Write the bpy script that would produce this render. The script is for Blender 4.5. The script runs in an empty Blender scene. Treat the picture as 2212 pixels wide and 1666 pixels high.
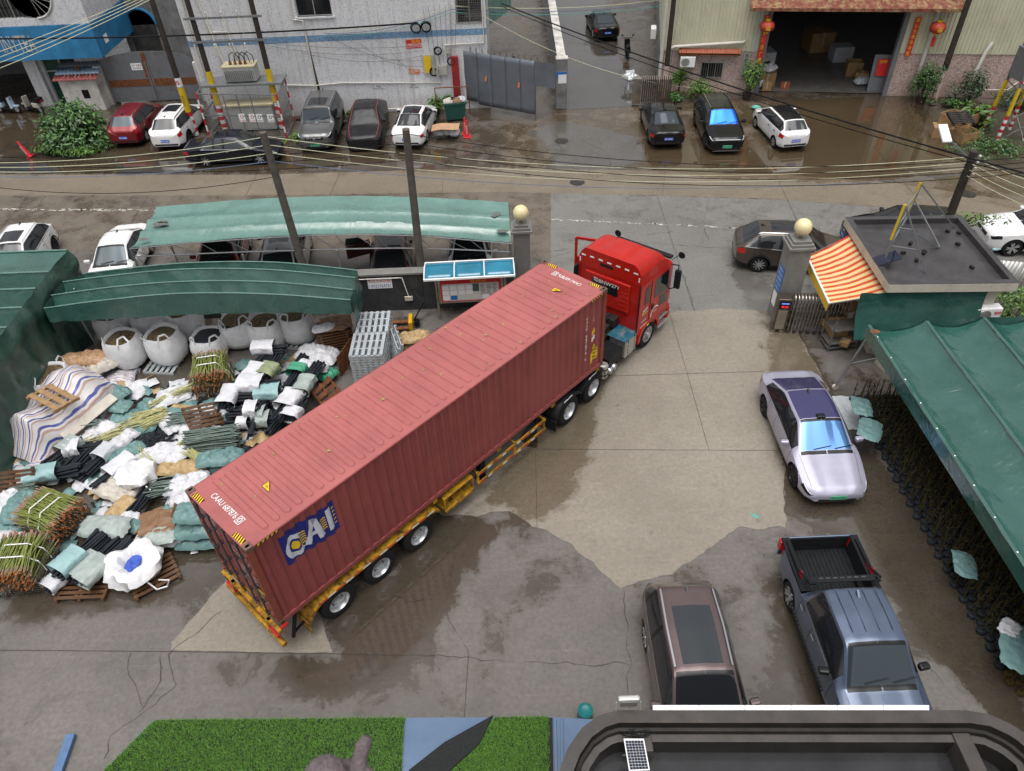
import bpy,bmesh,math,random
import numpy as np
from mathutils import Vector,Matrix,noise as mn
from mathutils.geometry import delaunay_2d_cdt
random.seed(7)
S=bpy.context.scene
COL=S.collection
RIGHT=Vector((0.99906,-0.02878,-0.03220));DOWN=Vector((-0.04318,-0.66641,-0.74434));FWD=Vector((0.0,0.74502,-0.66705))
HC=16.4727;FPX=2919.52/1.84448;CX,CY=1106.0,832.75
cam=bpy.data.cameras.new('camera');cam.sensor_width=36.0;cam.lens=25.7605
cam.clip_start=0.05;cam.clip_end=2000
cam_o=bpy.data.objects.new('camera',cam);COL.objects.link(cam_o)
m3=Matrix((RIGHT,-DOWN,-FWD)).transposed()
cam_o.matrix_world=Matrix.Translation((0,0,HC))@m3 .to_4x4()
cam.dof.use_dof=True;cam.dof.focus_distance=22.0;cam.dof.aperture_fstop=7.0
S.camera=cam_o
SUN_EL,SUN_AZ=math.radians(80),math.radians(190)
w=bpy.data.worlds.new('World');S.world=w;w.use_nodes=True
nt=w.node_tree;bg=nt.nodes['Background'];sky=nt.nodes.new('ShaderNodeTexSky')
sky.sky_type='NISHITA';sky.sun_disc=False;sky.sun_elevation=SUN_EL;sky.sun_rotation=SUN_AZ
sky.dust_density=6.0;sky.air_density=1.0;sky.ozone_density=1.0
hs=nt.nodes.new('ShaderNodeHueSaturation');hs.inputs['Saturation'].default_value=0.16
nt.links.new(sky.outputs[0],hs.inputs['Color']);nt.links.new(hs.outputs[0],bg.inputs[0]);bg.inputs[1].default_value=0.12
sl=bpy.data.lights.new('sun','SUN');sl.energy=1.35;sl.angle=math.radians(60);sl.color=(1.0,0.97,0.93)
so=bpy.data.objects.new('sun',sl);COL.objects.link(so)
so.rotation_euler=(math.pi/2-SUN_EL,0,math.pi-SUN_AZ)
S.view_settings.view_transform='Standard';S.view_settings.look='None';S.view_settings.gamma=1.0
S.view_settings.use_curve_mapping=False;S.view_settings.exposure=0.4
def G(x,y,z=0.0):
 d=RIGHT*((x-CX)/FPX)+DOWN*((y-CY)/FPX)+FWD
 t=(z-HC)/d.z
 return Vector((d.x*t,d.y*t,z))
def rz(a):return Matrix.Rotation(a,3,'Z')
class MB:
 def __init__(s):s.v=[];s.f=[];s.m=[]
 def add(s,vs,fs,m=0):
  o=len(s.v);s.v+=[tuple(p)for p in vs]
  for f in fs:s.f.append(tuple(i+o for i in f));s.m.append(m)
  return s
 def box(s,c,d,R=None,m=0):
  vs=[]
  for z in(-.5,.5):
   for x,y in((-.5,-.5),(.5,-.5),(.5,.5),(-.5,.5)):
    p=Vector((x*d[0],y*d[1],z*d[2]))
    if R:p=R@p
    vs.append(p+Vector(c))
  return s.add(vs,[(3,2,1,0),(4,5,6,7),(0,1,5,4),(1,2,6,5),(2,3,7,6),(3,0,4,7)],m)
 def b2(s,a,b,m=0):
  return s.box([(a[i]+b[i])/2 for i in range(3)],[abs(b[i]-a[i])for i in range(3)],None,m)
 def bar(s,p,q,w,h=None,m=0,up=(0,0,1)):
  p=Vector(p);q=Vector(q);h=h or w;d=(q-p);L=d.length
  if L<1e-6:return s
  x=d/L;u=Vector(up)
  if abs(x.dot(u))>.98:u=Vector((0,1,0))
  y=u.cross(x).normalized();z=x.cross(y)
  return s.box((p+q)/2,(L,w,h),Matrix((x,y,z)).transposed(),m)
 def tube(s,pts,r,n=8,m=0,cap=True,closed=False):
  pts=[Vector(p)for p in pts];k=len(pts);rs=r if isinstance(r,(list,tuple))else[r]*k
  vs=[];prev=None
  for i,p in enumerate(pts):
   if closed:t=pts[(i+1)%k]-pts[i-1]
   else:t=pts[min(i+1,k-1)]-pts[max(i-1,0)]
   t=t.normalized()if t.length>1e-9 else Vector((0,0,1))
   if prev is None:
    a=Vector((0,0,1))if abs(t.z)<.9 else Vector((1,0,0));u=a.cross(t).normalized()
   else:
    u=prev-t*prev.dot(t);u=u.normalized()if u.length>1e-6 else prev
   prev=u;w_=t.cross(u)
   for j in range(n):
    an=2*math.pi*j/n;vs.append(p+(u*math.cos(an)+w_*math.sin(an))*rs[i])
  fs=[]
  for i in range(k if closed else k-1):
   a=i*n;b=((i+1)%k)*n
   for j in range(n):fs.append((a+j,a+(j+1)%n,b+(j+1)%n,b+j))
  if cap and not closed:fs.append(tuple(range(n-1,-1,-1)));fs.append(tuple((k-1)*n+j for j in range(n)))
  return s.add(vs,fs,m)
 def cyl(s,p,q,r0,r1=None,n=12,m=0):return s.tube([p,q],[r0,r0 if r1 is None else r1],n,m)
 def lathe(s,prof,n=24,c=(0,0,0),axis='Z',m=0,cap=True):
  vs=[]
  for r,h in prof:
   for j in range(n):
    a=2*math.pi*j/n;x,y=r*math.cos(a),r*math.sin(a)
    p={'Z':(x,y,h),'Y':(x,h,-y),'X':(h,x,y)}[axis]
    vs.append(Vector(p)+Vector(c))
  fs=[]
  for i in range(len(prof)-1):
   for j in range(n):fs.append((i*n+j,i*n+(j+1)%n,(i+1)*n+(j+1)%n,(i+1)*n+j))
  if cap:
   if prof[0][0]>1e-5:fs.append(tuple(range(n-1,-1,-1)))
   if prof[-1][0]>1e-5:fs.append(tuple((len(prof)-1)*n+j for j in range(n)))
  return s.add(vs,fs,m)
 def grid(s,nx,ny,fn,m=0):
  vs=[fn(i/nx,j/ny)for j in range(ny+1)for i in range(nx+1)]
  fs=[(j*(nx+1)+i,j*(nx+1)+i+1,(j+1)*(nx+1)+i+1,(j+1)*(nx+1)+i)for j in range(ny)for i in range(nx)]
  return s.add(vs,fs,m)
 def prism(s,poly,z0,z1,m=0):
  n=len(poly);vs=[(p[0],p[1],z0)for p in poly]+[(p[0],p[1],z1)for p in poly]
  return s.add(vs,[tuple(range(n-1,-1,-1)),tuple(range(n,2*n))]+[(i,(i+1)%n,n+(i+1)%n,n+i)for i in range(n)],m)
 def extr(s,poly3,d,m=0):
  n=len(poly3);d=Vector(d);vs=[Vector(p)for p in poly3]+[Vector(p)+d for p in poly3]
  return s.add(vs,[tuple(range(n-1,-1,-1)),tuple(range(n,2*n))]+[(i,(i+1)%n,n+(i+1)%n,n+i)for i in range(n)],m)
 def xf(s,M,start=0):
  for i in range(start,len(s.v)):s.v[i]=tuple(M@Vector(s.v[i]))
  return s
 def mesh(s,name,mats,smooth=None):
  me=bpy.data.meshes.new(name);me.from_pydata(s.v,[],s.f)
  for k in(mats if isinstance(mats,(list,tuple))else[mats]):me.materials.append(M(k)if isinstance(k,str)else k)
  if any(s.m):me.polygons.foreach_set('material_index',s.m)
  if smooth is not None:
   me.polygons.foreach_set('use_smooth',[True]*len(me.polygons));me.set_sharp_from_angle(angle=math.radians(smooth))
  me.update();return me
 def build(s,name,mats,parent=None,smooth=None,bevel=0,solid=0,fix=True):
  me=s.mesh(name,mats,smooth)
  if fix:
   bm=bmesh.new();bm.from_mesh(me);bmesh.ops.recalc_face_normals(bm,faces=bm.faces);bm.to_mesh(me);bm.free()
  return link(name,me,parent,bevel,solid)
def link(name,me,parent=None,bevel=0,solid=0):
 o=bpy.data.objects.new(name,me);COL.objects.link(o)
 if parent:o.parent=parent
 if solid:
  md=o.modifiers.new('s','SOLIDIFY');md.thickness=solid;md.offset=0
 if bevel:
  md=o.modifiers.new('b','BEVEL');md.width=bevel;md.segments=2;md.limit_method='ANGLE';md.angle_limit=.6
  md.harden_normals=False
 return o
def tag(o,label=None,cat=None,group=None,kind=None):
 if label:o['label']=label
 if cat:o['category']=cat
 if group:o['group']=group
 if kind:o['kind']=kind
 return o
def thing(name,label,cat,loc=(0,0,0),rot=0.0,group=None):
 o=bpy.data.objects.new(name,None);o.empty_display_size=.2;COL.objects.link(o)
 o.location=loc;o.rotation_euler=(0,0,rot)
 return tag(o,label,cat,group)
def copy_tree(o,parent=None,kids=None):
 c=o.copy();COL.objects.link(c);c.parent=parent
 for ch in list(o.children):copy_tree(ch,c)
 return c
def lerp(a,b,t):return a+(b-a)*t
def nz(p,s=1.0):return mn.noise(Vector(p)*s)
MATS={}
class NT:
 def __init__(s,nt):s.nt=nt
 def n(s,t,**kw):
  nd=s.nt.nodes.new('ShaderNode'+t)
  for k,v in kw.items():setattr(nd,k,v)
  return nd
 def lk(s,a,b):s.nt.links.new(a,b)
 def noise(s,co,scale,detail=4,rough=.6,dist=0.0):
  nd=s.n('TexNoise');nd.inputs['Scale'].default_value=scale;nd.inputs['Detail'].default_value=detail
  nd.inputs['Roughness'].default_value=rough;nd.inputs['Distortion'].default_value=dist;s.lk(co,nd.inputs['Vector']);return nd.outputs[0]
 def ramp(s,f,stops):
  r=s.n('ValToRGB');e=r.color_ramp.elements
  while len(e)<len(stops):e.new(.5)
  for el,(p,c)in zip(e,stops):el.position=p;el.color=c if len(c)==4 else(*c,1)
  s.lk(f,r.inputs[0]);return r.outputs[0]
 def rng(s,f,a,b,c=0.0,d=1.0,clamp=True):
  r=s.n('MapRange');r.clamp=clamp;s.lk(f,r.inputs[0])
  for i,v in enumerate((a,b,c,d)):r.inputs[i+1].default_value=v
  return r.outputs[0]
 def mix(s,f,a,b,mode='MIX'):
  r=s.n('Mix',data_type='RGBA',blend_type=mode)
  for sk,v in((r.inputs[0],f),(r.inputs[6],a),(r.inputs[7],b)):
   if isinstance(v,(int,float)):sk.default_value=v
   elif isinstance(v,(tuple,list)):sk.default_value=v if len(v)==4 else(*v,1)
   else:s.lk(v,sk)
  return r.outputs[2]
 def math(s,op,a,b=0.0):
  r=s.n('Math',operation=op)
  for sk,v in((r.inputs[0],a),(r.inputs[1],b)):
   if isinstance(v,(int,float)):sk.default_value=v
   else:s.lk(v,sk)
  return r.outputs[0]
 def bump(s,h,st,d=.01):
  b=s.n('Bump');b.inputs['Strength'].default_value=st;b.inputs['Distance'].default_value=d;s.lk(h,b.inputs['Height']);return b.outputs[0]
def newmat(name):
 m=bpy.data.materials.new(name);m.use_nodes=True;t=NT(m.node_tree);p=m.node_tree.nodes['Principled BSDF']
 MATS[name]=m;return m,t,p
BLK=('tyre','black_part','rubber','plastic_black','chassis_black','conc_black','interior_dark','engine_dirt','cable_black','plastic_grey','pole_dark','stem_brown','turf_back','mark_black','rod_grey')
def mat(name,col,rough=.5,metal=0.0,var=.12,scale=3.0,col2=None,bump=0.0,bscale=20.0,coat=0.0,dirt=0.0,dcol=(.06,.045,.03),dscale=1.3,emit=0.0,trans=0.0,spec=.32):
 m,t,p=newmat(name)
 geo=t.n('NewGeometry').outputs['Position']
 if var or col2:
  c2=col2 or tuple(min(1,c*(1+var))for c in col);c1=col if col2 else tuple(c*(1-var)for c in col)
  f=t.noise(geo,scale,5,.65);c=t.mix(t.rng(f,.3,.7),c1,c2)
 else:c=None
 if dirt:
  df=t.rng(t.noise(geo,dscale,6,.7,.4),.62-dirt*.3,.8-dirt*.2,0,min(1,dirt*1.5))
  c=t.mix(df,c if c is not None else col,dcol)
  rr=t.rng(df,0,1,rough,min(1,rough+.35));t.lk(rr,p.inputs['Roughness'])
 else:p.inputs['Roughness'].default_value=rough
 if c is not None:t.lk(c,p.inputs['Base Color'])
 else:p.inputs['Base Color'].default_value=(*col,1)
 p.inputs['Metallic'].default_value=metal;p.inputs['Coat Weight'].default_value=coat;p.inputs['Coat Roughness'].default_value=.05
 p.inputs['Specular IOR Level'].default_value=.1 if name in BLK else spec
 if bump:t.lk(t.bump(t.noise(geo,bscale,4,.6),bump,.02),p.inputs['Normal'])
 if trans:p.inputs['Transmission Weight'].default_value=trans
 if emit:p.inputs['Emission Color'].default_value=(*col,1);p.inputs['Emission Strength'].default_value=emit
 return m
def M(k):
 return MATS[k]
def paint(name,col,metal=.25,rough=.32,coat=.9):
 m,t,p=newmat(name);geo=t.n('NewGeometry').outputs['Position']
 f=t.noise(geo,2.2,5,.7);c=t.mix(t.rng(f,.3,.75),tuple(x*.9 for x in col),tuple(min(1,x*1.08)for x in col))
 dust=t.rng(t.noise(geo,1.1,6,.7),.55,.8,0,.12);c=t.mix(dust,c,tuple(x*.75+.02 for x in col))
 t.lk(c,p.inputs['Base Color']);p.inputs['Metallic'].default_value=metal;p.inputs['Roughness'].default_value=rough
 p.inputs['Coat Weight'].default_value=coat*(.55 if max(col)<.03 else.85);p.inputs['Coat Roughness'].default_value=.04;p.inputs['Specular IOR Level'].default_value=.2
 dr=t.n('TexVoronoi');dr.inputs['Scale'].default_value=55;t.lk(geo,dr.inputs['Vector'])
 t.lk(t.bump(t.rng(dr.outputs['Distance'],.1,.35,1,0),.18,.003),p.inputs['Coat Normal'])
 return m
TXT={}
def text_mesh(s,bold=0.0):
 k=(s,bold)
 if k not in TXT:
  cu=bpy.data.curves.new('t','FONT');cu.body=s;cu.align_x='CENTER';cu.align_y='CENTER';cu.resolution_u=3;cu.offset=bold
  o=bpy.data.objects.new('t',cu);COL.objects.link(o);bpy.context.view_layer.update()
  me=bpy.data.meshes.new_from_object(o.evaluated_get(bpy.context.evaluated_depsgraph_get()))
  bpy.data.objects.remove(o);bpy.data.curves.remove(cu)
  vs=[(v.co.x,v.co.y)for v in me.vertices];fs=[tuple(p.vertices)for p in me.polygons]
  bpy.data.meshes.remove(me)
  if vs:
   x0=min(v[0]for v in vs);x1=max(v[0]for v in vs);y0=min(v[1]for v in vs);y1=max(v[1]for v in vs)
   w_=max(1e-6,x1-x0);h_=max(1e-6,y1-y0)
   vs=[((v[0]-x0)/w_-.5,(v[1]-y0)/h_-.5)for v in vs]
  TXT[k]=(vs,fs)
 return TXT[k]
def lettering(mb,s,c,u,v,w_,h_,m=0,bold=.0):
 """text s fitted in a w_ x h_ rectangle centred at c, along unit axes u, v"""
 vs,fs=text_mesh(s,bold);c=Vector(c);u=Vector(u);v=Vector(v)
 mb.add([c+u*(a*w_)+v*(b*h_)for a,b in vs],fs,m)
def streaky(name,c,rust,amt=.55,rough=.42):
 m,t,p=newmat(name);geo=t.n('NewGeometry').outputs['Position'];mp=t.n('Mapping');mp.inputs['Scale'].default_value=(6,6,.5);t.lk(geo,mp.inputs['Vector'])
 cc=t.mix(t.rng(t.noise(geo,.8,5,.65),.3,.7),tuple(x*.84 for x in c),tuple(x*1.12 for x in c));cc=t.mix(t.rng(t.noise(mp.outputs[0],1.0,6,.72),.54,.78,0,amt),cc,rust);cc=t.mix(t.rng(t.noise(geo,7,6,.75),.66,.74,0,.6),cc,tuple(x*.45 for x in rust));cc=t.mix(t.rng(t.noise(geo,2.3,4,.7),.62,.78,0,.3),cc,tuple(min(1,x*1.5+.04)for x in c))
 t.lk(cc,p.inputs['Base Color']);p.inputs['Roughness'].default_value=rough;p.inputs['Specular IOR Level'].default_value=.4;t.lk(t.bump(t.noise(geo,3,3,.5),.12,.03),p.inputs['Normal'])
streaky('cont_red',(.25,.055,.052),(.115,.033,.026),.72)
streaky('cont_roof_lit',(.37,.115,.11),(.22,.07,.058),.55,.33)  # paler copy of the container red; the top light is put into the colour
mat('cont_post',(.22,.055,.035),.5,var=.2,scale=4,dirt=.3,dcol=(.1,.035,.02))
mat('cast_steel',(.16,.10,.075),.55,.3,var=.3,scale=12)
mat('rod_grey',(.07,.068,.07),.5,.3,var=.2)
mat('black_part',(.012,.012,.013),.45,var=.2,scale=8)
mat('mark_white',(.8,.8,.8),.5,var=.05);mat('mark_yellow',(.72,.47,.02),.45,var=.12,scale=9);mat('mark_black',(.015,.015,.015),.5,var=0)
mat('logo_blue',(.012,.018,.16),.4,var=.15,scale=5);mat('logo_grey',(.55,.57,.62),.45,var=.1)
mat('trailer_yellow',(.46,.235,.012),.5,var=.3,scale=6,dirt=.7,dcol=(.07,.035,.012),dscale=5)
mat('tape_red',(.55,.02,.03),.35,var=.1);mat('tape_white',(.75,.75,.75),.35,var=.1)
mat('tyre',(.018,.018,.019),.7,var=.3,scale=14,bump=.2,bscale=40);mat('rim_silver',(.55,.56,.58),.35,.8,var=.15,scale=9,dirt=.15,dcol=(.12,.09,.06),dscale=8)
# GROUND
def P2(x,y):g=G(x,y);return(g.x,g.y)
def sdist(p,poly):
 x,y=p;d=1e9;ins=False;n=len(poly)
 for i in range(n):
  ax,ay=poly[i];bx,by=poly[(i+1)%n];ex,ey=bx-ax,by-ay;L=ex*ex+ey*ey
  t=max(0,min(1,((x-ax)*ex+(y-ay)*ey)/L))if L else 0
  d=min(d,math.hypot(x-ax-t*ex,y-ay-t*ey))
  if(ay>y)!=(by>y)and x<(bx-ax)*(y-ay)/(by-ay)+ax:ins=not ins
 return-d if ins else d
DRY=[[P2(*q)for q in pl]for pl in([(1290,860),(1335,760),(1400,715),(1600,690),(1630,780),(1640,900),(1682,1000),(1690,1140),(1590,1138),(1470,1225),(1340,1268),(1250,1195),(1185,1145),(1240,1105),(1290,1010),(1268,900)],[(0,380),(540,381),(1085,380),(1500,388),(1900,410),(2212,450),(2212,480),(1900,440),(1350,418),(0,420)],[(0,1390),(300,1300),(420,1330),(420,1430),(500,1480),(520,1540),(480,1666),(0,1666)],[(1170,480),(1560,500),(1590,600),(1640,660),(1480,670),(1460,560),(1250,500)],[(1120,1310),(1330,1300),(1380,1420),(1380,1520),(1100,1540)])]
WETP=[[P2(*q)for q in pl]for pl in([(1300,905),(1330,800),(1420,720),(1370,690),(1180,900),(1000,1090),(1160,1135),(1240,1100),(1285,1010)],[(1640,690),(1650,860),(1700,1140),(1780,1150),(2212,1640),(2212,1200),(1900,1000),(1800,830),(1730,700)],[(720,1420),(700,1340),(940,1130),(1090,1120),(1000,1250),(960,1400),(800,1500),(640,1540),(560,1440)],[(1560,560),(1660,580),(1670,690),(1610,660)],[(1380,300),(1780,330),(1900,400),(1500,385),(1350,350)],[(1700,150),(2000,220),(2050,330),(1900,390),(1720,330)],[(150,780),(420,760),(560,900),(520,1240),(340,1310),(0,1340),(0,1100),(100,900)],[(0,240),(120,240),(420,330),(980,320),(1000,370),(0,372)],[(1690,1180),(1720,1300),(1790,1520),(1640,1520),(1660,1260)])]
def wetness(x,y):
 w_=.45
 for pl in DRY:w_=min(w_,.45+max(-1,min(1,sdist((x,y),pl)/.55))*.5 if sdist((x,y),pl)<.55 else w_)
 for pl in WETP:
  d=sdist((x,y),pl)
  if d<.6:w_=max(w_,.5-max(-1,min(1,d/.6))*.5)
 return w_
def ground_mat(name,c1,c2,wetc=.5,grit=1.0,bias=0.0,tint=(1,.9,.78)):
 m,t,p=newmat(name);geo=t.n('NewGeometry').outputs['Position']
 at=t.n('Attribute');at.attribute_name='wet'
 big=t.noise(geo,.22,5,.65,.5);mid=t.noise(geo,1.3,7,.68,.8);fine=t.noise(geo,9,6,.7);spk=t.noise(geo,70,3,.6)
 c=t.mix(t.rng(big,.35,.68),c1,c2)
 c=t.mix(t.rng(mid,.52,.72,0,.55*grit),c,tuple(x*.58 for x in c1))
 c=t.mix(t.rng(mid,.2,.38,.45*grit,0),c,tuple(min(1,x*1.25)for x in c2))
 c=t.mix(t.rng(fine,.38,.68,0,.5),c,tuple(x*.55 for x in c1))
 c=t.mix(t.rng(spk,.52,.66,0,.42),c,tuple(min(1,x*1.4)for x in c2))
 stain=t.rng(t.noise(geo,3.1,3,.5),.69,.73,0,.5*grit);c=t.mix(stain,c,(.05,.046,.042))
 mp=t.n('Mapping');mp.inputs['Rotation'].default_value=(0,0,.75);mp.inputs['Scale'].default_value=(.5,9,1);t.lk(geo,mp.inputs['Vector'])
 c=t.mix(t.rng(t.noise(mp.outputs[0],1.0,4,.6),.55,.75,0,.2),c,tuple(min(1,x*1.35)for x in c2))
 for cx_,cy_,f_ in((-1.5,13.5,2.1),(13,14,1.7)):
  vd=t.n('VectorMath',operation='DISTANCE');t.lk(geo,vd.inputs[0]);vd.inputs[1].default_value=(cx_,cy_,0);cb=t.n('CombineXYZ');t.lk(vd.outputs['Value'],cb.inputs[0]);arc=t.rng(t.noise(cb.outputs[0],f_*2.4,5,.75),.60,.68);c=t.mix(t.math('MULTIPLY',arc,t.rng(t.noise(geo,.55,3,.5),.5,.62,0,.35)),c,tuple(min(1,x*1.3)for x in c2))
 wn=t.math('ADD',at.outputs['Fac'],t.math('ADD',t.rng(t.noise(geo,.75,8,.66,.35),.25,.75,-.36+bias,.36+bias,False),t.rng(t.noise(geo,5,5,.7),.25,.75,-.10,.10,False)))
 wet=t.rng(wn,.42,.64);pud=t.rng(wn,.66,.98)
 wc=t.mix(1.0,c,tuple(wetc*k for k in tint),'MULTIPLY')
 c=t.mix(wet,c,wc)
 t.lk(c,p.inputs['Base Color'])
 r=t.rng(wet,0,1,.6,.16);r2=t.mix(pud,r,(.02,.02,.02));t.lk(r2,p.inputs['Roughness'])
 hgt=t.math('ADD',t.math('MULTIPLY',fine,.6),t.math('MULTIPLY',spk,.4))
 b=t.n('Bump');b.inputs['Distance'].default_value=.012;t.lk(hgt,b.inputs['Height']);t.lk(t.rng(pud,0,1,.38,.05),b.inputs['Strength'])
 t.lk(b.outputs[0],p.inputs['Normal']);t.lk(t.math('ADD',t.rng(wet,0,1,.3,.9),t.math('MULTIPLY',pud,.6)),p.inputs['Specular IOR Level'])
 return m
ground_mat('conc_grey',(.122,.111,.103),(.170,.156,.145),.46,1.0,.02,(1,.88,.70))
ground_mat('conc_beige',(.215,.188,.152),(.275,.245,.203),.55,.6,-.12,(1,.93,.8))
ground_mat('conc_road',(.155,.128,.096),(.212,.178,.136),.72,.9,.0)
ground_mat('conc_brown',(.125,.104,.082),(.165,.14,.112),.62,.8,.05)
ground_mat('conc_blue',(.15,.145,.136),(.2,.195,.183),.7,.6,-.02,(1,.97,.92))
ground_mat('conc_dark',(.10,.085,.07),(.135,.117,.098),.5,1.1,.12,(1,.86,.68))
ground_mat('conc_apron',(.13,.105,.078),(.17,.142,.11),.5,.8,.16,(1,.86,.66))
ground_mat('alley_wet',(.12,.11,.10),(.18,.17,.16),.42,.9,.5,(1,.94,.86))
ground_mat('earth',(.045,.038,.026),(.075,.062,.04),.7,1.2,.0)
def sheet(name,poly,z,m,step=.4,jag=0.0,kind='structure',parent=None):
 pts=[]
 n=len(poly)
 for i in range(n):
  a=Vector(poly[i]);b=Vector(poly[(i+1)%n]);k=max(1,int((b-a).length/(.14 if jag else step)))
  nn=Vector((-(b-a).y,(b-a).x));nn=nn.normalized()if nn.length else nn
  for j in range(k):
   q=a.lerp(b,j/k)
   if jag and j:q=q+nn*(mn.noise(Vector((q.x*2.2,q.y*2.2,3)))*jag+mn.noise(Vector((q.x*9,q.y*9,7)))*jag*.4)
   pts.append(q)
 nb=len(pts);x0=min(p.x for p in pts);x1=max(p.x for p in pts);y0=min(p.y for p in pts);y1=max(p.y for p in pts)
 pl=[(p.x,p.y)for p in pts]
 coarse=[(p[0],p[1])for p in poly]
 y=y0+step
 while y<y1:
  x=x0+step
  while x<x1:
   if sdist((x,y),coarse)<-.12:pts.append(Vector((x,y)))
   x+=step
  y+=step
 r=delaunay_2d_cdt(pts,[(i,(i+1)%nb)for i in range(nb)],[],1,1e-5)
 me=bpy.data.meshes.new(name);me.from_pydata([(v.x,v.y,z)for v in r[0]],[],[tuple(f)for f in r[2]])
 me.materials.append(M(m));at=me.attributes.new('wet','FLOAT','POINT')
 at.data.foreach_set('value',[wetness(v.x,v.y)for v in r[0]])
 bm=bmesh.new();bm.from_mesh(me)
 bmesh.ops.recalc_face_normals(bm,faces=bm.faces)
 for f in bm.faces:
  if f.normal.z<0:f.normal_flip()
 bm.to_mesh(me);bm.free()
 o=link(name,me,parent)
 if kind and not parent:tag(o,kind=kind)
 return o
mb=MB();mb.grid(24,24,lambda u,v:(lerp(-300,300,u),lerp(-120,500,v),-.012));far=mb.build('ground','conc_dark');tag(far,kind='structure')
me=far.data;me.attributes.new('wet','FLOAT','POINT').data.foreach_set('value',[.5]*len(me.vertices))
yard=sheet('yard_ground',[(-24,2),(26,2),(26,33),(14,29.5),(0.4,33.0),(-27,35),(-32,35),(-32,20)],0,'conc_grey',.5)
E2=lambda*q:[P2(*p)for p in q]
road_t=[(-60,382),(0,377),(540,378),(1085,362),(1350,368),(1680,376),(1930,395),(2212,438),(2350,455)]
road_b=[(2350,520),(2212,496),(1900,447),(1680,431),(1350,421),(1085,415),(540,423),(0,423),(-60,423)]
kb=[(-60,545),(300,540),(700,545),(1130,560),(1190,560),(1190,470),(1190,415),(1085,415)]
sheet('street_lane',E2(*kb,(540,423),(0,423),(-60,423)),.004,'conc_brown',.5,.05)
sheet('street_lane',E2((1190,415),(1350,421),(1680,431),(1900,447),(2212,496),(2350,520),(2350,640),(1960,560),(1680,660),(1650,676),(1550,669),(1450,679),(1330,690),(1190,620)),.005,'conc_blue',.5,.03)
sheet('street_lane',E2(*road_t,*road_b),.008,'conc_road',.5,.04)
sheet('forecourt',E2((-60,382),(0,377),(540,378),(1085,362),(1085,262),(960,240),(640,245),(420,232),(60,200),(-60,220)),.004,'conc_dark',.5)
sheet('forecourt',E2((1085,362),(1350,368),(1680,376),(1930,395),(2212,438),(2350,455),(2350,330),(2212,320),(2030,230),(1960,205),(1380,230),(1215,238),(1155,262),(1085,262)),.0055,'conc_apron',.5)
ground_mat('conc_gloss',(.13,.122,.112),(.18,.172,.16),.55,.7,.3,(1,.95,.88))
sheet('light_patch',E2((1180,365),(1195,340),(1170,300),(1130,290),(1215,262),(1290,275),(1380,300),(1390,340),(1340,366),(1290,366)),.009,'conc_gloss',.4,.25)
sheet('alley_ground',E2((1215,238),(1380,230),(1350,160),(1310,40),(1310,-60),(1195,-60),(1195,60),(1205,140)),.010,'alley_wet',.8)
sheet('side_alley_ground',E2((1000,120),(1205,140),(1195,0),(1195,-60),(1080,-60),(1080,60)),.008,'conc_dark',.8)
sheet('planted_ground',E2((2020,235),(1965,225),(2060,330),(2100,352),(2212,380),(2350,400),(2350,220),(2212,225)),.0095,'earth',.5,.3)
slab=sheet('concrete_slab',E2((1330,684),(1450,677),(1550,667),(1660,672),(1690,690),(1715,704),(1783,826),(1800,880),(1692,985),(1697,1141),(1592,1140),(1565,1162),(1527,1186),(1489,1216),(1460,1233),(1416,1248),(1368,1262),(1341,1271),(1327,1262),(1287,1224),(1260,1202),(1235,1175),(1214,1167),(1179,1145),(1160,1141),(1133,1124),(1100,1105),(1071,1106),(1028,1117),(953,1113),(930,1090),(1000,1000),(1150,850)),.012,'conc_beige',.3,.10)
sheet('repair_patch',E2((497,1245),(370,1388),(369,1405),(596,1410),(718,1411),(696,1340),(660,1240)),.010,'conc_beige',.3,.05)
sheet('dark_patch',E2((1160,968),(1140,966),(1120,950),(1150,905),(1160,905)),.016,'conc_dark',.3,.05)
mat('seam',(.045,.038,.032),.5,var=.3,scale=6)
def seam(pts,w_=.025,jag=.0,z=.02,name='joint',parent=None):
 q=[G(*p)for p in pts];out=[]
 for a,b in zip(q[:-1],q[1:]):
  k=max(1,int((b-a).length/.16))if jag else 1
  for j in range(k):
   c=a.lerp(b,j/k);nn=Vector((-(b-a).y,(b-a).x,0)).normalized()
   if jag:c=c+nn*(mn.noise(c*1.6)*jag+mn.noise(c*6)*jag*.5)
   out.append(c)
 out.append(q[-1]);mb=MB();vs=[]
 for i,c in enumerate(out):
  t_=(out[min(i+1,len(out)-1)]-out[max(i-1,0)]).normalized();nn=Vector((-t_.y,t_.x,0))
  hw=w_/2*(1 if not jag else.45+1.1*abs(mn.noise(c*3.3))+random.random()*.5)*(1 if not jag else max(.08,min(1,.75+1.6*mn.noise(c*1.7))))
  vs+=[(c.x+nn.x*hw,c.y+nn.y*hw,z),(c.x-nn.x*hw,c.y-nn.y*hw,z)]
 mb.add(vs,[(2*i,2*i+1,2*i+3,2*i+2)for i in range(len(out)-1)])
 return mb.build(name,'seam',parent or yard,fix=False)
for s_ in([(1157,971),(1681,974)],[(1157,971),(1160,1140)],[(1446,677),(1484,806),(1531,973)],[(1315,813),(1650,803)],[(1012,1418),(1003,1550)],[(0,1405),(370,1408),(870,1415)],[(1420,425),(1500,672)],[(1675,376),(1760,560)],[(1890,320),(1990,440)],[(1440,345),(1430,425)],[(60,425),(-20,520)],[(320,423),(260,520)],[(560,368),(530,424)],[(735,372),(712,424)],[(960,330),(955,420)],[(1250,262),(1380,255)],[(1215,238),(1385,228)]):
 seam(s_,.012,.0)
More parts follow.
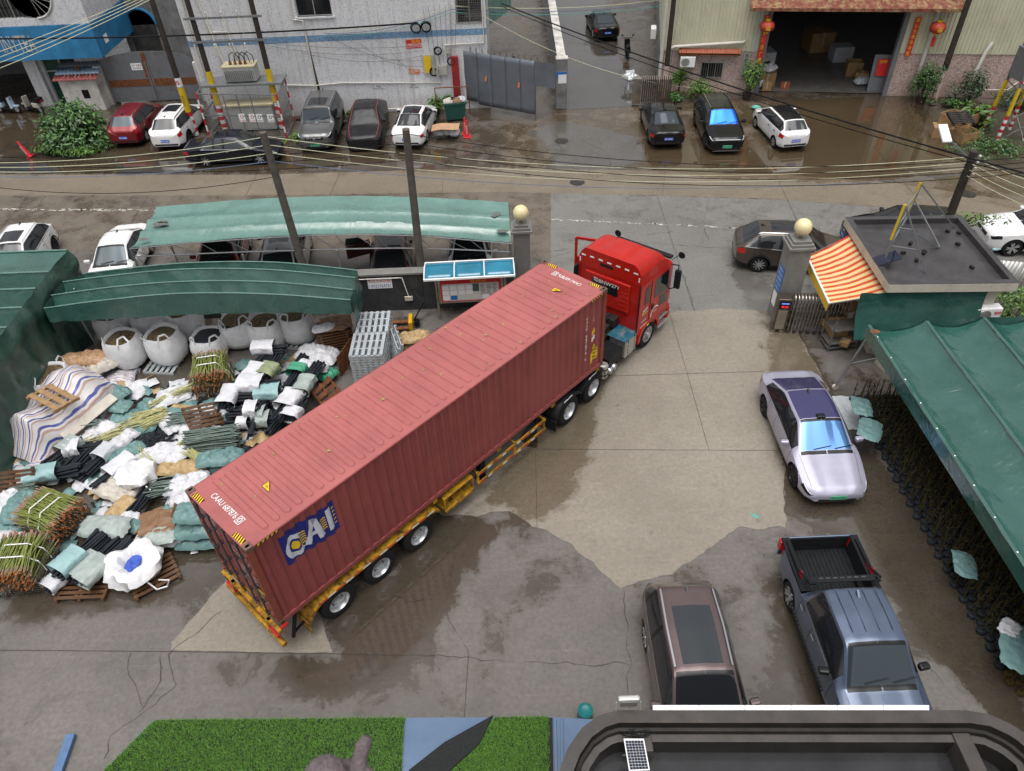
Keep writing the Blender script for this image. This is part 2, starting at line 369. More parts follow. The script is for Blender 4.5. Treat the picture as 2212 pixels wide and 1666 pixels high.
for s_ in([(640,1245),(600,1350),(560,1400)],[(960,1118),(985,1170),(975,1250),(965,1320),(1000,1390),(1012,1418)],[(870,1415),(1010,1420),(1090,1428),(1210,1436),(1360,1437)],[(1341,1271),(1355,1340),(1352,1400),(1362,1437),(1350,1460),(1358,1530)],[(480,1320),(400,1385),(365,1415),(380,1480),(300,1545),(240,1590),(225,1640)],[(345,1415),(350,1470),(300,1540)],[(285,1410),(275,1460),(310,1530)],[(780,1210),(820,1270),(880,1300),(960,1290)],[(1430,545),(1480,600),(1500,670)],[(1530,430),(1520,480),(1530,520)],[(1330,520),(1620,540)],[(1130,550),(1300,530)],[(1250,300),(1310,330),(1320,360)],[(1390,300),(1420,340),(1440,366)],[(1750,1190),(1860,1240),(1960,1400),(2060,1500),(2110,1560)],[(100,423),(40,500),(20,540)],[(1180,560),(1320,520),(1450,500)]):
 seam(s_,.013,.12,name='crack')
mat('worn_white',(.55,.53,.48),.7,var=.2)
mb=MB()
for i in range(150):
 x=lerp(0,600,random.random());g=G(x,452+x*.006+random.uniform(-2.0,2.0),.0165);s_=random.uniform(.02,.09)
 mb.add([g+Vector((-s_*1.6,-s_*.3,0)),g+Vector((s_,-s_*.4,0)),g+Vector((s_*1.5,s_*.3,0)),g+Vector((-s_,s_*.4,0))],[(0,1,2,3)])
for i in range(110):
 x=lerp(1190,1660,random.random());g=G(x,474+(x-1190)*.045+random.uniform(-1.5,1.5),.0165);s_=random.uniform(.02,.07)
 mb.add([g+Vector((-s_*1.6,-s_*.3,0)),g+Vector((s_,-s_*.4,0)),g+Vector((s_*1.5,s_*.3,0)),g+Vector((-s_,s_*.4,0))],[(0,1,2,3)])
o=mb.build('road_marking','worn_white',None,fix=False);tag(o,kind='structure')
mat('iron',(.07,.065,.06),.45,.6,var=.3,scale=9,bump=.3,bscale=60)
for i,(x,y,lb)in enumerate([(1213,305,'round iron manhole cover below the grey sheet fence by the alley mouth'),(1247,394,'round iron manhole cover in the beige street lane'),(43,311,'round iron manhole cover beside the leaning red cone at far left'),(2090,420,'round iron manhole cover near the lone pole by the guard house'),(985,281,'round iron manhole cover beside the two red cones')]):
 g=G(x,y);t_=thing('manhole_cover',lb,'manhole cover',(g.x,g.y,.018))
 mb=MB();mb.lathe([(.30,0),(.30,.012),(.275,.012),(.27,.006),(0,.006)],24)
 for k in range(-3,4):
  hw=math.sqrt(max(.01,.25**2-(k*.07)**2));mb.box((k*.07,0,.008),(.025,2*hw,.006))
 mb.build('lid','iron',t_)
 mb=MB();mb.lathe([(.36,0),(.36,.008),(.305,.008),(.305,0)],24);mb.build('rim','iron',t_)
 # BUILDINGS
def onY(x,y,Y):
 d=RIGHT*((x-CX)/FPX)+DOWN*((y-CY)/FPX)+FWD;t=Y/d.y
 return Vector((d.x*t,Y,HC+d.z*t))
def mosaic(name,base,specks,sc=22,th=.86,rough=.45,dirt=.3,grout=(.5,.5,.5),streak=.6):
 m,t,p=newmat(name);geo=t.n('NewGeometry').outputs['Position']
 sx=t.n('SeparateXYZ');t.lk(geo,sx.inputs[0]);cb=t.n('CombineXYZ')
 t.lk(t.math('ADD',sx.outputs[0],t.math('MULTIPLY',sx.outputs[1],.7)),cb.inputs[0]);t.lk(sx.outputs[2],cb.inputs[1])
 vo=t.n('TexVoronoi',voronoi_dimensions='2D');vo.inputs['Scale'].default_value=sc;vo.inputs['Randomness'].default_value=.15;t.lk(cb.outputs[0],vo.inputs['Vector'])
 s2=t.n('SeparateColor');t.lk(vo.outputs['Color'],s2 .inputs[0])
 c=base
 for i,(sp,lo)in enumerate(specks):c=t.mix(t.rng(s2 .outputs[i],lo,lo+.01),c,sp)
 c=t.mix(t.rng(vo.outputs['Distance'],.38,.5,0,.35),c,grout)
 mp=t.n('Mapping');mp.inputs['Scale'].default_value=(3.2,3.2,.18);t.lk(geo,mp.inputs['Vector'])
 c=t.mix(t.rng(t.noise(mp.outputs[0],1.2,6,.7),.53,.78,0,streak),c,(.2,.15,.09))
 c=t.mix(t.rng(t.noise(geo,.5,6,.7),.5,.8,0,dirt),c,(.3,.3,.31))
 low=t.rng(sx.outputs[2],0,1.0,.45,0);c=t.mix(t.math('MULTIPLY',low,t.rng(t.noise(geo,1.5,5,.7),.3,.7)),c,(.30,.24,.13))
 t.lk(c,p.inputs['Base Color']);p.inputs['Roughness'].default_value=rough
 t.lk(t.bump(t.rng(vo.outputs['Distance'],.36,.48,1,0),.15,.004),p.inputs['Normal']);return m
mosaic('tile_white',(.72,.72,.74),[((.47,.50,.58),.86),((.58,.6,.63),.93)])
mosaic('tile_blue',(.10,.26,.46),[((.2,.4,.6),.8),((.05,.15,.3),.85)])
mosaic('tile_pink',(.46,.29,.25),[((.62,.56,.52),.82),((.16,.10,.10),.92),((.55,.4,.36),.7)],19)
mat('blue_paint',(.035,.20,.40),.5,var=.25,scale=1.2,dirt=.3,dcol=(.02,.09,.17),dscale=.9,bump=.2,bscale=14)
mat('render_grey',(.22,.22,.22),.7,var=.25,scale=1.5,dirt=.45,dcol=(.08,.08,.075),bump=.2)
mat('white_plaster',(.55,.53,.5),.7,var=.2,scale=1.5,dirt=.5,dcol=(.16,.14,.12),dscale=1.1,bump=.3,bscale=10)
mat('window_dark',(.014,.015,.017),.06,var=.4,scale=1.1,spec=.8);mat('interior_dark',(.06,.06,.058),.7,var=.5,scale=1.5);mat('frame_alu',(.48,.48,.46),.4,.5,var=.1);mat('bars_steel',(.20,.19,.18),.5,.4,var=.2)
mat('pvc_pipe',(.62,.60,.54),.45,var=.12,scale=2,dirt=.2,dcol=(.3,.25,.17));mat('rust',(.16,.06,.025),.75,var=.5,scale=6,bump=.3);mat('gate_grey',(.17,.18,.195),.45,.15,var=.15,scale=1.5,dirt=.35,dcol=(.13,.05,.02),dscale=.8)
mat('sheet_grey',(.145,.16,.185),.4,.2,var=.15,scale=1.1,dirt=.15,dcol=(.10,.10,.11),dscale=2);mat('green_glass',(.012,.06,.04),.12,var=.2)
mat('corr_red',(.22,.05,.045),.5,var=.3,scale=3);mat('corr_blue',(.28,.38,.48),.45,.2,var=.3,scale=2,dirt=.3);mat('red_paint',(.28,.025,.025),.45,var=.15,dirt=.2,dcol=(.1,.02,.02))
mat('poster_red',(.6,.03,.03),.5,var=.15,scale=8);mat('poster_orange',(.66,.24,.12),.5,var=.3,scale=14);mat('text_white',(.85,.85,.85),.5,var=0);mat('text_yellow',(.8,.55,.04),.5,var=0);mat('text_black',(.02,.02,.02),.5,var=0);mat('sign_blue',(.02,.16,.5),.4,var=.1);mat('mesh_steel',(.26,.26,.25),.45,.5,var=.2)
mat('cable_black',(.012,.012,.013),.45,var=.2)
def wall_with_holes(mb,x0,x1,z0,z1,holes,y,th=.25,m=0):
 """vertical wall on plane y facing -y, with rectangular holes (x0,x1,z0,z1)"""
 xs=sorted({x0,x1,*[h[0]for h in holes],*[h[1]for h in holes]});zs=sorted({z0,z1,*[h[2]for h in holes],*[h[3]for h in holes]})
 for i in range(len(xs)-1):
  for j in range(len(zs)-1):
   cx_,cz_=(xs[i]+xs[i+1])/2,(zs[j]+zs[j+1])/2
   if any(h[0]<cx_<h[1]and h[2]<cz_<h[3]for h in holes):continue
   mb.add([(xs[i],y,zs[j]),(xs[i+1],y,zs[j]),(xs[i+1],y,zs[j+1]),(xs[i],y,zs[j+1])],[(0,1,2,3)],m)
 for a,b,c,d in holes:
  mb.add([(a,y,c),(b,y,c),(b,y,d),(a,y,d),(a,y+th,c),(b,y+th,c),(b,y+th,d),(a,y+th,d)],[(0,4,5,1),(1,5,6,2),(2,6,7,3),(3,7,4,0)],m)
def window(parent,x0,x1,z0,z1,y,panes=2,sill=True,bars=0):
 mb=MB();t_=.05
 for a,b in(((x0,y-.02,z0),(x1,y+.05,z0+t_)),((x0,y-.02,z1-t_),(x1,y+.05,z1)),((x0,y-.02,z0+t_),(x0+t_,y+.05,z1-t_)),((x1-t_,y-.02,z0+t_),(x1,y+.05,z1-t_))):mb.b2(a,b)
 wd=mb.build('window','frame_alu',parent)
 for i in range(panes):
  a,b=lerp(x0+t_,x1-t_,i/panes),lerp(x0+t_,x1-t_,(i+1)/panes)
  mb=MB();mb.b2((a+.015,y+.015,z0+t_),(b-.015,y+.025,z1-t_));mb.build('pane','window_dark',wd)
  if i:mb=MB();mb.b2((a-.02,y-.015,z0+t_),(a+.02,y+.04,z1-t_));mb.build('mullion','frame_alu',wd)
 for i in range(bars):
  a=lerp(x0,x1,(i+.5)/bars);mb=MB();mb.cyl((a,y-.06,z0-.02),(a,y-.06,z1),.012,n=5);mb.build('bar','bars_steel',wd)
 return wd
wb=thing('white_building','white tiled building with a blue band behind the parked row','building',(-8.75,42.9,0))
ox=-8.75
mb=MB();H1=4.12,4.42
holes=[(-10.68-ox,-8.77-ox,5.3,6.9),(-2.15-ox,-.72-ox,4.62,6.2)]
wall_with_holes(mb,-16.9-ox,-.55-ox,-.1,4.02,[],0);wall_with_holes(mb,-16.9-ox,-.55-ox,4.35,10.5,holes,0)
mb.add([(-16.9-ox,0,-.1),(-16.9-ox,12,-.1),(-16.9-ox,12,10.5),(-16.9-ox,0,10.5)],[(0,3,2,1)]);mb.add([(-.55-ox,0,-.1),(-.55-ox,12,-.1),(-.55-ox,12,10.5),(-.55-ox,0,10.5)],[(0,1,2,3)]);mb.add([(-16.9-ox,0,10.5),(-.55-ox,0,10.5),(-.55-ox,12,10.5),(-16.9-ox,12,10.5)],[(0,1,2,3)])
mb.build('wall','tile_white',wb,fix=False)
mb=MB();wall_with_holes(mb,-16.9-ox,-.55-ox,4.02,4.35,[],-.006);mb.build('blue_band','tile_blue',wb,fix=False)
window(wb,-10.68-ox,-8.77-ox,5.3,6.9,.12,2);g_=window(wb,-2.15-ox,-.72-ox,4.62,6.2,.12,2)
mb=MB();mb.b2((-10.8-ox,-.1,5.22),(-8.65-ox,.1,5.3));mb.build('sill','tile_white',wb)
mb=MB()
for i in range(14):mb.bar((-2.15-ox+i*.11,-.03,4.6),(-2.15-ox+i*.11,-.03,6.2),.014)
for i in range(14):mb.bar((-2.15-ox,-.03,4.62+i*.115),(-.72-ox,-.03,4.62+i*.115),.014)
gr=mb.build('grille','bars_steel',wb);gr['kind']='stuff'
def pipe(parent,pts,r=.05,m='pvc_pipe',name='pipe',n=8):
 mb=MB();mb.tube(pts,r,n,0);return mb.build(name,m,parent,smooth=50)
vp=-10.43-ox
pipe(wb,[(vp-.5,-.08,7.5),(vp-.5,-.08,5.22),(vp+.02,-.08,5.15),(vp,-.08,1.4)],.05);pipe(wb,[(-12.2-ox,-.06,1.80),(vp,-.07,1.70),(vp+1.5,-.06,1.78),(-3.27-ox,-.06,1.56),(-3.27-ox,-.06,3.0)],.035)
pipe(wb,[(-15.9-ox,-.08,7.5),(-15.3-ox,-.08,3.2),(-15.0-ox,-.08,3.0)],.07);pipe(wb,[(-16.6-ox,-.08,8),(-16.55-ox,-.08,.6)],.055);pipe(wb,[(-15.5-ox,-.07,4.75),(-14.6-ox,-.07,4.75),(-14.2-ox,-.07,2.2)],.03)
pipe(wb,[(-.75-ox,-.07,6.8),(-.72-ox,-.07,3.62),(-2.9-ox,-.07,3.58)],.035);pipe(wb,[(-8-ox,-.12,.22),(-3.4-ox,-.12,.18)],.045)
mat('stain_black',(.05,.045,.035),.8,var=.4,scale=5)
mb=MB();mb.add([(vp-.06,-.008,4.0),(vp+.06,-.008,4.0),(vp+.18,-.008,1.4),(vp-.02,-.008,1.4)],[(0,1,2,3)]);mb.build('damp_stain','stain_black',wb,fix=False)
def wall_sheet(name,label,cat,c,w_,h_,m,texts=(),rot=0.0,axis=(1,0,0),grp=None):
 t_=thing(name,label,cat,c,0,grp);u=Vector(axis);v=Vector((0,0,1));R=Matrix.Rotation(rot,3,u.cross(v));u=R@u;v=R@v;nrm=u.cross(v)
 mb=MB();mb.extr([u*a*w_/2+v*b*h_/2 for a,b in((-1,-1),(1,-1),(1,1),(-1,1))],nrm*.006);mb.build('sheet',m,t_)
 for s,a,b,ww,hh,mm in texts:
  mb=MB();lettering(mb,s,u*a+v*b+nrm*(.01 if nrm.y<0 else.01),u,v,ww,hh);mb.build('lettering',mm,t_,fix=False)
 return t_
wall_sheet('rental_poster','red and yellow phone number poster peeling off the white tiled wall','poster',(-4.6,42.885,3.70),.85,.46,'poster_red',[('招租',.12,.13,.5,.17,'text_yellow'),('13302314120',.02,-.08,.8,.2,'text_white')],.03)
wall_sheet('torn_poster','torn orange poster on the white wall below the cable coils','poster',(-4.75,42.885,2.22),.6,.28,'poster_orange',[('回',-.12,0,.14,.16,'text_white'),('田',.08,.03,.14,.16,'text_white')],-.12)
for s,x_,z_ in(('15002713908',-6.9,1.35),('13602713868',-4.9,1.35)):
 mb=MB();lettering(mb,s,(x_-ox,-.012,z_),(1,0,0),(0,0,1),.55,.09);lettering(mb,'回收',(x_-ox,-.012,z_+.14),(1,0,0),(0,0,1),.25,.1);mb.build('stencil','bars_steel',wb,fix=False)
mat('box_cream',(.42,.42,.36),.5,.1,var=.15,dirt=.3)
for nm,lb,x_,z_,w_,h_,op in(('meter_box','open tall meter box with brass fuses on the white wall',-3.95,2.62,.5,1.0,True),('meter_box','lower square junction box beside the big open meter box',-3.12,2.25,.5,.55,True),('meter_box','small upper square junction box by the red gate post',-2.75,3.28,.26,.34,False)):
 t_=thing(nm,lb,'junction box',(x_,42.9,z_));mb=MB();mb.b2((-w_/2,-.16,-h_/2),(w_/2,-.005,h_/2));mb.build('case','box_cream',t_,bevel=.01)
 mb=MB();mb.b2((-w_/2+.05,-.172,-h_/2+.06),(w_/2-.05,-.162,h_/2-.06));mb.build('inner_panel','mark_yellow' if h_>.9 else 'box_cream',t_)
 if op:mb=MB();mb.box((w_/2+.1 if h_>.9 else-w_/2-.1,-.25,0),(.28,.02,h_),rz(.9 if h_>.9 else-.9));mb.build('door','box_cream',t_)
def coil(name,label,c,r,tilt=0):
 mb=MB();c=Vector(c)
 for k in range(4):
  rr=r*(1-.05*k);off=Vector((random.uniform(-.03,.03),-.03*k,random.uniform(-.03,.03)))
  mb.tube([off+Vector((math.cos(a)*rr,.0,math.sin(a)*rr))for a in[math.tau*j/18 for j in range(18)]],.022,5,closed=True)
 o=mb.build(name,'cable_black',None,smooth=60);o.location=c;tag(o,label,'cable coil',kind=None);return o
coil('cable_coil','left one of the two big black cable coils on the wall band',(-4.38,42.78,4.55),.27);coil('cable_coil','right one of the two big black cable coils on the wall band',(-3.85,42.78,4.58),.27)
coil('cable_coil','middle black cable coil hanging above the meter boxes',(-3.3,42.78,3.32),.21);coil('cable_coil','dark cable coil below the open meter box',(-3.62,42.76,2.22),.24);coil('cable_coil','black cable coil beside the red gate post',(-2.6,42.7,2.75),.22)
mb=MB();mb.b2((-.2,-.12,0),(.2,.12,3.0));o=mb.build('gate_post','red_paint',None,bevel=.01);o.location=(-2.42,42.72,0);tag(o,'narrow red painted steel gate post beside the grey sheet fence','post')
ga=Vector((-2.0,42.95,0));gb=Vector((1.94,40.66,0));gd_=(gb-ga);gl=gd_.length
fn=thing('sheet_fence','tall grey sheet metal fence gate with spikes on top','fence',ga,math.atan2(gd_.y,gd_.x))
npn=5
for i in range(npn):
 a,b=gl*i/npn,gl*(i+1)/npn
 mb=MB();mb.grid(6,10,lambda u,v:(lerp(a+.004,b-.004,u),.03*mn.noise(Vector((lerp(a,b,u)*1.3,v*3,4))),lerp(.35 if i else.5,3.22,v)));mb.build('sheet_panel','sheet_grey',fn,smooth=60,solid=.01)
mb=MB();mb.grid(6,6,lambda u,v:(lerp(gl+.004,gl+1.25,u),.0,lerp(1.95,3.22,v)));mb.build('sheet_panel','sheet_grey',fn,solid=.01)
for i in range(14):mb=MB();x_=.15+i*.38;mb.lathe([(.03,3.1),(.03,3.42),(0,3.52)],5,(x_,.06,0));mb.build('spike','bars_steel',fn)
for z_ in(.6,2.9):mb=MB();mb.b2((0,.04,z_),(gl,.09,z_+.06));mb.build('rail','bars_steel',fn)
mb=MB();mb.b2((gl-.05,.03,0),(gl+.03,.1,3.1));mb.build('post','bars_steel',fn)
for x_,z_ in((1.5,1.9),(3.6,1.85)):mb=MB();mb.box((x_,-.05,z_),(.12,.004,.3),Matrix.Rotation(.2,3,'Y'));mb.build('sticker','poster_orange',fn)
aw=thing('alley_wall','long dark concrete wall with pale coping along the wet alley','wall',(3.55,42.2,0),math.radians(-1.2))
mb=MB();mb.b2((-.2,.5,0),(.2,45,2.62));mb.build('wall','render_grey',aw)
mb=MB();mb.b2((-.24,.52,2.63),(.24,45,2.75));mb.build('coping','white_plaster',aw)
mb=MB();mb.b2((-.32,0,0),(.32,.5,2.72));pr=mb.build('pier','rust' if False else 'render_grey',aw,bevel=.02)
mb=MB();mb.b2((-.34,-.02,2.725),(.34,.52,2.80));mb.build('cap','white_plaster',aw,bevel=.02)
mb=MB();mb.b2((-.2,-.012,1.45),(.26,-.003,2.08));nn_=mb.build('notice','text_white',pr);mb=MB();mb.b2((-.2,-.018,1.95),(.26,-.013,2.08));mb.build('notice_header','sign_blue',pr)
mb=MB();mb.b2((-.30,-.012,1.75),(-.21,-.003,2.1));mb.build('notice','sign_blue',pr)
bb_=thing('blue_building','speckled white building with a wide blue fascia at the far left','building',(-30,46.5,0))
def bx(x_):return x_+30
mb=MB();wall_with_holes(mb,bx(-45),bx(-22.9),4.9,10,[(bx(-34.5),bx(-25.6),5.3,7.6)],-1.5);mb.add([(bx(-22.9),-1.5,4.9),(bx(-22.9),12,4.9),(bx(-22.9),12,10),(bx(-22.9),-1.5,10)],[(0,1,2,3)]);mb.add([(bx(-45),-1.5,10),(bx(-22.9),-1.5,10),(bx(-22.9),12,10),(bx(-45),12,10)],[(0,1,2,3)]);mb.build('upper_wall','tile_white',bb_,fix=False)
mb=MB();mb.b2((bx(-45),-1.56,3.08),(bx(-22.85),.3,4.88));mb.b2((bx(-24.4),.3,3.08),(bx(-22.85),3.5,4.88));mb.build('fascia','blue_paint',bb_)
mb=MB();lettering(mb,'INYTEA',(bx(-27.3),-1.575,4.0),(1,0,0),(0,0,1),1.9,.9);mb.build('faded_lettering','white_plaster',bb_,fix=False)
mb=MB();mb.b2((bx(-22.847),-.6,3.55),(bx(-22.843),-.1,4.0));mb.build('house_number','text_white',bb_)
mb=MB();wall_with_holes(mb,bx(-45),bx(-23.6),0,3.1,[(bx(-36),bx(-28.4),0,2.9),(bx(-27.4),bx(-25.4),0,2.95)],0);mb.b2((bx(-28.3),-.35,0),(bx(-27.55),.0,3.08));mb.build('lower_wall','tile_white',bb_,fix=False)
mb=MB();mb.b2((bx(-37),6,0),(bx(-28.3),6.1,3.1));mb.b2((bx(-28.35),.26,0),(bx(-28.25),6,3.1));mb.b2((bx(-37),.26,3.0),(bx(-28.3),6,3.06));mb.build('interior','render_grey',bb_)
mb=MB();mb.b2((bx(-27.4),.15,0),(bx(-25.4),.17,2.95));d_=mb.build('glass_door','green_glass',bb_)
for x_ in(-27.38,-26.4,-25.42):mb=MB();mb.b2((bx(x_)-.03,.1,0),(bx(x_)+.03,.148,2.95));mb.build('mullion','frame_alu',d_)
mb=MB();mb.b2((bx(-27.35),.1,1.9),(bx(-26.45),.147,1.96));mb.b2((bx(-26.35),.1,1.9),(bx(-25.45),.147,1.96));mb.build('transom','frame_alu',d_)
wd=window(bb_,bx(-34.5),bx(-25.6),5.3,7.6,-1.4,7,bars=40)
mb=MB();mb.lathe([(0,0),(1.15,0)],24,(0,0,0),'Y');mb.xf(Matrix.Translation((bx(-25.6),-1.508,6.45)));mb.build('round_end_pane','window_dark',wd,fix=False)
for k in range(9):
 a=-1.4+k*.35;mb=MB();mb.cyl((bx(-25.6),-1.53,6.45),(bx(-25.6)+math.cos(a)*1.13,-1.53,6.45+math.sin(a)*1.13),.016,n=5);mb.build('fan_bar','frame_alu',wd)
mb=MB();mb.tube([(bx(-25.6)+math.cos(a)*1.17,-1.51,6.45+math.sin(a)*1.17)for a in[-math.pi/2+math.pi*k/14 for k in range(15)]],.07,6);mb.build('window_surround','white_plaster',wd)
sw=thing('side_house','grey rendered house wall with an arched opening behind the rusty gate','building',(-20.5,50,0))
mb=MB();wall_with_holes(mb,-3.0,3.6,0,11,[(1.2,3.0,3.2,6.0)],0);mb.build('wall','render_grey',sw,fix=False)
mb=MB();mb.b2((-2.6,-.02,1.0),(-.9,-.006,3.4));mb.lathe([(0,0),(.85,0)],20,(0,0,0),'Y');mb.xf(Matrix.Translation((-1.75,-.012,3.4)),len(mb.v)-40);mb.build('arch_opening','interior_dark',sw,fix=False)
mb=MB();mb.tube([(-1.75+math.cos(a)*.95,-.04,3.4+math.sin(a)*.95)for a in[math.pi*k/14 for k in range(15)]],.09,6);mb.build('arch_surround','blue_paint',sw,smooth=50)
window(sw,1.2,3.0,3.2,6.0,.15,2,bars=9)
pipe(sw,[(-3.2,-1.6,6.0),(-.2,-.4,8.3),(2.2,-.2,9.2)],.1)
gt=thing('arched_gate','grey double gate with arched top and rust streaks at far left','gate',(-21.0,46.05,0))
for k,(x0,x1)in enumerate(((-2.7,-.02),(.02,2.75))):
 mb=MB();n=12
 for i in range(n):
  a,b=lerp(x0,x1,i/n),lerp(x0,x1,(i+1)/n);zt=lambda q:2.25+.75*math.sqrt(max(0,1-(q/2.9)**2))
  mb.add([(a,0,.12),(b,0,.12),(b,0,zt(b)),(a,0,zt(a))],[(0,1,2,3)])
 lf=mb.build('gate_leaf','gate_grey',gt,solid=.03)
 mb=MB();mb.b2((x0+.05,-.03,1.0),(x1-.05,-.018,1.42));mb.build('rusty_band','rust',lf)
 mb=MB()
 for x_ in(x0+.05,x1-.05):mb.b2((x_-.04,-.05,.1),(x_+.04,-.018,2.4))
 mb.build('stile','gate_grey',lf)
mb=MB();mb.add([(-.3,-.024,1.5),(.12,-.024,1.45),(.1,-.024,2.9),(-.15,-.024,2.95)],[(0,1,2,3)]);mb.build('rust_streak','rust',gt,fix=False)
mb=MB();mb.b2((-.95,-.026,1.95),(-.3,-.02,2.35));sg_=mb.build('notice_plate','text_white',gt);mb=MB();lettering(mb,'生产厂房重地',(-.62,-.03,2.22),(1,0,0),(0,0,1),.58,.13);lettering(mb,'闲人免进',(-.62,-.03,2.06),(1,0,0),(0,0,1),.5,.12);mb.build('lettering','text_black',sg_,fix=False)
for x_ in(-2.95,3.0):mb=MB();mb.b2((x_-.22,-.2,0),(x_+.22,.2,2.3));mb.build('gate_pier','white_plaster',gt,bevel=.02)
sh=thing('plaster_shed','small stained white plaster shed with red and blue corrugated roof','shed',(-25.0,45.1,0))
mb=MB();mb.extr([(-1.1,0,0),(-1.1,0,1.95),(-1.1,1.7,2.5),(-1.1,1.7,0)],(2.2,0,0));mb.build('wall','white_plaster',sh,bevel=.02)
mb=MB();mb.b2((.05,-.012,.75),(.45,.005,1.25));mb.build('vent_hole','black_part',sh)
for j,(y0,y1,mm)in enumerate(((-.25,.3,'corr_red'),(.28,.95,'corr_blue'),(.93,1.85,'gate_grey'))):
 mb=MB();n=44;mb.grid(n,1,lambda u,v:(lerp(-1.3,1.3,u),lerp(y0,y1,v),1.97+lerp(y0,y1,v)*.32+j*.012+.03*math.sin(u*75)));mb.build('roof_sheet',mm,sh,smooth=60,solid=.008)
mb=MB();mb.lathe([(0,2.3),(.13,2.3),(.15,2.36),(.08,2.42),(0,2.42)],8,(.1,.5,0));mb.build('stone','rust',sh)
YR=math.radians(-9.84)
yb=thing('factory_building','pale yellow corrugated factory with a wide dark doorway','building',(22.28,42.09,0),YR)
def clad_mat(name,c):
 m,t,p=newmat(name);geo=t.n('NewGeometry').outputs['Position'];mp=t.n('Mapping');mp.inputs['Scale'].default_value=(5,5,.35);t.lk(geo,mp.inputs['Vector'])
 f=t.noise(geo,.9,5,.6);cc=t.mix(t.rng(f,.3,.7),tuple(x*.86 for x in c),tuple(x*1.06 for x in c))
 cc=t.mix(t.rng(t.noise(mp.outputs[0],1.0,6,.75),.60,.72,0,.75),cc,(.17,.07,.025));t.lk(cc,p.inputs['Base Color']);p.inputs['Roughness'].default_value=.42;return m
clad_mat('clad_yellow',(.60,.59,.43));clad_mat('clad_pale',(.52,.55,.46))
mat('awning_rust',(.17,.045,.03),.6,var=.3,scale=3,dirt=.55,dcol=(.42,.34,.17),dscale=3.5);mat('brick_red',(.36,.10,.05),.6,var=.25,scale=9);mat('floor_dark',(.13,.12,.11),.35,var=.3,scale=1.5)
def clad_panel(parent,x0,x1,z0,z1,y=0.0,m='clad_yellow',flip=False):
 mb=MB();vs=[];xs=[];x_=x0;k=0
 while x_<x1-1e-6:
  for dx,dy in((0,0),(.13,0),(.145,-.035),(.185,-.035)):
   if x_+dx<x1:xs.append((x_+dx,dy))
  x_+=.2
 xs.append((x1,0));
 for a,dy in xs:vs+=[(a,y+dy,z0),(a,y+dy,z1)]
 mb.add(vs,[(2*i,2*i+2,2*i+3,2*i+1)for i in range(len(xs)-1)]);return mb.build('cladding_sheet',m,parent,fix=False)
DW0,DW1,DH=-7.25,-.1,4.55
x_=-13.0
for x_ in[-13.0+k for k in range(0,27)]:
 x1_=x_+1.0;z0_=2.35;zt=9.5
 if x_>=-8 and x_<0:z0_=4.6
 clad_panel(yb,x_+.003,x1_-.003,z0_,zt,-.04,'clad_yellow')
clad_panel(yb,-8.0,-7.3,2.35,4.6,-.04,'clad_pale')
for q_ in((-13,DW0),(DW1,14)):mb=MB();wall_with_holes(mb,*q_,0,2.35,[],0,.3);mb.build('tile_wall','tile_pink',yb,fix=False)
for x_ in(DW0,DW1):mb=MB();mb.b2((x_-.12,-.08,0),(x_+.12,.3,DH));mb.build('door_jamb','gate_grey',yb,bevel=.01)
mb=MB();mb.b2((DW0-.12,-.08,DH),(DW1+.12,.25,DH+.1));mb.build('lintel','gate_grey',yb)
mb=MB();mb.b2((-13.02,.02,0),(-12.9,45,2.3));mb.build('flank_base','render_grey',yb)
for k in range(14):
 fo=clad_panel(yb,0,2.6,2.3,9.5,0,'clad_pale' if k%2 else 'clad_yellow');fo.location=(-13.03,2.6*(k+1)+.05,0);fo.rotation_euler=(0,0,-math.pi/2)
mb=MB();mb.add([(-12.8,.3,.022),(13.8,.3,.022),(13.8,30,.022),(-12.8,30,.022)],[(0,1,2,3)]);mb.build('floor','floor_dark',yb,fix=False)
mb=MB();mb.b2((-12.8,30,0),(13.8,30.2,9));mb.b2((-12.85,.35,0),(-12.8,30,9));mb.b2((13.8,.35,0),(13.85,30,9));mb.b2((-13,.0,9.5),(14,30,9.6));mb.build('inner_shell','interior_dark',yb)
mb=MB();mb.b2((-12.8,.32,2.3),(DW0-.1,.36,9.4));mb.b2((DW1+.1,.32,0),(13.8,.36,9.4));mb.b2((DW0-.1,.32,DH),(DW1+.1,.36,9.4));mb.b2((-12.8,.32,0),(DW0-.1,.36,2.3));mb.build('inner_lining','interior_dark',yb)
aw_=MB();n=66
aw_.grid(n,2,lambda u,v:(lerp(-8.5,2.3,u),lerp(-.05,-1.05,v),lerp(5.35,4.86,v)+(.045 if(int(u*n)%3==0)else 0)));wo=aw_.build('awning','awning_rust',yb,solid=.01)
mb=MB();mb.b2((-8.5,-1.09,4.74),(2.3,-1.055,4.9));mb.build('awning_edge','awning_rust',wo)
for x_ in(-8.4,-5,-1.5,2.2):mb=MB();mb.bar((x_,-.03,4.75),(x_,-1.0,4.82),.05);mb.build('bracket','gate_grey',wo)
mb=MB();mb.b2((-12.0,-.42,2.2),(-8.55,.0,2.24));ro=mb.build('brick_canopy','rust',yb)
for i in range(24):mb=MB();a=-12.0+i*.144;mb.box((a+.07,-.30,2.42),(.13,.3,.05),Matrix.Rotation(.75,3,'X'));mb.build('roof_tile','brick_red',ro,bevel=.006)
window(yb,-10.65,-9.35,.85,1.75,-.06,3,bars=10)
pipe(yb,[(-8.4,-.2,3.0),(-8.5,-.2,2.88),(-12.3,-.25,2.62),(-12.5,-.25,2.5),(-12.5,-.25,.15)],.09)
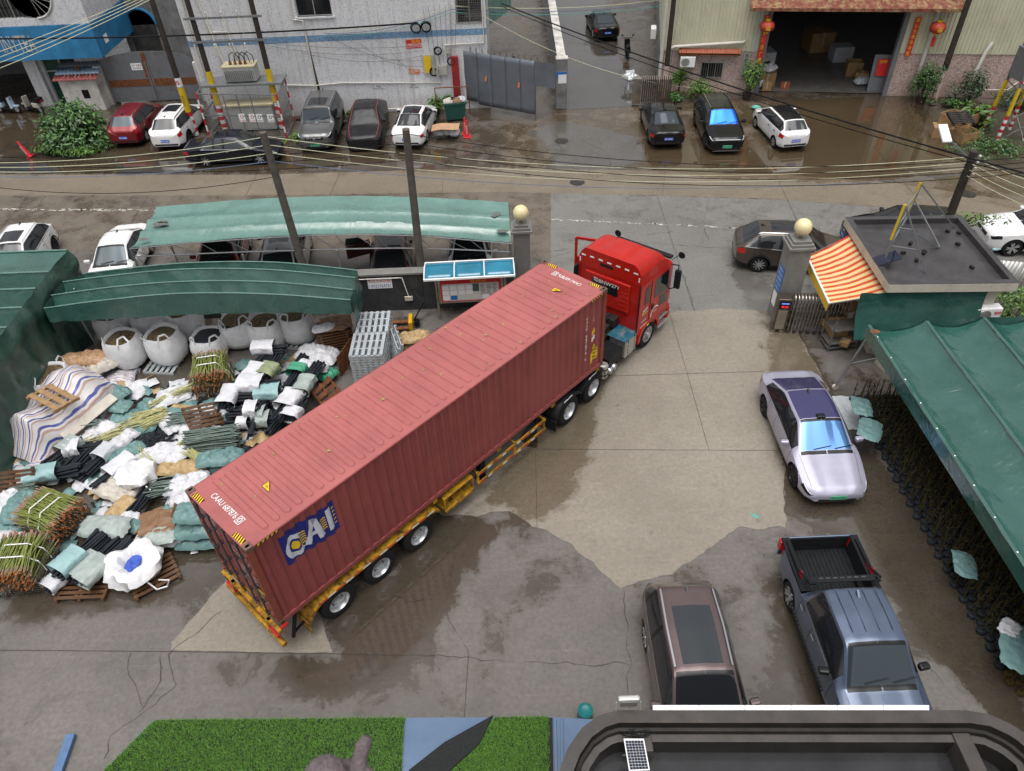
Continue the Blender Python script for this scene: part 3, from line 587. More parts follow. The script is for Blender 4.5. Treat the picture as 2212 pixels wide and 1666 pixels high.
pipe(yb,[(-12.95,-.1,8),(-12.95,-.1,.6)],.1);pipe(yb,[(-12.2,-.08,6.5),(-12.35,-.08,.9),(-11.8,-.08,.8)],.03);pipe(yb,[(4.6,-.15,3.0),(4.4,-.25,2.6),(4.1,-.25,.2)],.1);pipe(yb,[(1.35,-.12,8.5),(1.35,-.12,.8)],.1);pipe(yb,[(9.2,-.12,9),(8.6,-.12,3),(6.3,-.15,.5),(3.6,-.15,.45)],.035)
def hang_board(name,label,x_,z0,z1,w_,m,chars,tm,cat):
 t_=thing(name,label,cat,yb.matrix_basis@Vector((x_,-.14,z0))if False else(Matrix.Translation(yb.location)@Matrix.Rotation(YR,4,'Z'))@Vector((x_,-.14,0)),YR)
 mb=MB();mb.b2((-w_/2,-.02,z0),(w_/2,0,z1));mb.build('board',m,t_);n=len(chars);st=(z1-z0)/n
 for i,ch in enumerate(chars):
  mb=MB();lettering(mb,ch,(0,-.024,z1-st*(i+.5)),(1,0,0),(0,0,1),w_*.62,st*.74,0,.01);mb.build('lettering',tm,t_,fix=False)
hang_board('company_board','upright grey company name board left of the factory doorway',-8.15,.9,2.3,.36,'frame_alu','东莞市世越','text_black','sign')
hang_board('door_couplet','red paper couplet strip on the left side of the factory doorway',-7.42,1.7,4.3,.3,'poster_red','年心意财源广来','text_yellow','banner')
hang_board('door_couplet','red paper couplet strip on the right side of the factory doorway',.45,2.25,4.25,.3,'poster_red','顺心生意年年旺','text_yellow','banner')
# TARPAULIN CANOPIES
def tarp_mat(name,c,rough=.28,wr=.5,c2=None):
 m,t,p=newmat(name);geo=t.n('NewGeometry').outputs['Position']
 f=t.noise(geo,.9,6,.65,.5);cc=t.mix(t.rng(f,.3,.72),tuple(x*.82 for x in c),c2 or tuple(min(1,x*1.2)for x in c))
 cc=t.mix(t.rng(t.noise(geo,2.6,5,.7),.6,.8,0,.45),cc,tuple(x*.5 for x in c));t.lk(cc,p.inputs['Base Color'])
 t.lk(t.rng(t.noise(geo,1.6,4,.6),.3,.7,rough*.55,rough*1.6),p.inputs['Roughness']);p.inputs['Specular IOR Level'].default_value=1.0
 h=t.math('ADD',t.noise(geo,1.8,3,.5,1.2),t.math('MULTIPLY',t.noise(geo,6,4,.6,.8),.3));t.lk(t.bump(h,wr,.06),p.inputs['Normal']);return m
tarp_mat('tarp_dark',(.028,.085,.07),.3,.55);tarp_mat('tarp_mid',(.032,.095,.076),.26,.5);tarp_mat('tarp_light',(.11,.215,.185),.22,.35);tarp_mat('tarp_right',(.017,.082,.064),.1,.45,(.032,.105,.086));tarp_mat('tarp_curtain',(.014,.052,.036),.4,.6)
mat('galv',(.33,.34,.35),.4,.7,var=.15,scale=5,dirt=.2,dcol=(.2,.1,.05));mat('mud_leaf',(.12,.13,.115),.8,var=.4,scale=18,bump=.5)
def interp(P_,t):
 """P_: list of Vectors; t 0..1 along"""
 n=len(P_)-1;x_=min(n-1e-6,max(0,t*n));i=int(x_);a=P_[max(0,i-1)];b=P_[i];c=P_[i+1];d=P_[min(n,i+2)];s=x_-i
 return.5*((2*b)+(c-a)*s+(2*a-5*b+4*c-d)*s*s+(3*b-a-3*c+d)*s**3)
def bow_surface(rows,nx,ny,sag,wr=.02,mode='sag'):
 mb=MB();nr=len(rows)-1
 def fn(u,v):
  k=min(nr-1,int(v*nr))if v<1 else nr-1;s=v*nr-k
  a=interp(rows[k],u);b=interp(rows[k+1],u);p=a.lerp(b,s)
  if mode=='sag':p.z-=sag*4*s*(1-s)
  else:
   d=s/.42 if s<.42 else(1-s)/.58;yy=s*.55 if s<.42 else lerp(.231,1,(s-.42)/.58)
   p=a.lerp(b,yy);p.z-=sag*d
   p+=Vector((0,-1,0))*.05*mn.noise(Vector((p.x*2.6,k*3.1,s*1.5)))*min(1,d*2)
  q=p*1.7;p.z+=wr*mn.noise(q)+wr*.6*mn.noise(p*5);return p
 mb.grid(nx,ny*nr,fn);return mb
cp=thing('carport','pale green wet tarpaulin carport over the row of parked cars','carport',(0,0,0))
zz=lambda u:2.5+.38*math.sin(math.pi*u)
def row(pts,z0,arch):
 n=len(pts);return[G(x_,y_,z0+arch*math.sin(math.pi*i/(n-1)))for i,(x_,y_)in enumerate(pts)]
rows=[row([(337,447),(520,432),(700,424),(880,425),(1098,437)],2.45,.4),row([(318,474),(515,462),(700,453),(885,455),(1100,468)],2.6,.42),row([(303,500),(510,487),(700,478),(890,481),(1102,494)],2.6,.42),row([(280,535),(500,516),(700,506),(890,507),(1104,524)],2.5,.4)]
mb=bow_surface(rows,70,10,.13,.02);mb.build('tarpaulin','tarp_light',cp,smooth=70,fix=False)
for r_ in rows:mb=MB();mb.tube([interp(r_,i/20)+Vector((0,0,-.045))for i in range(21)],.025,6);mb.build('bow','galv',cp,smooth=50)
fr=rows[3];lowc=[p+Vector((0,.05,-.42-.25*math.sin(math.pi*i/4)))for i,p in enumerate(fr)]
mb=MB();mb.tube([interp(lowc,i/20)for i in range(21)],.03,6);mb.build('lower_chord','galv',cp,smooth=50)
for i in range(17):mb=MB();mb.cyl(interp(fr,i/17)-Vector((0,0,.05)),interp(lowc,(i+(.5 if i%2 else.9))/17),.015,n=5);mb.build('truss_web','galv',cp)
for q in(rows[0][0],rows[3][0],rows[0][-1],rows[3][-1]):mb=MB();mb.cyl((q.x,q.y,0),(q.x,q.y,q.z-.05),.035,n=8);mb.build('post','galv',cp)
for r_ in(0,2):
 a,b=rows[r_][0],rows[r_+1][0];mb=MB();mb.cyl((a.x,a.y,.3),(b.x,b.y,b.z-.1),.018,n=5);mb.build('brace','galv',cp)
mb=MB()
for(x_,y_,s_)in((345,485,.34),(1075,462,.25),(310,518,.22),(1085,500,.25),(352,480,.2),(1068,468,.16)):
 c=G(x_,y_,2.62);mb.add([c+Vector((math.cos(a)*s_*(.5+.8*random.random()),math.sin(a)*s_*.5,.03))for a in[math.tau*k/12 for k in range(12)]],[tuple(range(12))])
lv=mb.build('leaf_litter','mud_leaf',cp,fix=False);lv['kind']='stuff'
cb_=thing('pleated_canopy','dark green pleated canopy stretched above the white bulk bags','canopy',(0,0,0))
B=[[(182,592),(300,578),(430,568),(600,568),(772,585)],[(137,610),(262,594),(410,582),(590,584),(768,601)],[(112,639),(245,621),(400,609),(585,610),(762,627)],[(96,667),(230,649),(390,635),(575,636),(757,649)]]
rows=[row(b,2.6,.5)for b in B]
mb=bow_surface(rows,80,12,.42,.018,'pleat');mb.build('tarpaulin','tarp_mid',cb_,smooth=65,fix=False)
fr=rows[3];mb=MB()
mb.grid(80,12,lambda u,v:interp(fr,u)+Vector((0,-.03-.06*v-.05*v*math.sin(u*60)*(.5+mn.noise(Vector((u*9,v,0)))),-v*(.47+.30*math.sin(math.pi*u)+.04*mn.noise(Vector((u*14,1,5)))))));mb.build('front_curtain','tarp_dark',cb_,smooth=65,fix=False)
for sd,e in((0,0),(1,-1)):
 mb=MB();pts=[r_[e]for r_ in rows];mb.grid(10,8,lambda u,v:interp(pts,u)+Vector(((.03 if e else-.03)+.08*(mn.noise(Vector((u*4,v*2,7+e)))),0,-v*(1.15+.1*mn.noise(Vector((u*6,0,2)))))));mb.build('end_curtain','tarp_dark',cb_,smooth=60,fix=False)
for r_ in rows:mb=MB();mb.tube([interp(r_,i/24)+Vector((0,-.01,.03))for i in range(25)],.022,6);mb.build('bow','tarp_light',cb_,smooth=50)  # paler bow tubes, light along the pleat ridges put into the colour
for x_,y_,bx_,by_ in((-15.6,20.7,-16.1,21.1),(-15.0,21.2,-15.3,21.2),(-14.4,21.8,-14.7,21.8),(-15.3,22.2,-15.1,21.4),(-14.0,22.6,-14.6,21.6)):
 mb=MB();mb.cyl((x_,y_,.02),(bx_,by_+.3,2.45),.035,n=6);mb.build('post','galv',cb_)
mb=MB();mb.cyl((-15.9,21.0,2.3),(-14.5,21.5,1.0),.025,n=6);mb.build('brace','galv',cb_)
for x_ in(-6.1,-9.5):mb=MB();mb.cyl((x_,23.1,0),(x_,23.1,2.7),.035,n=6);mb.build('post','galv',cb_)
ca=thing('side_canopy','dark green stepped canopy with a long side curtain at the left edge','canopy',(0,0,0))
ends=[G(146,541,3.0),G(107,588,3.0),G(78,624,3.0),G(49,665,3.0),G(16,708,3.0),G(-25,760,3.0),G(-75,825,3.0),G(-130,905,3.0)]
rows=[[e+Vector((-14*(1-k/4),.2*(1-k/4),0))for k in range(5)]for e in ends]
mb=bow_surface(rows[:2],40,8,.06,.03);mb.build('roof_sheet','tarp_mid',ca,smooth=60,fix=False)
mb=bow_surface(rows[1:],50,10,.62,.03,'pleat');mb.build('tarpaulin','tarp_mid',ca,smooth=60,fix=False)
for r_ in rows:mb=MB();mb.tube([interp(r_,i/8)+Vector((0,-.01,.03))for i in range(9)],.03,6);mb.build('bow','tarp_light',ca,smooth=50)  # tubes in a paler tone draw lit ridges where pleat shading is faint
def curt(u,v):
 p=interp(ends,u);out=.34*v+.10*v*math.sin(u*46+2*mn.noise(Vector((u*7,v*2,0))))+.12*mn.noise(Vector((u*16,v*2.5,3)));q=Vector((p.x+out*.9+.12*math.sin(math.pi*min(1,v*4)),p.y,p.z*(1-v)+.03));q.z-=.3*max(0,math.sin(u*7*math.pi))*(1-v)*(v>0.02);return q
mb=MB();mb.grid(110,26,curt);mb.build('side_curtain','tarp_curtain',ca,smooth=60,fix=False)
mb=MB();e=ends[0];mb.grid(30,12,lambda u,v:(e.x-14*(1-u),e.y+.05*math.sin(u*60)*v+.2*(1-u),lerp(e.z,.05,v)));mb.build('back_curtain','tarp_curtain',ca,smooth=60,fix=False)
cr=thing('stem_canopy','dark green tarpaulin canopy over the rows of weighted stems at right','canopy',(0,0,0))
T0=G(1857,703,2.75);T1=G(2212,1161,2.75);xl=(T0 .x+G(1907,759,2.75).x+T1 .x)/3;y1_,y0_=T0 .y,4.0
bowx=[xl+k*1.72 for k in range(6)];bz=lambda x_,y_:2.75+.10*math.sin((x_-xl)*.35)
def rt(u,v):
 k=min(4,int(u*5));s=u*5-k;x_=lerp(bowx[k],bowx[k+1],s);y_=lerp(y1_,y0_,v);z_=bz(x_,y_)-.30*(4*s*(1-s))**.8-.02*mn.noise(Vector((x_*1.4,y_*.6,0)))
 z_+=.035*mn.noise(Vector((x_*3,y_*2,1)))+.02*mn.noise(Vector((x_*7,y_*4,2)))-.05*max(0,mn.noise(Vector((x_*.9,y_*2.0,4))))*(4*s*(1-s));return(x_+.04*mn.noise(Vector((x_,y_*1.2,8)))*(0 if k==0 and s<.05 else 1),y_,z_)
mb=MB();mb.grid(60,90,rt);mb.build('tarpaulin','tarp_right',cr,smooth=60,fix=False)
mb=MB();mb.grid(90,4,lambda u,v:(xl-.03-.03*v+.02*mn.noise(Vector((u*20,v,0))),lerp(y1_,y0_,u),2.75-.42*v));mb.build('side_skirt','tarp_right',cr,smooth=60,fix=False)
mb=MB();mb.grid(50,4,lambda u,v:(lerp(xl,bowx[-1],u),y1_+.03+.04*v*mn.noise(Vector((u*20,v,0))),bz(lerp(xl,bowx[-1],u),0)-.05*abs(math.sin(u*5*math.pi))-.4*v));mb.build('end_skirt','tarp_right',cr,smooth=60,fix=False)
for x_ in bowx:mb=MB();mb.grid(1,60,lambda u,v:(x_-.05+u*.1,lerp(y1_,y0_,v),bz(x_,0)+.012+.008*mn.noise(Vector((v*30,x_,0)))));mb.build('seam_sheen','tarp_mid',cr,fix=False);mb=MB();mb.tube([(x_,lerp(y1_,y0_,i/6),bz(x_,0)-.04)for i in range(7)],.03,6);mb.build('bow','galv',cr)  # seam strips made paler than the tarp to suggest sky sheen along the bows
mat('caster',(.55,.5,.42),.5)
for(x_,y_,tx,ty)in((10.56,17.53,xl+.05,y1_-.15),(12.62,17.5,xl+1.75,y1_-.1)):
 mb=MB();mb.cyl((x_,y_,.12),(tx,ty,2.62),.04,n=8);lg=mb.build('leg','galv',cr);mb=MB();mb.lathe([(0,-.04),(.1,-.04),(.1,.04),(0,.04)],14,(x_,y_,.105),'Y');mb.build('caster','caster',lg)
mb=MB();mb.cyl((10.72,17.5,1.1),(12.3,17.5,1.45),.025,n=6);mb.build('brace','galv',cr)
for y_ in(12.5,8.0):
 mb=MB();mb.cyl((xl+1.7,y_,0),(xl+1.7,y_,2.6),.04,n=8);mb.build('leg','galv',cr)
for k in range(14):
 mb=MB();mb.lathe([(0,0),(.022,0),(.018,.01)],8,(xl+.02,y1_-.6-k*.95,2.76));mb.build('button','text_white',cr)
mb=MB();c=G(1890,717,2.76);mb.add([c+Vector((math.cos(a)*.14,math.sin(a)*.1,.015))for a in[math.tau*k/10 for k in range(10)]],[tuple(range(10))]);mb.build('rust_patch','rust',cr,fix=False)
# GUARD HOUSE, GATE, STREET WALL
mat('granite',(.20,.195,.185),.35,var=.15,scale=3,dirt=.25,dcol=(.09,.085,.075),dscale=1.2);mat('granite_black',(.045,.047,.052),.22,var=.35,scale=2.2,dirt=.3,dcol=(.10,.105,.11),dscale=.9);mat('lamp_cream',(.74,.64,.36),.25,var=.06,scale=2,spec=.6)
mat('roof_wet',(.055,.052,.054),.18,var=.25,scale=1.4,dirt=.3,dcol=(.03,.028,.024),dscale=1.1,bump=.05,bscale=5);mat('cream_wall',(.52,.48,.40),.65,var=.1,dirt=.3,dcol=(.25,.22,.17));mat('stainless',(.42,.38,.33),.22,.85,var=.2,scale=2);mat('stainless_dark',(.12,.10,.085),.3,.7,var=.2)
def gate_pier(loc,label,h,s_=.62):
 t_=thing('gate_pier',label,'gate pillar',loc)
 zs=[0,h*.36,h*.72,h]
 for a,b in zip(zs[:-1],zs[1:]):mb=MB();mb.b2((-s_/2,-s_/2,a+.004),(s_/2,s_/2,b-.004));mb.build('stone_slab','granite',t_,bevel=.006)
 for i,(w_,z_)in enumerate(((s_+.16,h),(s_+.04,h+.1),(s_-.1,h+.2))):mb=MB();mb.b2((-w_/2,-w_/2,z_+.002),(w_/2,w_/2,z_+.1));mb.build('cap','granite',t_,bevel=.01)
 lp=thing('globe_lamp','cream globe lamp on the '+('granite pillar beside the pale carport' if 'carport' in label else 'granite pillar beside the sliding gate'),'lamp',(loc[0],loc[1],h+.3))
 mb=MB();mb.lathe([(.12,.0),(.12,.03),(.07,.05),(.07,.12)],16);mb.build('base','stainless',lp,smooth=40)
 mb=MB();n=16;mb.lathe([(math.sin(math.pi*k/n)*.29,.39-math.cos(math.pi*k/n)*.29)for k in range(n+1)],28);mb.build('globe','lamp_cream',lp,smooth=80)
 return t_
gate_pier((.60,24.45,0),'left grey granite gate pillar at the end of the carport',2.45);gp_=gate_pier((9.98,21.55,0),'right grey granite gate pillar by the sliding gate and guard house',3.05,.72)
mb=MB();mb.b2((-.366,-.25,1.2),(-.372,.25,2.2));mb.build('notice','sign_blue',gp_);mb=MB();mb.b2((-.367,-.2,.55),(-.373,.22,1.12));mb.build('notice','text_white',gp_)
mb=MB()
for k in range(5):lettering(mb,('温馨提示','来访登记','减速慢行','禁止停车','扫码入厂')[k],(-.376,0,2.08-.19*k),(0,-1,0),(0,0,1),.4,.1)
mb.build('lettering','text_white',gp_,fix=False)
sgt=thing('sliding_gate','stainless steel folding gate closed up against the right gate pillar','gate',(9.46,20.85,0),math.radians(-8))
mb=MB();mb.b2((-.05,-.22,.12),(.42,.22,1.45));bxo=mb.build('drive_box','stainless_dark',sgt,bevel=.03)
mb=MB();mb.b2((.02,-.236,.2),(.34,-.222,1.02));mb.build('front_panel','stainless',bxo);mb=MB();mb.b2((.03,-.24,1.08),(.36,-.222,1.38));sc_=mb.build('screen','black_part',bxo)
mat('led_red',(.9,.03,.05),.4,var=0,emit=1.2);mat('led_blue',(.15,.25,.8),.4,var=0,emit=.6)
mb=MB();lettering(mb,'欢迎',(.2,-.243,1.16),(1,0,0),(0,0,1),.24,.1);mb.build('screen_text','led_red',bxo,fix=False);mb=MB();mb.b2((.07,-.244,1.27),(.33,-.241,1.32));mb.build('screen_text','led_blue',bxo)
for k in range(17):
 x_=.52+k*.115;mb=MB();mb.tube([(x_,-.2,.14),(x_,-.2,1.42),(x_,-.12,1.53),(x_,.12,1.53),(x_,.2,1.42),(x_,.2,.14)],.022,7);mb.build('gate_bar','stainless',sgt,smooth=50)
 if k%2==0:
  mb=MB();mb.lathe([(0,-.03),(.06,-.03),(.06,.03),(0,.03)],12,(x_,-.2,.075),'Y');mb.build('wheel','stainless_dark',sgt,smooth=40)
for z_ in(.35,.7,1.05):mb=MB();mb.bar((.5,0,z_),(2.4,0,z_),.3,.02);mb.build('lattice','stainless_dark',sgt)
for x_ in(.03,.3):mb=MB();mb.lathe([(0,-.04),(.075,-.04),(.075,.04),(0,.04)],12,(x_,-.15,.09),'Y');mb.build('wheel','stainless',sgt,smooth=40)
RC=[G(1826,469,3.05),G(2075,465,3.05),G(2203,612,3.05),G(1921,615,3.05)]
gh=thing('guard_house','small cream guard house with a wet flat parapet roof','guard house',(0,0,0))
P_=[(p.x,p.y)for p in RC];ctr=Vector((sum(p[0]for p in P_)/4,sum(p[1]for p in P_)/4))
def inset(k):return[tuple(ctr+(Vector(p)-ctr)*k)for p in P_]
mb=MB();mb.prism(inset(.985),2.72,2.86);mb.build('roof_slab','roof_wet',gh)
for i in range(4):
 a,b,c,d=P_[i],P_[(i+1)%4],inset(.90)[(i+1)%4],inset(.90)[i]
 mb=MB();mb.prism([a,b,c,d],2.74,3.05);mb.build('parapet','cream_wall' if i in(2,3)else 'roof_wet',gh,bevel=.01)
 mb=MB();mb.prism([a,b,c,d],3.053,3.062);mb.build('coping','roof_wet',gh)
mb=MB();mb.prism(inset(.86),0,2.72);mb.build('wall','cream_wall',gh)
q0,q3=inset(.868)[3],inset(.868)[2]
mb=MB();mb.grid(30,10,lambda u,v:(lerp(q0[0]-1.0,q3[0]-.5,u),lerp(q0[1],q3[1],u)-.12-.5*v*v+.04*mn.noise(Vector((u*12,v*3,0))),lerp(2.66,1.15,v)));mb.build('side_tarp','tarp_right',gh,smooth=60,fix=False)
def ac_unit(loc,rot,label,brand=None):
 t_=thing('air_conditioner',label,'air conditioner',loc,rot);mb=MB();mb.b2((-.42,-.16,0),(.42,.16,.58));mb.build('casing','text_white',t_,bevel=.025)
 mb=MB();mb.lathe([(0,0),(.23,0),(.24,.012),(0,.012)],24,(0,0,0),'Y');mb.xf(Matrix.Translation((-.13,-.172,.29)));mb.build('fan_guard','frame_alu',t_,fix=False)
 for k in range(5):mb=MB();mb.tube([(-.13+math.cos(a)*(.05+k*.04),-.176,.29+math.sin(a)*(.05+k*.04))for a in[math.tau*j/20 for j in range(20)]],.004,4,closed=True);mb.build('guard_ring','bars_steel',t_)
 if brand:
  mb=MB();mb.b2((.18,-.168,.36),(.38,-.163,.46));mb.build('badge','poster_red',t_);mb=MB();lettering(mb,brand,(.28,-.171,.41),(1,0,0),(0,0,1),.15,.06);mb.build('lettering','text_white',t_,fix=False)
 for x_ in(-.3,.3):mb=MB();mb.bar((x_,-.16,-.02),(x_,.3,-.02),.04);mb.build('bracket','bars_steel',t_)
 return t_
pA=G(2115,690,1.5);ac_unit((pA.x+.1,pA.y,1.45),.0,'white air conditioner unit on the guard house wall beside the green tarp','TCL')
pB=(Matrix.Translation(yb.location)@Matrix.Rotation(YR,4,'Z'));ac_unit(pB@Vector((-11.45,-.3,1.55)),YR,'white air conditioner unit on the pink tiled factory wall',None);ac_unit(pB@Vector((-13.45,3.2,2.1)),YR-math.pi/2,'white air conditioner unit on the factory wall along the alley',None)
def stripe_mat(name,cs,sc,axis=0):
 m,t,p=newmat(name);geo=t.n('TexCoord').outputs['UV'];sx=t.n('SeparateXYZ');t.lk(geo,sx.inputs[0])
 f=t.math('FRACT',t.math('MULTIPLY',sx.outputs[axis],sc));r=t.n('ValToRGB');r.color_ramp.interpolation='CONSTANT';e=r.color_ramp.elements
 while len(e)<len(cs):e.new(.5)
 for k,c in enumerate(cs):e[k].position=c[0];e[k].color=(*c[1],1)
 t.lk(f,r.inputs[0]);pos=t.n('NewGeometry').outputs['Position'];c=t.mix(t.rng(t.noise(pos,2.5,5,.7),.45,.8,0,.35),r.outputs[0],(.5,.42,.3));t.lk(c,p.inputs['Base Color']);p.inputs['Roughness'].default_value=.35
 t.lk(t.bump(t.noise(pos,7,4,.6),.35,.02),p.inputs['Normal']);return m
def uv_grid(mb,name,mats,nx,ny,parent,smooth=60):
 o=mb.build(name,mats,parent,smooth=smooth,fix=False);uv=o.data.uv_layers.new(name='UVMap');n=nx+1
 for lp in o.data.loops:uv.data[lp.index].uv=((lp.vertex_index%n)/nx,(lp.vertex_index//n)/ny)
 return o
stripe_mat('awning_stripe',[(0,(.50,.035,.025)),(.38,(.68,.38,.04)),(.5,(.66,.50,.30)),(.86,(.68,.38,.04))],12,0);mat('valance',(.62,.40,.04),.5,var=.15)
sa=thing('striped_awning','red and yellow striped awning on the side of the guard house','awning',(0,0,0))
A0,A1=G(1845,500,2.75),G(1928,628,2.65);B0,B1=G(1743,553,2.25),G(1792,656,2.0)
mb=MB();mb.grid(48,20,lambda u,v:A0 .lerp(A1,u).lerp(B0 .lerp(B1,u),v)+Vector((0,0,-.16*math.sin(math.pi*v)*(.5+.5*math.sin(math.pi*u))+.025*mn.noise(Vector((u*5,v*4,0))))));uv_grid(mb,'fabric','awning_stripe',48,20,sa)
mb=MB();mb.grid(60,3,lambda u,v:B0 .lerp(B1,u)+Vector((-.02-.03*v,-.03*v,-.26*v-(.04*abs(math.sin(u*40))if v>.9 else 0))));mb.build('valance','valance',sa,smooth=60,fix=False)
mb=MB();mb.cyl(B0,B1,.035,n=8);mb.build('front_bar','text_white',sa,smooth=40)
for a,b in((A0,B0),(A1,B1)):mb=MB();mb.cyl(a-Vector((0,0,.12)),b,.02,n=6);mb.build('arm','bars_steel',sa)
swl=thing('street_wall','low black stone wall between the yard and the carport','wall',(0,0,0))
nseg=8
for i in range(nseg):
 a,b=lerp(-13.5,.25,i/nseg),lerp(-13.5,.25,(i+1)/nseg);yy=lambda x_:22.75+(x_+5.5)*.13*0;mb=MB();mb.b2((a+.004,23.0,0),(b-.004,23.3,1.6));mb.build('stone_panel','granite_black',swl,bevel=.004)
mb=MB();mb.b2((-13.5,22.95,1.603),(.26,23.36,1.69));mb.build('coping','granite',swl,bevel=.01)
mb=MB();mb.b2((-5.2,22.985,1.05),(-4.3,22.995,1.5));nt_=mb.build('painted_notice','text_white',swl);mb=MB();lettering(mb,'附近叉车出租',(-4.75,22.98,1.38),(1,0,0),(0,0,1),.8,.13);mb.build('lettering','poster_red',swl,fix=False);mb=MB();lettering(mb,'13922764751',(-4.75,22.98,1.16),(1,0,0),(0,0,1),.8,.13);mb.build('lettering','sign_blue',swl,fix=False)
pipe(swl,[(-5.9,22.95,1.5),(-4.1,22.95,1.5),(-3.9,22.95,1.5),(-3.75,22.95,.65)],.022);mb=MB();mb.b2((-3.9,22.88,.5),(-3.6,22.95,.68));mb.build('socket_box','cream_wall',swl,bevel=.01)
nb_=thing('notice_board','steel framed notice board with a blue roof by the black wall','notice board',(-1.35,22.35,0),math.radians(1))
mat('poly_blue',(.012,.17,.27),.12,var=.25,scale=1.2,spec=.8);mat('paper',(.62,.61,.58),.6,var=.1,scale=12)
for x_ in(-1.25,1.25):mb=MB();mb.cyl((x_,0,0),(x_,0,2.1),.05,n=10);mb.build('post','stainless',nb_,smooth=40)
mb=MB();mb.b2((-1.2,-.08,.75),(1.2,.02,1.85));mb.build('case','stainless',nb_,bevel=.02);mb=MB();mb.b2((-1.1,-.095,.83),(1.1,-.083,1.77));pn=mb.build('panel','poster_red',nb_)
mb=MB();mb.b2((-1.02,-.106,.88),(1.02,-.098,1.60));mb.build('backing','paper',nb_)
for r_ in range(3):
 for c_ in range(7):
  if r_==2 or c_<4:
   x_=-.92+c_*.29;z_=1.45-r_*.22;mb=MB();mb.b2((x_-.12,-.113,z_-.09),(x_+.12,-.108,z_+.09));mb.build('notice_sheet',random.choice(['text_white','paper','text_white','poster_orange','sign_blue'])if r_==2 else 'text_white',pn)
mb=MB();lettering(mb,'宣传栏',(.3,-.108,1.69),(1,0,0),(0,0,1),.6,.12);mb.build('lettering','text_yellow',nb_,fix=False)
mb=MB();mb.b2((.05,-.112,1.25),(.3,-.107,1.58));mb.build('green_sign','tarp_mid',pn)
mb=MB()
for k in range(26):mb.b2((.36+(k%3)*.22,-.111,1.53-(k//3)*.055),(.36+(k%3)*.22+random.uniform(.1,.19),-.108,1.545-(k//3)*.055))
tx=mb.build('print_lines','text_black',pn);tx['kind']='stuff'
for k in range(3):
 a,b=lerp(-1.6,1.6,k/3),lerp(-1.6,1.6,(k+1)/3);mb=MB();mb.grid(6,6,lambda u,v:(lerp(a+.02,b-.02,u),lerp(-.5,.55,v),2.12+.12*math.sin(math.pi*v)));mb.build('roof_sheet','poly_blue',nb_,smooth=60,solid=.01)
for k in range(4):x_=lerp(-1.6,1.6,k/3);mb=MB();mb.tube([(x_,lerp(-.5,.55,v/6),2.115+.12*math.sin(math.pi*v/6))for v in range(7)],.022,6);mb.build('roof_rib','text_white',nb_)
for y_ in(-.52,.57):mb=MB();mb.b2((-1.62,y_-.03,2.07),(1.62,y_+.03,2.14));mb.build('roof_edge','text_white',nb_)
# NEAR PORCH ROOF AND BLUE CANOPY WITH TURF
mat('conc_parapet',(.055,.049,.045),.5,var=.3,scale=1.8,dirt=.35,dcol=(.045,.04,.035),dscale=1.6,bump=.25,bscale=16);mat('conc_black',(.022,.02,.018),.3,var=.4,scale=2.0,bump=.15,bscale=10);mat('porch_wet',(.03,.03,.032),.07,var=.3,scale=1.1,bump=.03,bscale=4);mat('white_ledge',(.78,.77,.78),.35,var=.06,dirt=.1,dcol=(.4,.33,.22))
ZP=5.0
po=[(1195,1720),(1203,1690),(1210,1658),(1227,1615),(1257,1572),(1295,1545),(1333,1534),(1681,1534),(2084,1534),(2135,1542),(2182,1563),(2212,1582),(2260,1625),(2290,1690)]
pw=[G(x_,y_,ZP)for x_,y_ in po]
pr_=thing('porch_roof','dark concrete porch roof with a curved parapet and standing rainwater','porch roof',(0,0,0))
inn=[];
for i,p in enumerate(pw):
 t_=(pw[min(i+1,len(pw)-1)]-pw[max(i-1,0)]).normalized();inn.append(Vector((t_.y,-t_.x,0)))
def off(d,z):return[Vector((p.x+n_.x*d,p.y+n_.y*d,z))for p,n_ in zip(pw,inn)]
prof=[(0,0),(0,ZP),(.20,ZP+.01),(.21,ZP-.14),(.26,ZP-.15),(.27,ZP-.24),(.38,ZP-.25),(.39,ZP-.62)]
mb=MB();L=[off(d,z)for d,z in prof];n=len(pw)
for r_ in L:mb.v+=[tuple(p)for p in r_]
for a in range(len(prof)-1):
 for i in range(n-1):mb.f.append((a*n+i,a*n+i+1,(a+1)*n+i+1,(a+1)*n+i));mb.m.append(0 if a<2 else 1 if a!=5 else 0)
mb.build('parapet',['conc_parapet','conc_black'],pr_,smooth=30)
fl=off(.39,ZP-.62);mb=MB();mb.add([tuple(p)for p in fl]+[(fl[-1].x,1.0,ZP-.62),(fl[0].x,1.0,ZP-.62)],[tuple(range(n+2))]);mb.build('roof_floor','porch_wet',pr_,fix=False)
for x_,yb_ in((1388,1590),(2075,1590)):
 g=G(x_,yb_,ZP-.25);mb=MB();mb.b2((g.x-.13,g.y-(.25 if x_<1500 else 1.9),ZP-.62),(g.x+.13,g.y+.12,ZP-.2));mb.build('rib_wall','conc_parapet',pr_,bevel=.02)
WA,WB=G(1410,1522,ZP-.05),G(2006,1523,ZP-.05);WC=G(2012,1534,ZP-.05)
nl=6
for i in range(nl):
 a=WA.lerp(WB,i/nl);b=WA.lerp(WB,(i+1)/nl);x0,x1=(lerp(1410,2008,(i+k)/nl)+(.3,-.3)[k]for k in(0,1));mb=MB();mb.extr([G(q,r,ZP-.05)for q,r in((x0,1522.5),(x1,1522.5),(x1,1535.5),(x0,1535.5))],(0,0,-.28));mb.build('white_ledge','white_ledge',pr_,bevel=.01)
mat('puddle_ring',(.06,.06,.062),.1)
t_=thing('solar_panel','small white framed solar panel on the near porch roof','solar panel',G(1381,1640,ZP-.35));mat('solar_cell',(.012,.016,.035),.12,var=.2,scale=9,spec=.7)
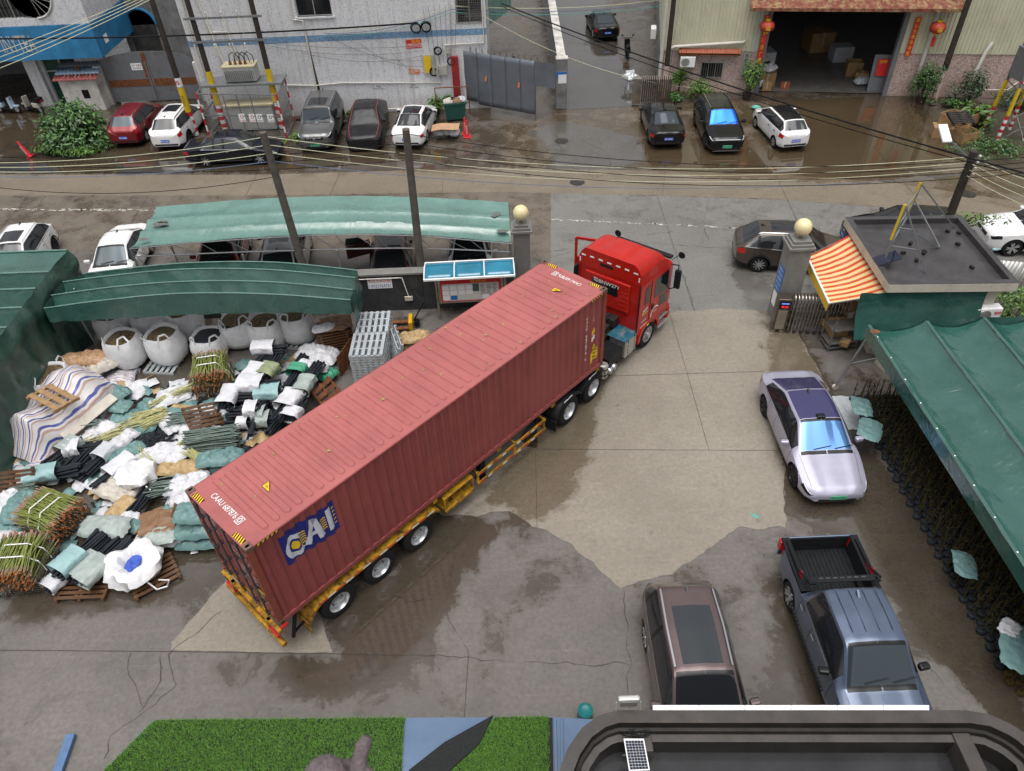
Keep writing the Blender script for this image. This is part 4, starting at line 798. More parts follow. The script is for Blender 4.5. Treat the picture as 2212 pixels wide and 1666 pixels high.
SP=[G(1347,1596,ZP-.02),G(1391,1596,ZP-.02),G(1404,1664,ZP-.30),G(1359,1666,ZP-.30)];o_=Vector(t_.location);SPl=[p-o_ for p in SP];nrm=(SPl[1]-SPl[0]).cross(SPl[3]-SPl[0]).normalized()*-1
def spq(u,v):return SPl[0].lerp(SPl[1],u).lerp(SPl[3].lerp(SPl[2],u),v)
mb=MB();mb.extr([spq(0,0),spq(1,0),spq(1,1),spq(0,1)],-nrm*.02);mb.build('frame','text_white',t_,bevel=.004)
for i in range(6):
 for j in range(10):mb=MB();u0,v0=.06+i*.148,.05+j*.091;mb.add([spq(u0,v0)+nrm*.004,spq(u0+.138,v0)+nrm*.004,spq(u0+.138,v0+.082)+nrm*.004,spq(u0,v0+.082)+nrm*.004],[(0,1,2,3)]);mb.build('cell','solar_cell',t_,fix=False)
mb=MB();c0=spq(.1,.5);mb.cyl(c0,c0+Vector((-.05,.1,-.26)),.012,n=6);mb.build('stand','frame_alu',t_)
pts=[];c0=G(1372,1583,ZP-.2)
for k in range(70):a=k*.55;pts.append(c0+Vector((math.cos(a)*.13+.1*math.sin(k*.13),math.sin(a)*.055-.012*k*.05,.03+.03*random.random())))
mb=MB();mb.tube(pts,.008,5);o=mb.build('coiled_wire','cable_black',None,smooth=60);tag(o,'tangle of black wire on the porch parapet above the solar panel','wire')
g=G(1357,1520,ZP+.12);t_=thing('flood_light','grey solar floodlight on the edge of the near porch roof','floodlight',(g.x,g.y,ZP+.02))
mb=MB();mb.b2((-.17,-.04,.06),(.17,.05,.3));mb.build('housing','frame_alu',t_,bevel=.03);mb=MB();mb.b2((-.13,-.05,.1),(.13,-.042,.24));mb.build('heat_fins','bars_steel',t_)
mb=MB();mb.tube([(-.19,0,.16),(-.19,-.06,-.06),(.19,-.06,-.06),(.19,0,.16)],.012,6);mb.build('bracket','frame_alu',t_)
ZT=3.0
mat('blue_steel',(.10,.15,.235),.12,var=.12,scale=1.2,dirt=.25,dcol=(.12,.15,.2),dscale=.9);mat('turf_back',(.02,.022,.022),.7,var=.3,scale=30,bump=.3,bscale=90)
bc=thing('blue_canopy','blue steel sheet canopy roof under the green artificial turf','canopy',(0,0,0))
bp=[G(330,1558,ZT-.05),G(875,1552,ZT-.05),G(1060,1551,ZT-.05),G(1190,1550,ZT-.05),G(1290,1556,ZT-.05),G(1320,1760,ZT-.05),G(200,1760,ZT-.05),G(215,1680,ZT-.05)]
edg=[(870,1100),(1100,1190),(1190,1330)]
mb=MB();mb.prism([(p.x,p.y)for p in bp],ZT-.12,ZT-.02);mb.build('roof_sheet','blue_steel',bc)
for x_ in(1199,1213):a,b=G(x_,1552,ZT),G(x_+3,1700,ZT);mb=MB();mb.bar(a,b,.05,.04);mb.build('seam','blue_steel',bc,bevel=.008)
a,b=G(1188,1551,ZT),G(1190,1700,ZT);mb=MB();mb.bar(a,b,.09,.025);mb.build('edge_strip','turf_back',bc)
for x_ in(-6.5,-1.5):mb=MB();mb.cyl((x_,5.2,0),(x_,5.2,ZT-.13),.05,n=8);mb.build('post','galv',bc)
def turf_mat():
 m,t,p=newmat('turf');geo=t.n('NewGeometry').outputs['Position'];f=t.noise(geo,45,4,.7);g2=t.noise(geo,2.2,4,.6)
 c=t.mix(t.rng(f,.3,.7),(.09,.26,.025),(.27,.52,.09));c=t.mix(t.rng(g2,.3,.7,0,.35),c,(.10,.30,.03));t.lk(c,p.inputs['Base Color']);p.inputs['Roughness'].default_value=.7
 t.lk(t.bump(f,1.0,.03),p.inputs['Normal'])
turf_mat()
def turf(name,label,pts,n_bl):
 q=[G(x_,y_,ZT)for x_,y_ in pts];pl=[(p.x,p.y)for p in q];t_=thing(name,label,'turf',(0,0,0));mb=MB();mb.prism(pl,ZT-.015,ZT+.004);mb.build('backing','turf_back',t_)
 mb=MB();x0=min(p[0]for p in pl);x1=max(p[0]for p in pl);y0=max(6.0-2,min(p[1]for p in pl));y1=max(p[1]for p in pl);k=0
 while k<n_bl:
  x_,y_=random.uniform(x0,x1),random.uniform(y0,y1)
  if sdist((x_,y_),pl)>.02:k+=.2;continue
  k+=1;h=random.uniform(.03,.055);a=random.random()*6.28;dx,dy=math.cos(a)*.007,math.sin(a)*.007;lx,ly=random.uniform(-.03,.03),random.uniform(-.03,.03)
  mb.add([(x_-dx,y_-dy,ZT),(x_+dx,y_+dy,ZT),(x_+lx,y_+ly,ZT+h)],[(0,1,2)])
 o=mb.build('grass_blades','turf',t_,fix=False);o['kind']='stuff'
 return t_
turf('artificial_turf','large sheet of green artificial turf left of the bare blue strip',[(335,1556),(600,1554),(873,1551),(868,1620),(864,1720),(180,1720),(225,1666)],60000)
tf=turf('artificial_turf','smaller sheet of green artificial turf right of the folded black edge',[(1070,1550),(1184,1550),(1184,1720),(960,1720),(975,1660),(1035,1605)],26000)
fo=[G(x_,y_,ZT+.012)for x_,y_ in((1048,1556),(1066,1546),(1036,1608),(975,1664),(930,1710),(860,1720),(885,1664),(960,1605))];mb=MB();mb.extr(fo,(0,0,.05));mb.build('folded_edge','turf_back',tf,bevel=.015)
# CONTAINER, TRAILER AND TRACTOR
CL,CW,CH=12.192,2.438,2.896
CAZ=math.radians(45.962)
cont=thing('shipping_container','long dark red corrugated shipping container on the yellow trailer','shipping container',(-5.5565,9.0042,1.32),CAZ)
PITCH,DEP=.2757,.046
def wave(x):
 t_=((x-.22)/PITCH)%1.0
 if t_<.26:return 0.0
 if t_<.5:return(t_-.26)/.24
 if t_<.76:return 1.0
 return(1-t_)/.24
XB=[]
x=.22
while x<CL-.2:
 for k in(0,.26,.5,.76):
  if x+k*PITCH<CL-.2:XB.append(x+k*PITCH)
 x+=PITCH
XB=[.16]+XB+[CL-.16]
for side in(0,1):
 mb=MB();z0,z1=.14,CH-.10
 yy=lambda x_:(.012+wave(x_)*DEP)if side==0 else(CW-.012-wave(x_)*DEP)
 vs=[];
 for x_ in XB:vs+=[(x_,yy(x_),z0),(x_,yy(x_),z1)]
 mb.add(vs,[(2*i,2*i+2,2*i+3,2*i+1)for i in range(len(XB)-1)])
 mb.build('side_panel','cont_red',cont)
 y0,y1=(0.0,.06)if side==0 else(CW-.06,CW)
 mb=MB();mb.b2((.16,y0,CH-.10),(CL-.16,y1,CH-.035));mb.build('top_rail','cont_red',cont,bevel=.008)
 mb=MB();mb.b2((.16,y0,.0),(CL-.16,y1,.14));mb.build('bottom_rail','cont_red',cont,bevel=.008)
mb=MB();mb.b2((.17,.03,CH-.05),(CL-.17,CW-.03,CH-.034));nr=39
for i in range(nr):
 xc=lerp(.62,CL-.62,i/(nr-1));hw=.088;ya,yb=.17,CW-.17
 def loop(ins,z):
  L=[]
  for cx_,cy_,a0 in((xc,ya+.08,math.pi),(xc,yb-.08,0)):
   for k in range(5):
    a=a0+math.pi*k/4;L.append((cx_+math.cos(a)*(hw-ins),cy_+math.sin(a)*(.08-ins*.9),z))
  return L
 A=loop(0,CH-.0335);B=loop(.026,CH-.002);n=len(A)
 mb.add(A+B,[tuple(range(n,2*n))]+[(k,(k+1)%n,n+(k+1)%n,n+k)for k in range(n)])
mb.build('roof_panel','cont_roof_lit',cont,smooth=35)
mb=MB()
for x_ in(.0,CL-.17):mb.b2((x_,.0,CH-.06),(x_+.17,CW,CH-.025))
for x_ in(.17,CL-.45):mb.b2((x_,.05,CH-.0338),(x_+.28,.36,CH-.029));mb.b2((x_,CW-.36,CH-.0338),(x_+.28,CW-.05,CH-.029))
mb.build('roof_header','cont_roof_lit',cont,bevel=.005)
for x_ in(0,CL-.16):
 for y_ in(0,CW-.10):
  mb=MB();mb.b2((x_+.002,y_+.002,.118),(x_+.158,y_+.098,CH-.118));mb.build('corner_post','cont_post',cont,bevel=.006)
for x_ in(0,CL-.178):
 for y_ in(0,CW-.162):
  for z_ in(0,CH-.118):
   mb=MB();mb.b2((x_-.003,y_-.003,z_),(x_+.181,y_+.165,z_+.12));c=mb.build('corner_casting','cast_steel',cont,bevel=.012)
   mb=MB();zz=z_+.122 if z_>1 else z_+.06
   if z_>1:mb.lathe([(.0,0),(.03,0)],12);mb.xf(Matrix.Translation((x_+.09,y_+.081,z_+.1215))@Matrix.Diagonal((1.9,1.0,1,1)))
   else:mb.lathe([(.0,0),(.03,0)],12);mb.xf(Matrix.Translation((x_+.09,-.0045 if y_<1 else CW+.0045,zz))@Matrix.Rotation(math.pi/2,4,'X')@Matrix.Diagonal((1.5,1,1,1)))
   mb.build('slot','black_part',c,fix=False)
mb=MB();ys=[.1+i*(CW-.2)/36 for i in range(37)];vs=[]
for i,y_ in enumerate(ys):d=(0,0,.045,.045)[i%4];vs+=[(CL-.03-d,y_,.12),(CL-.03-d,y_,CH-.1)]
mb.add(vs,[(2*i,2*i+2,2*i+3,2*i+1)for i in range(36)]);mb.build('front_panel','cont_red',cont)
mb=MB();mb.b2((.1,.05,.02),(CL-.1,CW-.05,.1));mb.build('floor_frame','black_part',cont)
for k in(0,1):
 ya,yb=(.105,CW/2-.008)if k==0 else(CW/2+.008,CW-.105)
 mb=MB();zs=[.13,.45,.52,.95,1.02,1.45,1.52,1.95,2.02,2.45,2.52,CH-.11];vs=[]
 for i,z_ in enumerate(zs):d=0.0 if(i%4)in(0,3)else.03;vs+=[(.035+d,ya,z_),(.035+d,yb,z_)]
 mb.add(vs,[(2*i,2*i+1,2*i+3,2*i+2)for i in range(len(zs)-1)])
 d=mb.build('door','cont_red',cont)
 for q in(.28,.74):
  y_=lerp(ya,yb,q);mb=MB();mb.cyl((-.012,y_,.07),(-.012,y_,CH-.05),.02,n=8)
  for z_ in(.12,.6,1.2,1.8,2.3,CH-.13):mb.box((.005,y_,z_),(.06,.09,.07))
  mb.build('locking_bar','rod_grey',d,smooth=40)
  mb=MB();mb.bar((-.03,y_,1.12+.1*q),(-.03,y_+.42*(1 if k else-1)*(.9 if q<.5 else.55),1.12+.1*q),.02,.035);mb.build('handle','rod_grey',d)
 ye=ya if k==0 else yb
 for z_ in(.3,1.0,1.9,2.55):
  mb=MB();mb.box((.01,ye+(.04 if k==0 else-.04),z_),(.05,.13,.14));mb.build('hinge','cont_post',d)
def roofmark(s,x_,y_,w_,h_,flip,m='mark_white'):
 mb=MB();u=(0,-1,0)if not flip else(0,1,0);v=(1,0,0)if not flip else(-1,0,0)
 lettering(mb,s,(x_,y_,CH-.0205),u,v,w_,h_);mb.build('lettering',m,cont,fix=False)
roofmark('CAAU 687876',.36,1.40,.95,.14,False);roofmark('0',.36,.80,.09,.14,False)
roofmark('CAAU 687876',CL-.36,1.14,.85,.13,True);roofmark('0',CL-.36,1.70,.08,.13,True)
mb=MB()
for x_,yc in((.36,.80),(CL-.36,1.70)):
 for a,b in(((-.1,-.08),(.1,-.065)),((-.1,.065),(.1,.08)),((-.1,-.065),(-.085,.065)),((.085,-.065),(.1,.065))):mb.b2((x_+a[0],yc+a[1],CH-.0235),(x_+b[0],yc+b[1],CH-.0222))
mb.build('check_box','mark_white',cont)
def stripes(x_,ya,yb,rows=5):
 mb=MB();mb.b2((x_,ya,CH-.0245),(x_+.13,yb,CH-.0238),1)
 for i in range(rows):
  y_=lerp(ya,yb,i/rows);d=(yb-ya)/rows*.5
  mb.add([(x_,y_,CH-.0225),(x_,y_+d,CH-.0225),(x_+.13,min(yb,y_+d+.06),CH-.0225),(x_+.13,min(yb,y_+.06),CH-.0225)],[(0,1,2,3)],0)
 mb.build('hazard_stripe',['mark_yellow','mark_black'],cont,fix=False)
for x_ in(.03,CL-.16):
 for ya,yb in((.23,.58),(CW-.58,CW-.23)):stripes(x_,ya,yb)
for x0_,sg in((.22,1),(CL-.22,-1)):
 mb=MB();mb.box((x0_+sg*.28,-.0035,CH-.068),(.56,.004,.055),None,1)
 for i in range(5):
  a=x0_+sg*(.02+i*.11);mb.add([(a,-.0075,CH-.095),(a+sg*.055,-.0075,CH-.095),(a+sg*.09,-.0075,CH-.041),(a+sg*.035,-.0075,CH-.041)],[(0,1,2,3)],0)
 mb.build('hazard_stripe',['mark_yellow','mark_black'],cont,fix=False)
def tri(c,u,v,s_,name='warning_sign'):
 c=Vector(c);u=Vector(u);v=Vector(v);nrm=u.cross(v).normalized();mb=MB()
 for k,(sc,off)in enumerate(((1.0,0),(.84,.0015))):
  mb.add([c+v*(s_*.62*sc)+nrm*off,c+(u*-.58-v*.42)*s_*sc+nrm*off,c+(u*.58-v*.42)*s_*sc+nrm*off],[(0,1,2)],1-k)
 for k in range(3):mb.add([c+u*(a*s_*.2)+v*(s_*(.02-.1*k+b))+nrm*.003 for a,b in((-1,-.02),(1,-.02),(1,.02),(-1,.02))],[(0,1,2,3)],1)
 return mb.build(name,['mark_yellow','mark_black'],cont,fix=False)
tri((1.28,1.15,CH+.003),(0,-1,0),(.8,.6,0),.26);tri((CL-1.05,1.12,CH+.003),(0,1,0),(-.85,.5,0),.26)
def conform(mb,name,mats,off=.004):
 me=mb.mesh(name,mats);bm=bmesh.new();bm.from_mesh(me);xs=[v.co.x for v in bm.verts];lo,hi=min(xs),max(xs)
 for x_ in XB:
  if lo<x_<hi:bmesh.ops.bisect_plane(bm,geom=bm.verts[:]+bm.edges[:]+bm.faces[:],plane_co=(x_,0,0),plane_no=(1,0,0))
 for v in bm.verts:v.co.y=.012+wave(v.co.x)*DEP-off-v.co.y
 bm.to_mesh(me);bm.free();return link(name,me,cont)
def sidetext(s,xc,zc,w_,h_,m='mark_white'):
 mb=MB();lettering(mb,s,(xc,0,zc),(1,0,0),(0,0,1),w_,h_);conform(mb,'lettering',[m])
for i,ch in enumerate('CAAU 687876 0'):
 if ch!=' ':sidetext(ch,CL-.92,2.30-i*.128,.065,.10)
for i,ch in enumerate('45G1'):sidetext(ch,CL-.58,2.45-i*.125,.06,.10)
mb=MB();mb.add([(CL-.67,0,.42),(CL-.33,0,.52),(CL-.33,0,.92),(CL-.58,0,.92),(CL-.67,0,.8)],[(0,1,2,3,4)]);conform(mb,'height_sign',['mark_yellow'])
for s,zc,w_ in(('CAUTION',.85,.26),('9 6"',.72,.2),('HIGH',.58,.22)):
 mb=MB();lettering(mb,s,(CL-.48,.002,zc),(1,0,0),(0,0,1),w_,.085,0,.03);conform(mb,'lettering',['mark_black'])
mb=MB();mb.add([(CL-.66,0,1.28),(CL-.46,0,1.28),(CL-.46,0,1.45),(CL-.66,0,1.45)],[(0,1,2,3)]);conform(mb,'label',['tape_white'])
mb=MB();mb.add([(CL-.66,0,1.52),(CL-.46,0,1.52),(CL-.46,0,1.7),(CL-.66,0,1.7)],[(0,1,2,3)]);conform(mb,'label',['mark_yellow'])
tri((CL-.55,-.002,1.08),(1,0,0),(0,0,1),.2)
def wq(pts,y_=0.0):return[(p[0],y_,p[1])for p in pts]
lx,lz=.70,1.56
def LG(u,v):return(lx+u*1.42,lz+v*.98+.05*math.sin(u*6.0))
nb=16;mb=MB();top=[LG(i/nb,1.0)for i in range(nb+1)];bot=[LG(i/nb,0.0)for i in range(nb+1)]
for i in range(nb):mb.add(wq([bot[i],bot[i+1],top[i+1],top[i]]),[(0,1,2,3)])
conform(mb,'logo_flag',['logo_blue'])
def ring(c,r0,r1,a0,a1,sx=1,sz=1,n=20):
 mb=MB()
 for i in range(n):
  a,b=lerp(a0,a1,i/n),lerp(a0,a1,(i+1)/n)
  q=[(c[0]+math.cos(t_)*r*sx,c[1]+math.sin(t_)*r*sz)for t_,r in((a,r0),(b,r0),(b,r1),(a,r1))]
  mb.add(wq([LG(*p)for p in q],.003),[(0,1,2,3)])
 return mb
conform(ring((.22,.42),.22,.37,.75,5.6,.5,1),'logo_letter',['logo_grey'])
mb=MB();mb.add(wq([LG(*p)for p in((.36,.16),(.46,.16),(.64,.88),(.54,.88))],.003),[(0,1,2,3)]);mb.add(wq([LG(*p)for p in((.56,.88),(.65,.88),(.74,.16),(.62,.16))],.003),[(0,1,2,3)]);mb.add(wq([LG(*p)for p in((.48,.34),(.66,.34),(.65,.46),(.5,.46))],.004),[(0,1,2,3)])
conform(mb,'logo_letter',['logo_grey'])
mb=MB();mb.add(wq([LG(*p)for p in((.82,.18),(.92,.18),(.92,.9),(.82,.9))],.003),[(0,1,2,3)]);conform(mb,'logo_letter',['logo_grey'])
conform(ring((.22,.42),.0,.14,0,6.2832,.5,1),'logo_dot',['mark_yellow'])
mb=MB()
for k in range(5):
 for a,b,s0 in((.30,.42,.28),(.70,.80,.30),(.945,.985,.22)):
  z_=s0+k*(.13 if a>.9 else.085);mb.add(wq([LG(*p)for p in((a,z_),(b,z_+.03),(b,z_+.07),(a,z_+.04))],.003),[(0,1,2,3)])
conform(mb,'logo_stripe',['mark_yellow'])
mb=MB();
for z_,s in((2.3,'CAAU 687876'),(2.1,'45G1'),(1.6,'MAX.WT. 32,500 KG'),(1.45,'TARE 3,700 KG'),(1.3,'CU.CAP. 76.4 CUM')):lettering(mb,s,(.02,.62,z_),(0,-1,0),(0,0,1),.7,.075)
mb.build('lettering','mark_white',cont,fix=False)
mb=MB();mb.b2((.018,.16,.75),(.024,.6,1.1));mb.build('consolidated_plate','mark_yellow',cont)
mat('leaf_fallen',(.30,.34,.08),.5,var=.4,scale=20)
mb=MB()
for i in range(34):
 x_=random.uniform(.4,CL-.3);y_=random.uniform(.1,CW-.1);a=random.random()*6;s_=random.uniform(.02,.06)
 c,d=math.cos(a)*s_,math.sin(a)*s_;mb.add([(x_-c,y_-d,CH+.004),(x_+d*.5,y_-c*.5,CH+.006),(x_+c,y_+d,CH+.004),(x_-d*.5,y_+c*.5,CH+.006)],[(0,1,2,3)])
o=mb.build('fallen_leaves','leaf_fallen',None,fix=False);o.location=cont.location;o.rotation_euler=cont.rotation_euler;tag(o,'tiny yellow green leaves scattered on the red container roof','leaves',kind='stuff')
def lorry_wheel(parent,x_,y_,R=.51,wdt=.28,sgn=-1,front=False):
 """sgn -1: outer face toward -y"""
 mb=MB();h=wdt/2
 mb.lathe([(R*.56,-h*.92),(R*.70,-h),(R*.9,-h*.98),(R*.975,-h*.82),(R,-h*.6),(R,h*.6),(R*.975,h*.82),(R*.9,h*.98),(R*.70,h),(R*.56,h*.92)],36,(0,0,0),'Y',cap=False)
 t_=mb.build('wheel','tyre',parent,smooth=50);t_.location=(x_,y_,R+.012)
 mb=MB();o_=sgn
 prof=[(R*.57,o_*h*.9),(R*.585,o_*h*.97),(R*.555,o_*h*.98),(R*.53,o_*h*.8),(R*.5,o_*h*.1 if not front else o_*h*.9),(R*.42,o_*h*(-.15 if not front else.98)),(R*.34,o_*h*(-.1 if not front else 1.05)),(R*.2,o_*h*(-.1 if not front else 1.1)),(R*.2,o_*h*.35 if not front else o_*h*1.4),(R*.14,o_*h*.42 if not front else o_*h*1.5),(0,o_*h*.42 if not front else o_*h*1.5)]
 mb.lathe(prof,32,(0,0,0),'Y',cap=False);mb.build('rim','rim_silver',t_,smooth=40)
 mb=MB()
 for k in range(10):
  a=k*math.tau/10;yb=o_*h*(-.1 if not front else 1.05);mb.cyl((math.cos(a)*R*.3,yb,math.sin(a)*R*.3),(math.cos(a)*R*.3,yb+o_*.035,math.sin(a)*R*.3),.016,n=6)
 mb.build('wheel_nuts','rod_grey',t_)
 mb=MB()
 for k in range(8):
  a=k*math.tau/8+.3;yb=o_*(h*(-.13 if not front else 1.0)+.004);c=Vector((math.cos(a)*R*.44,yb,math.sin(a)*R*.44));mb.lathe([(0,0),(.03,0)],8,(0,0,0),'Y');mb.xf(Matrix.Translation(c),len(mb.v)-16)
 mb.build('hand_holes','black_part',t_,fix=False)
 return t_
tr=thing('container_trailer','yellow skeletal three axle trailer under the red container','trailer',(-5.5565,9.0042,0),CAZ)
for y_ in(.72,1.72):
 mb=MB();mb.b2((.0,y_-.07,1.0),(9.6,y_+.07,1.30));mb.b2((9.6,y_-.07,1.14),(12.0,y_+.07,1.305));mb.build('main_beam','trailer_yellow',tr,bevel=.01)
for x_ in(.12,2.2,4.9,7.4,9.8,12.0):
 mb=MB();mb.b2((x_-.08,.03,1.14),(x_+.08,CW-.03,1.316));mb.build('cross_beam','trailer_yellow',tr,bevel=.01)
for x_ in(1.50,2.83,4.16):
 mb=MB();mb.cyl((x_,.1,.52),(x_,CW-.1,.52),.07,n=10);mb.build('axle','black_part',tr,smooth=40)
 for y_,sg in((.10,-1),(.42,-1),(CW-.42,1),(CW-.10,1)):lorry_wheel(tr,x_,y_,sgn=sg)
for sd in(0,1):
 f=(lambda y_:y_)if sd==0 else(lambda y_:CW-y_)
 prof=[(.62,.62),(.74,.84),(.92,1.02),(1.15,1.09),(4.55,1.09),(4.78,1.02),(4.95,.86)]
 mb=MB()
 vs=[];
 for x_,z_ in prof:vs+=[(x_,f(-.06),z_),(x_,f(.50),z_+.015),(x_,f(-.06),z_-.07)]
 n=len(prof);mb.add(vs,[(3*i,3*i+3,3*i+4,3*i+1)for i in range(n-1)]+[(3*i,3*i+2,3*i+5,3*i+3)for i in range(n-1)])
 mg=mb.build('mudguard','trailer_yellow',tr,solid=.012)
 for x_ in(1.2,1.75,2.3,2.9,3.5,4.1,4.5):
  mb=MB();mb.box((x_,f(.2),1.112),(.035,.5,.03));mb.build('stiffener','trailer_yellow',mg)
 for i,x_ in enumerate([.98+.27*k for k in range(14)]):
  mb=MB();mb.b2((x_,f(-.064),1.035),(x_+.24,f(-.0665),1.082));mb.build('reflective_tape',('tape_red','tape_white')[i%2],mg)
 mb=MB();mb.b2((5.15,f(-.03),.55),(6.25,f(.45),.60));mb.b2((5.15,f(-.03),1.04),(6.25,f(.45),1.09))
 for x_ in(5.17,6.23):mb.bar((x_,f(0.0),.56),(x_,f(0.0),1.08),.06);mb.bar((x_,f(.42),.56),(x_,f(.42),1.08),.06)
 mb.bar((5.15,f(-.02),.58),(6.25,f(-.02),.58),.07,.1);mb.build('tool_rack','trailer_yellow',tr,bevel=.006)
 sg=MB()
 for z_ in(.62,.98):sg.b2((6.42,f(-.045),z_-.05),(9.35,f(-.005),z_+.05))
 for x_ in(6.46,8.0,9.3):sg.b2((x_-.045,f(-.004),.58),(x_+.045,f(.03),1.06));sg.bar((x_,f(.03),1.0),(x_,f(.65),1.15),.06)
 gd=sg.build('side_guard','trailer_yellow',tr,bevel=.006)
 for z_ in(.62,.98):
  for i in range(9):
   x_=6.5+i*.31;mb=MB();mb.b2((x_,f(-.047),z_-.03),(x_+.15,f(-.049),z_+.03));mb.build('reflective_tape',('tape_red','tape_white')[i%2],gd)
 mb=MB();mb.b2((6.9,f(.35),.25),(7.1,f(.55),1.2));mb.b2((6.85,f(.3),.03),(7.15,f(.6),.08));mb.bar((7.0,f(.45),.08),(7.0,f(.45),.3),.09);mb.build('landing_leg','black_part',tr,bevel=.008)
 mb=MB();mb.bar((.25,f(.15),.5),(.62,f(.12),.66),.05);mb.bar((.2,f(.1),.45),(.45,f(.1),1.2),.07);mb.build('mudflap_stay','black_part',tr)
 mb=MB();mb.b2((.58,f(-.05),.25),(.62,f(.5),.68));mb.build('mudflap','trailer_yellow' if sd==0 else 'black_part',tr)
 mb=MB();mb.b2((-.02,f(.01),1.19),(.18,f(-.03),1.27));mb.build('marker_lamp','tape_red',tr)
mb=MB();mb.tube([(-.08,-.03,.62),(-.08,CW+.03,.62)],.07,10);mb.b2((-.12,.4,.62),(.0,.5,1.2));mb.b2((-.12,CW-.5,.62),(.0,CW-.4,1.2));mb.build('rear_bumper','trailer_yellow',tr,smooth=40)
mb=MB();mb.b2((-.1,-.02,1.06),(0,CW+.02,1.20));mb.build('rear_beam','trailer_yellow',tr,bevel=.01)
for i in range(8):
 mb=MB();mb.b2((-.107,.15+i*.28,1.09),(-.103,.36+i*.28,1.16));mb.build('reflective_tape',('tape_red','mark_black')[i%2],tr)
for y_ in(.3,CW-.3):
 mb=MB();mb.b2((-.13,y_-.2,.8),(-.06,y_+.2,.92));mb.build('tail_lamp','tape_red',tr,bevel=.01)
mat('air_pipe',(.02,.02,.02),.5)
paint('truck_red',(.46,.014,.008),.1,.36,.6)
mat('chassis_black',(.022,.021,.02),.55,var=.4,scale=12,dirt=.3,dcol=(.09,.07,.05),dscale=6)
mat('tank_alu',(.50,.49,.46),.38,.7,var=.15,scale=5,dirt=.25,dcol=(.2,.16,.11));mat('tank_blue',(.012,.09,.14),.45,var=.2,scale=6,dirt=.4,dcol=(.3,.25,.18),dscale=4)
mat('plastic_black',(.016,.017,.019),.38,var=.2,scale=6);mat('glass_dark',(.012,.014,.016),.04,var=0,spec=.9);mat('engine_dirt',(.035,.03,.026),.6,var=.5,scale=16,bump=.6,bscale=30);mat('alu_plate',(.42,.42,.41),.4,.6,var=.2,scale=20)
TH=math.radians(50)
tk=thing('truck_tractor','bright red high roof truck tractor with its far door open','truck',(1.67,18.33,0),TH)
for y_ in(-.43,.43):
 mb=MB();mb.b2((-2.1,y_-.05,.82),(4.5,y_+.05,1.1));mb.build('chassis_rail','chassis_black',tk,bevel=.01)
for x_ in(-1.35,0.0):
 mb=MB();mb.cyl((x_,-.9,.53),(x_,.9,.53),.1,n=10);mb.lathe([(0,-.18),(.2,-.12),(.24,0),(.2,.12),(0,.18)],12,(x_,0,.53),'Y');mb.build('axle','chassis_black',tk,smooth=40)
 for y_,sg in((-1.12,-1),(-.80,-1),(.80,1),(1.12,1)):lorry_wheel(tk,x_,y_,R=.52,wdt=.27,sgn=sg)
for y_,sg in((-1.08,-1),(1.08,1)):lorry_wheel(tk,3.45,y_,R=.52,wdt=.29,sgn=sg,front=True)
for sg in(-1,1):
 mb=MB();prof=[(-2.05,.55),(-2.0,.82),(-1.82,1.05),(-1.55,1.13),(-1.2,1.13),(-.86,1.0),(-.68,.86),(-.5,1.0),(-.15,1.14),(.2,1.13),(.48,1.03),(.64,.8),(.68,.5)]
 vs=[]
 for x_,z_ in prof:vs+=[(x_,sg*.60,z_+.01),(x_,sg*1.22,z_),(x_,sg*1.27,z_-.08)]
 n=len(prof);mb.add(vs,[(3*i,3*i+3,3*i+4,3*i+1)for i in range(n-1)]+[(3*i+1,3*i+4,3*i+5,3*i+2)for i in range(n-1)])
 mg=mb.build('mudguard','plastic_black',tk,smooth=50,solid=.01)
 for x_,z_ in((-1.62,1.135),(-.28,1.14)):
  mb=MB();mb.box((x_+.2,sg*1.245,z_-.05),(.42,.012,.05));mb.build('reflective_tape','tape_white',mg)
 mb=MB();mb.b2((-2.09,sg*.62,.2),(-2.06,sg*1.25,.62));mb.build('mudflap','plastic_black',tk)
 mb=MB();mb.b2((-.7,sg*.62,.3),(-.68,sg*1.22,.9));mb.build('mudflap','plastic_black',tk)
mb=MB();mb.b2((-1.3,-.42,1.12),(-.1,.42,1.2));mb.lathe([(0,1.22),(.45,1.24),(.48,1.2)],20,(-.7,0,0));mb.build('fifth_wheel','chassis_black',tk)
mb=MB()
for i in range(4):mb.b2((.75+i*.3,-.40,1.13),(1.0+i*.3,.40,1.16))
mb.build('deck_plate','alu_plate',tk)
mb=MB();mb.box((2.35,0,1.05),(1.1,.75,.5));mb.cyl((1.4,0,1.0),(2.2,0,1.0),.3,n=12);mb.box((2.45,-.35,1.35),(.35,.3,.3));mb.cyl((2.2,.3,1.3),(2.6,.3,1.5),.14,n=10)
for i in range(14):mb.box((random.uniform(1.9,2.7),random.uniform(-.5,.5),random.uniform(1.1,1.5)),(random.uniform(.05,.25),random.uniform(.05,.2),random.uniform(.05,.2)),rz(random.random()))
mb.build('engine','engine_dirt',tk)
for i in range(7):
 mb=MB();y0=random.uniform(-.5,.4);a=Vector((2.5,y0,1.5));b=Vector((.9+random.random()*.6,y0+random.uniform(-.2,.2),1.15))
 mb.tube([a,a.lerp(b,.3)+Vector((0,.1,.12)),a.lerp(b,.7)+Vector((0,-.1,.05)),b],.018,6);mb.build('hose','air_pipe',tk,smooth=60)
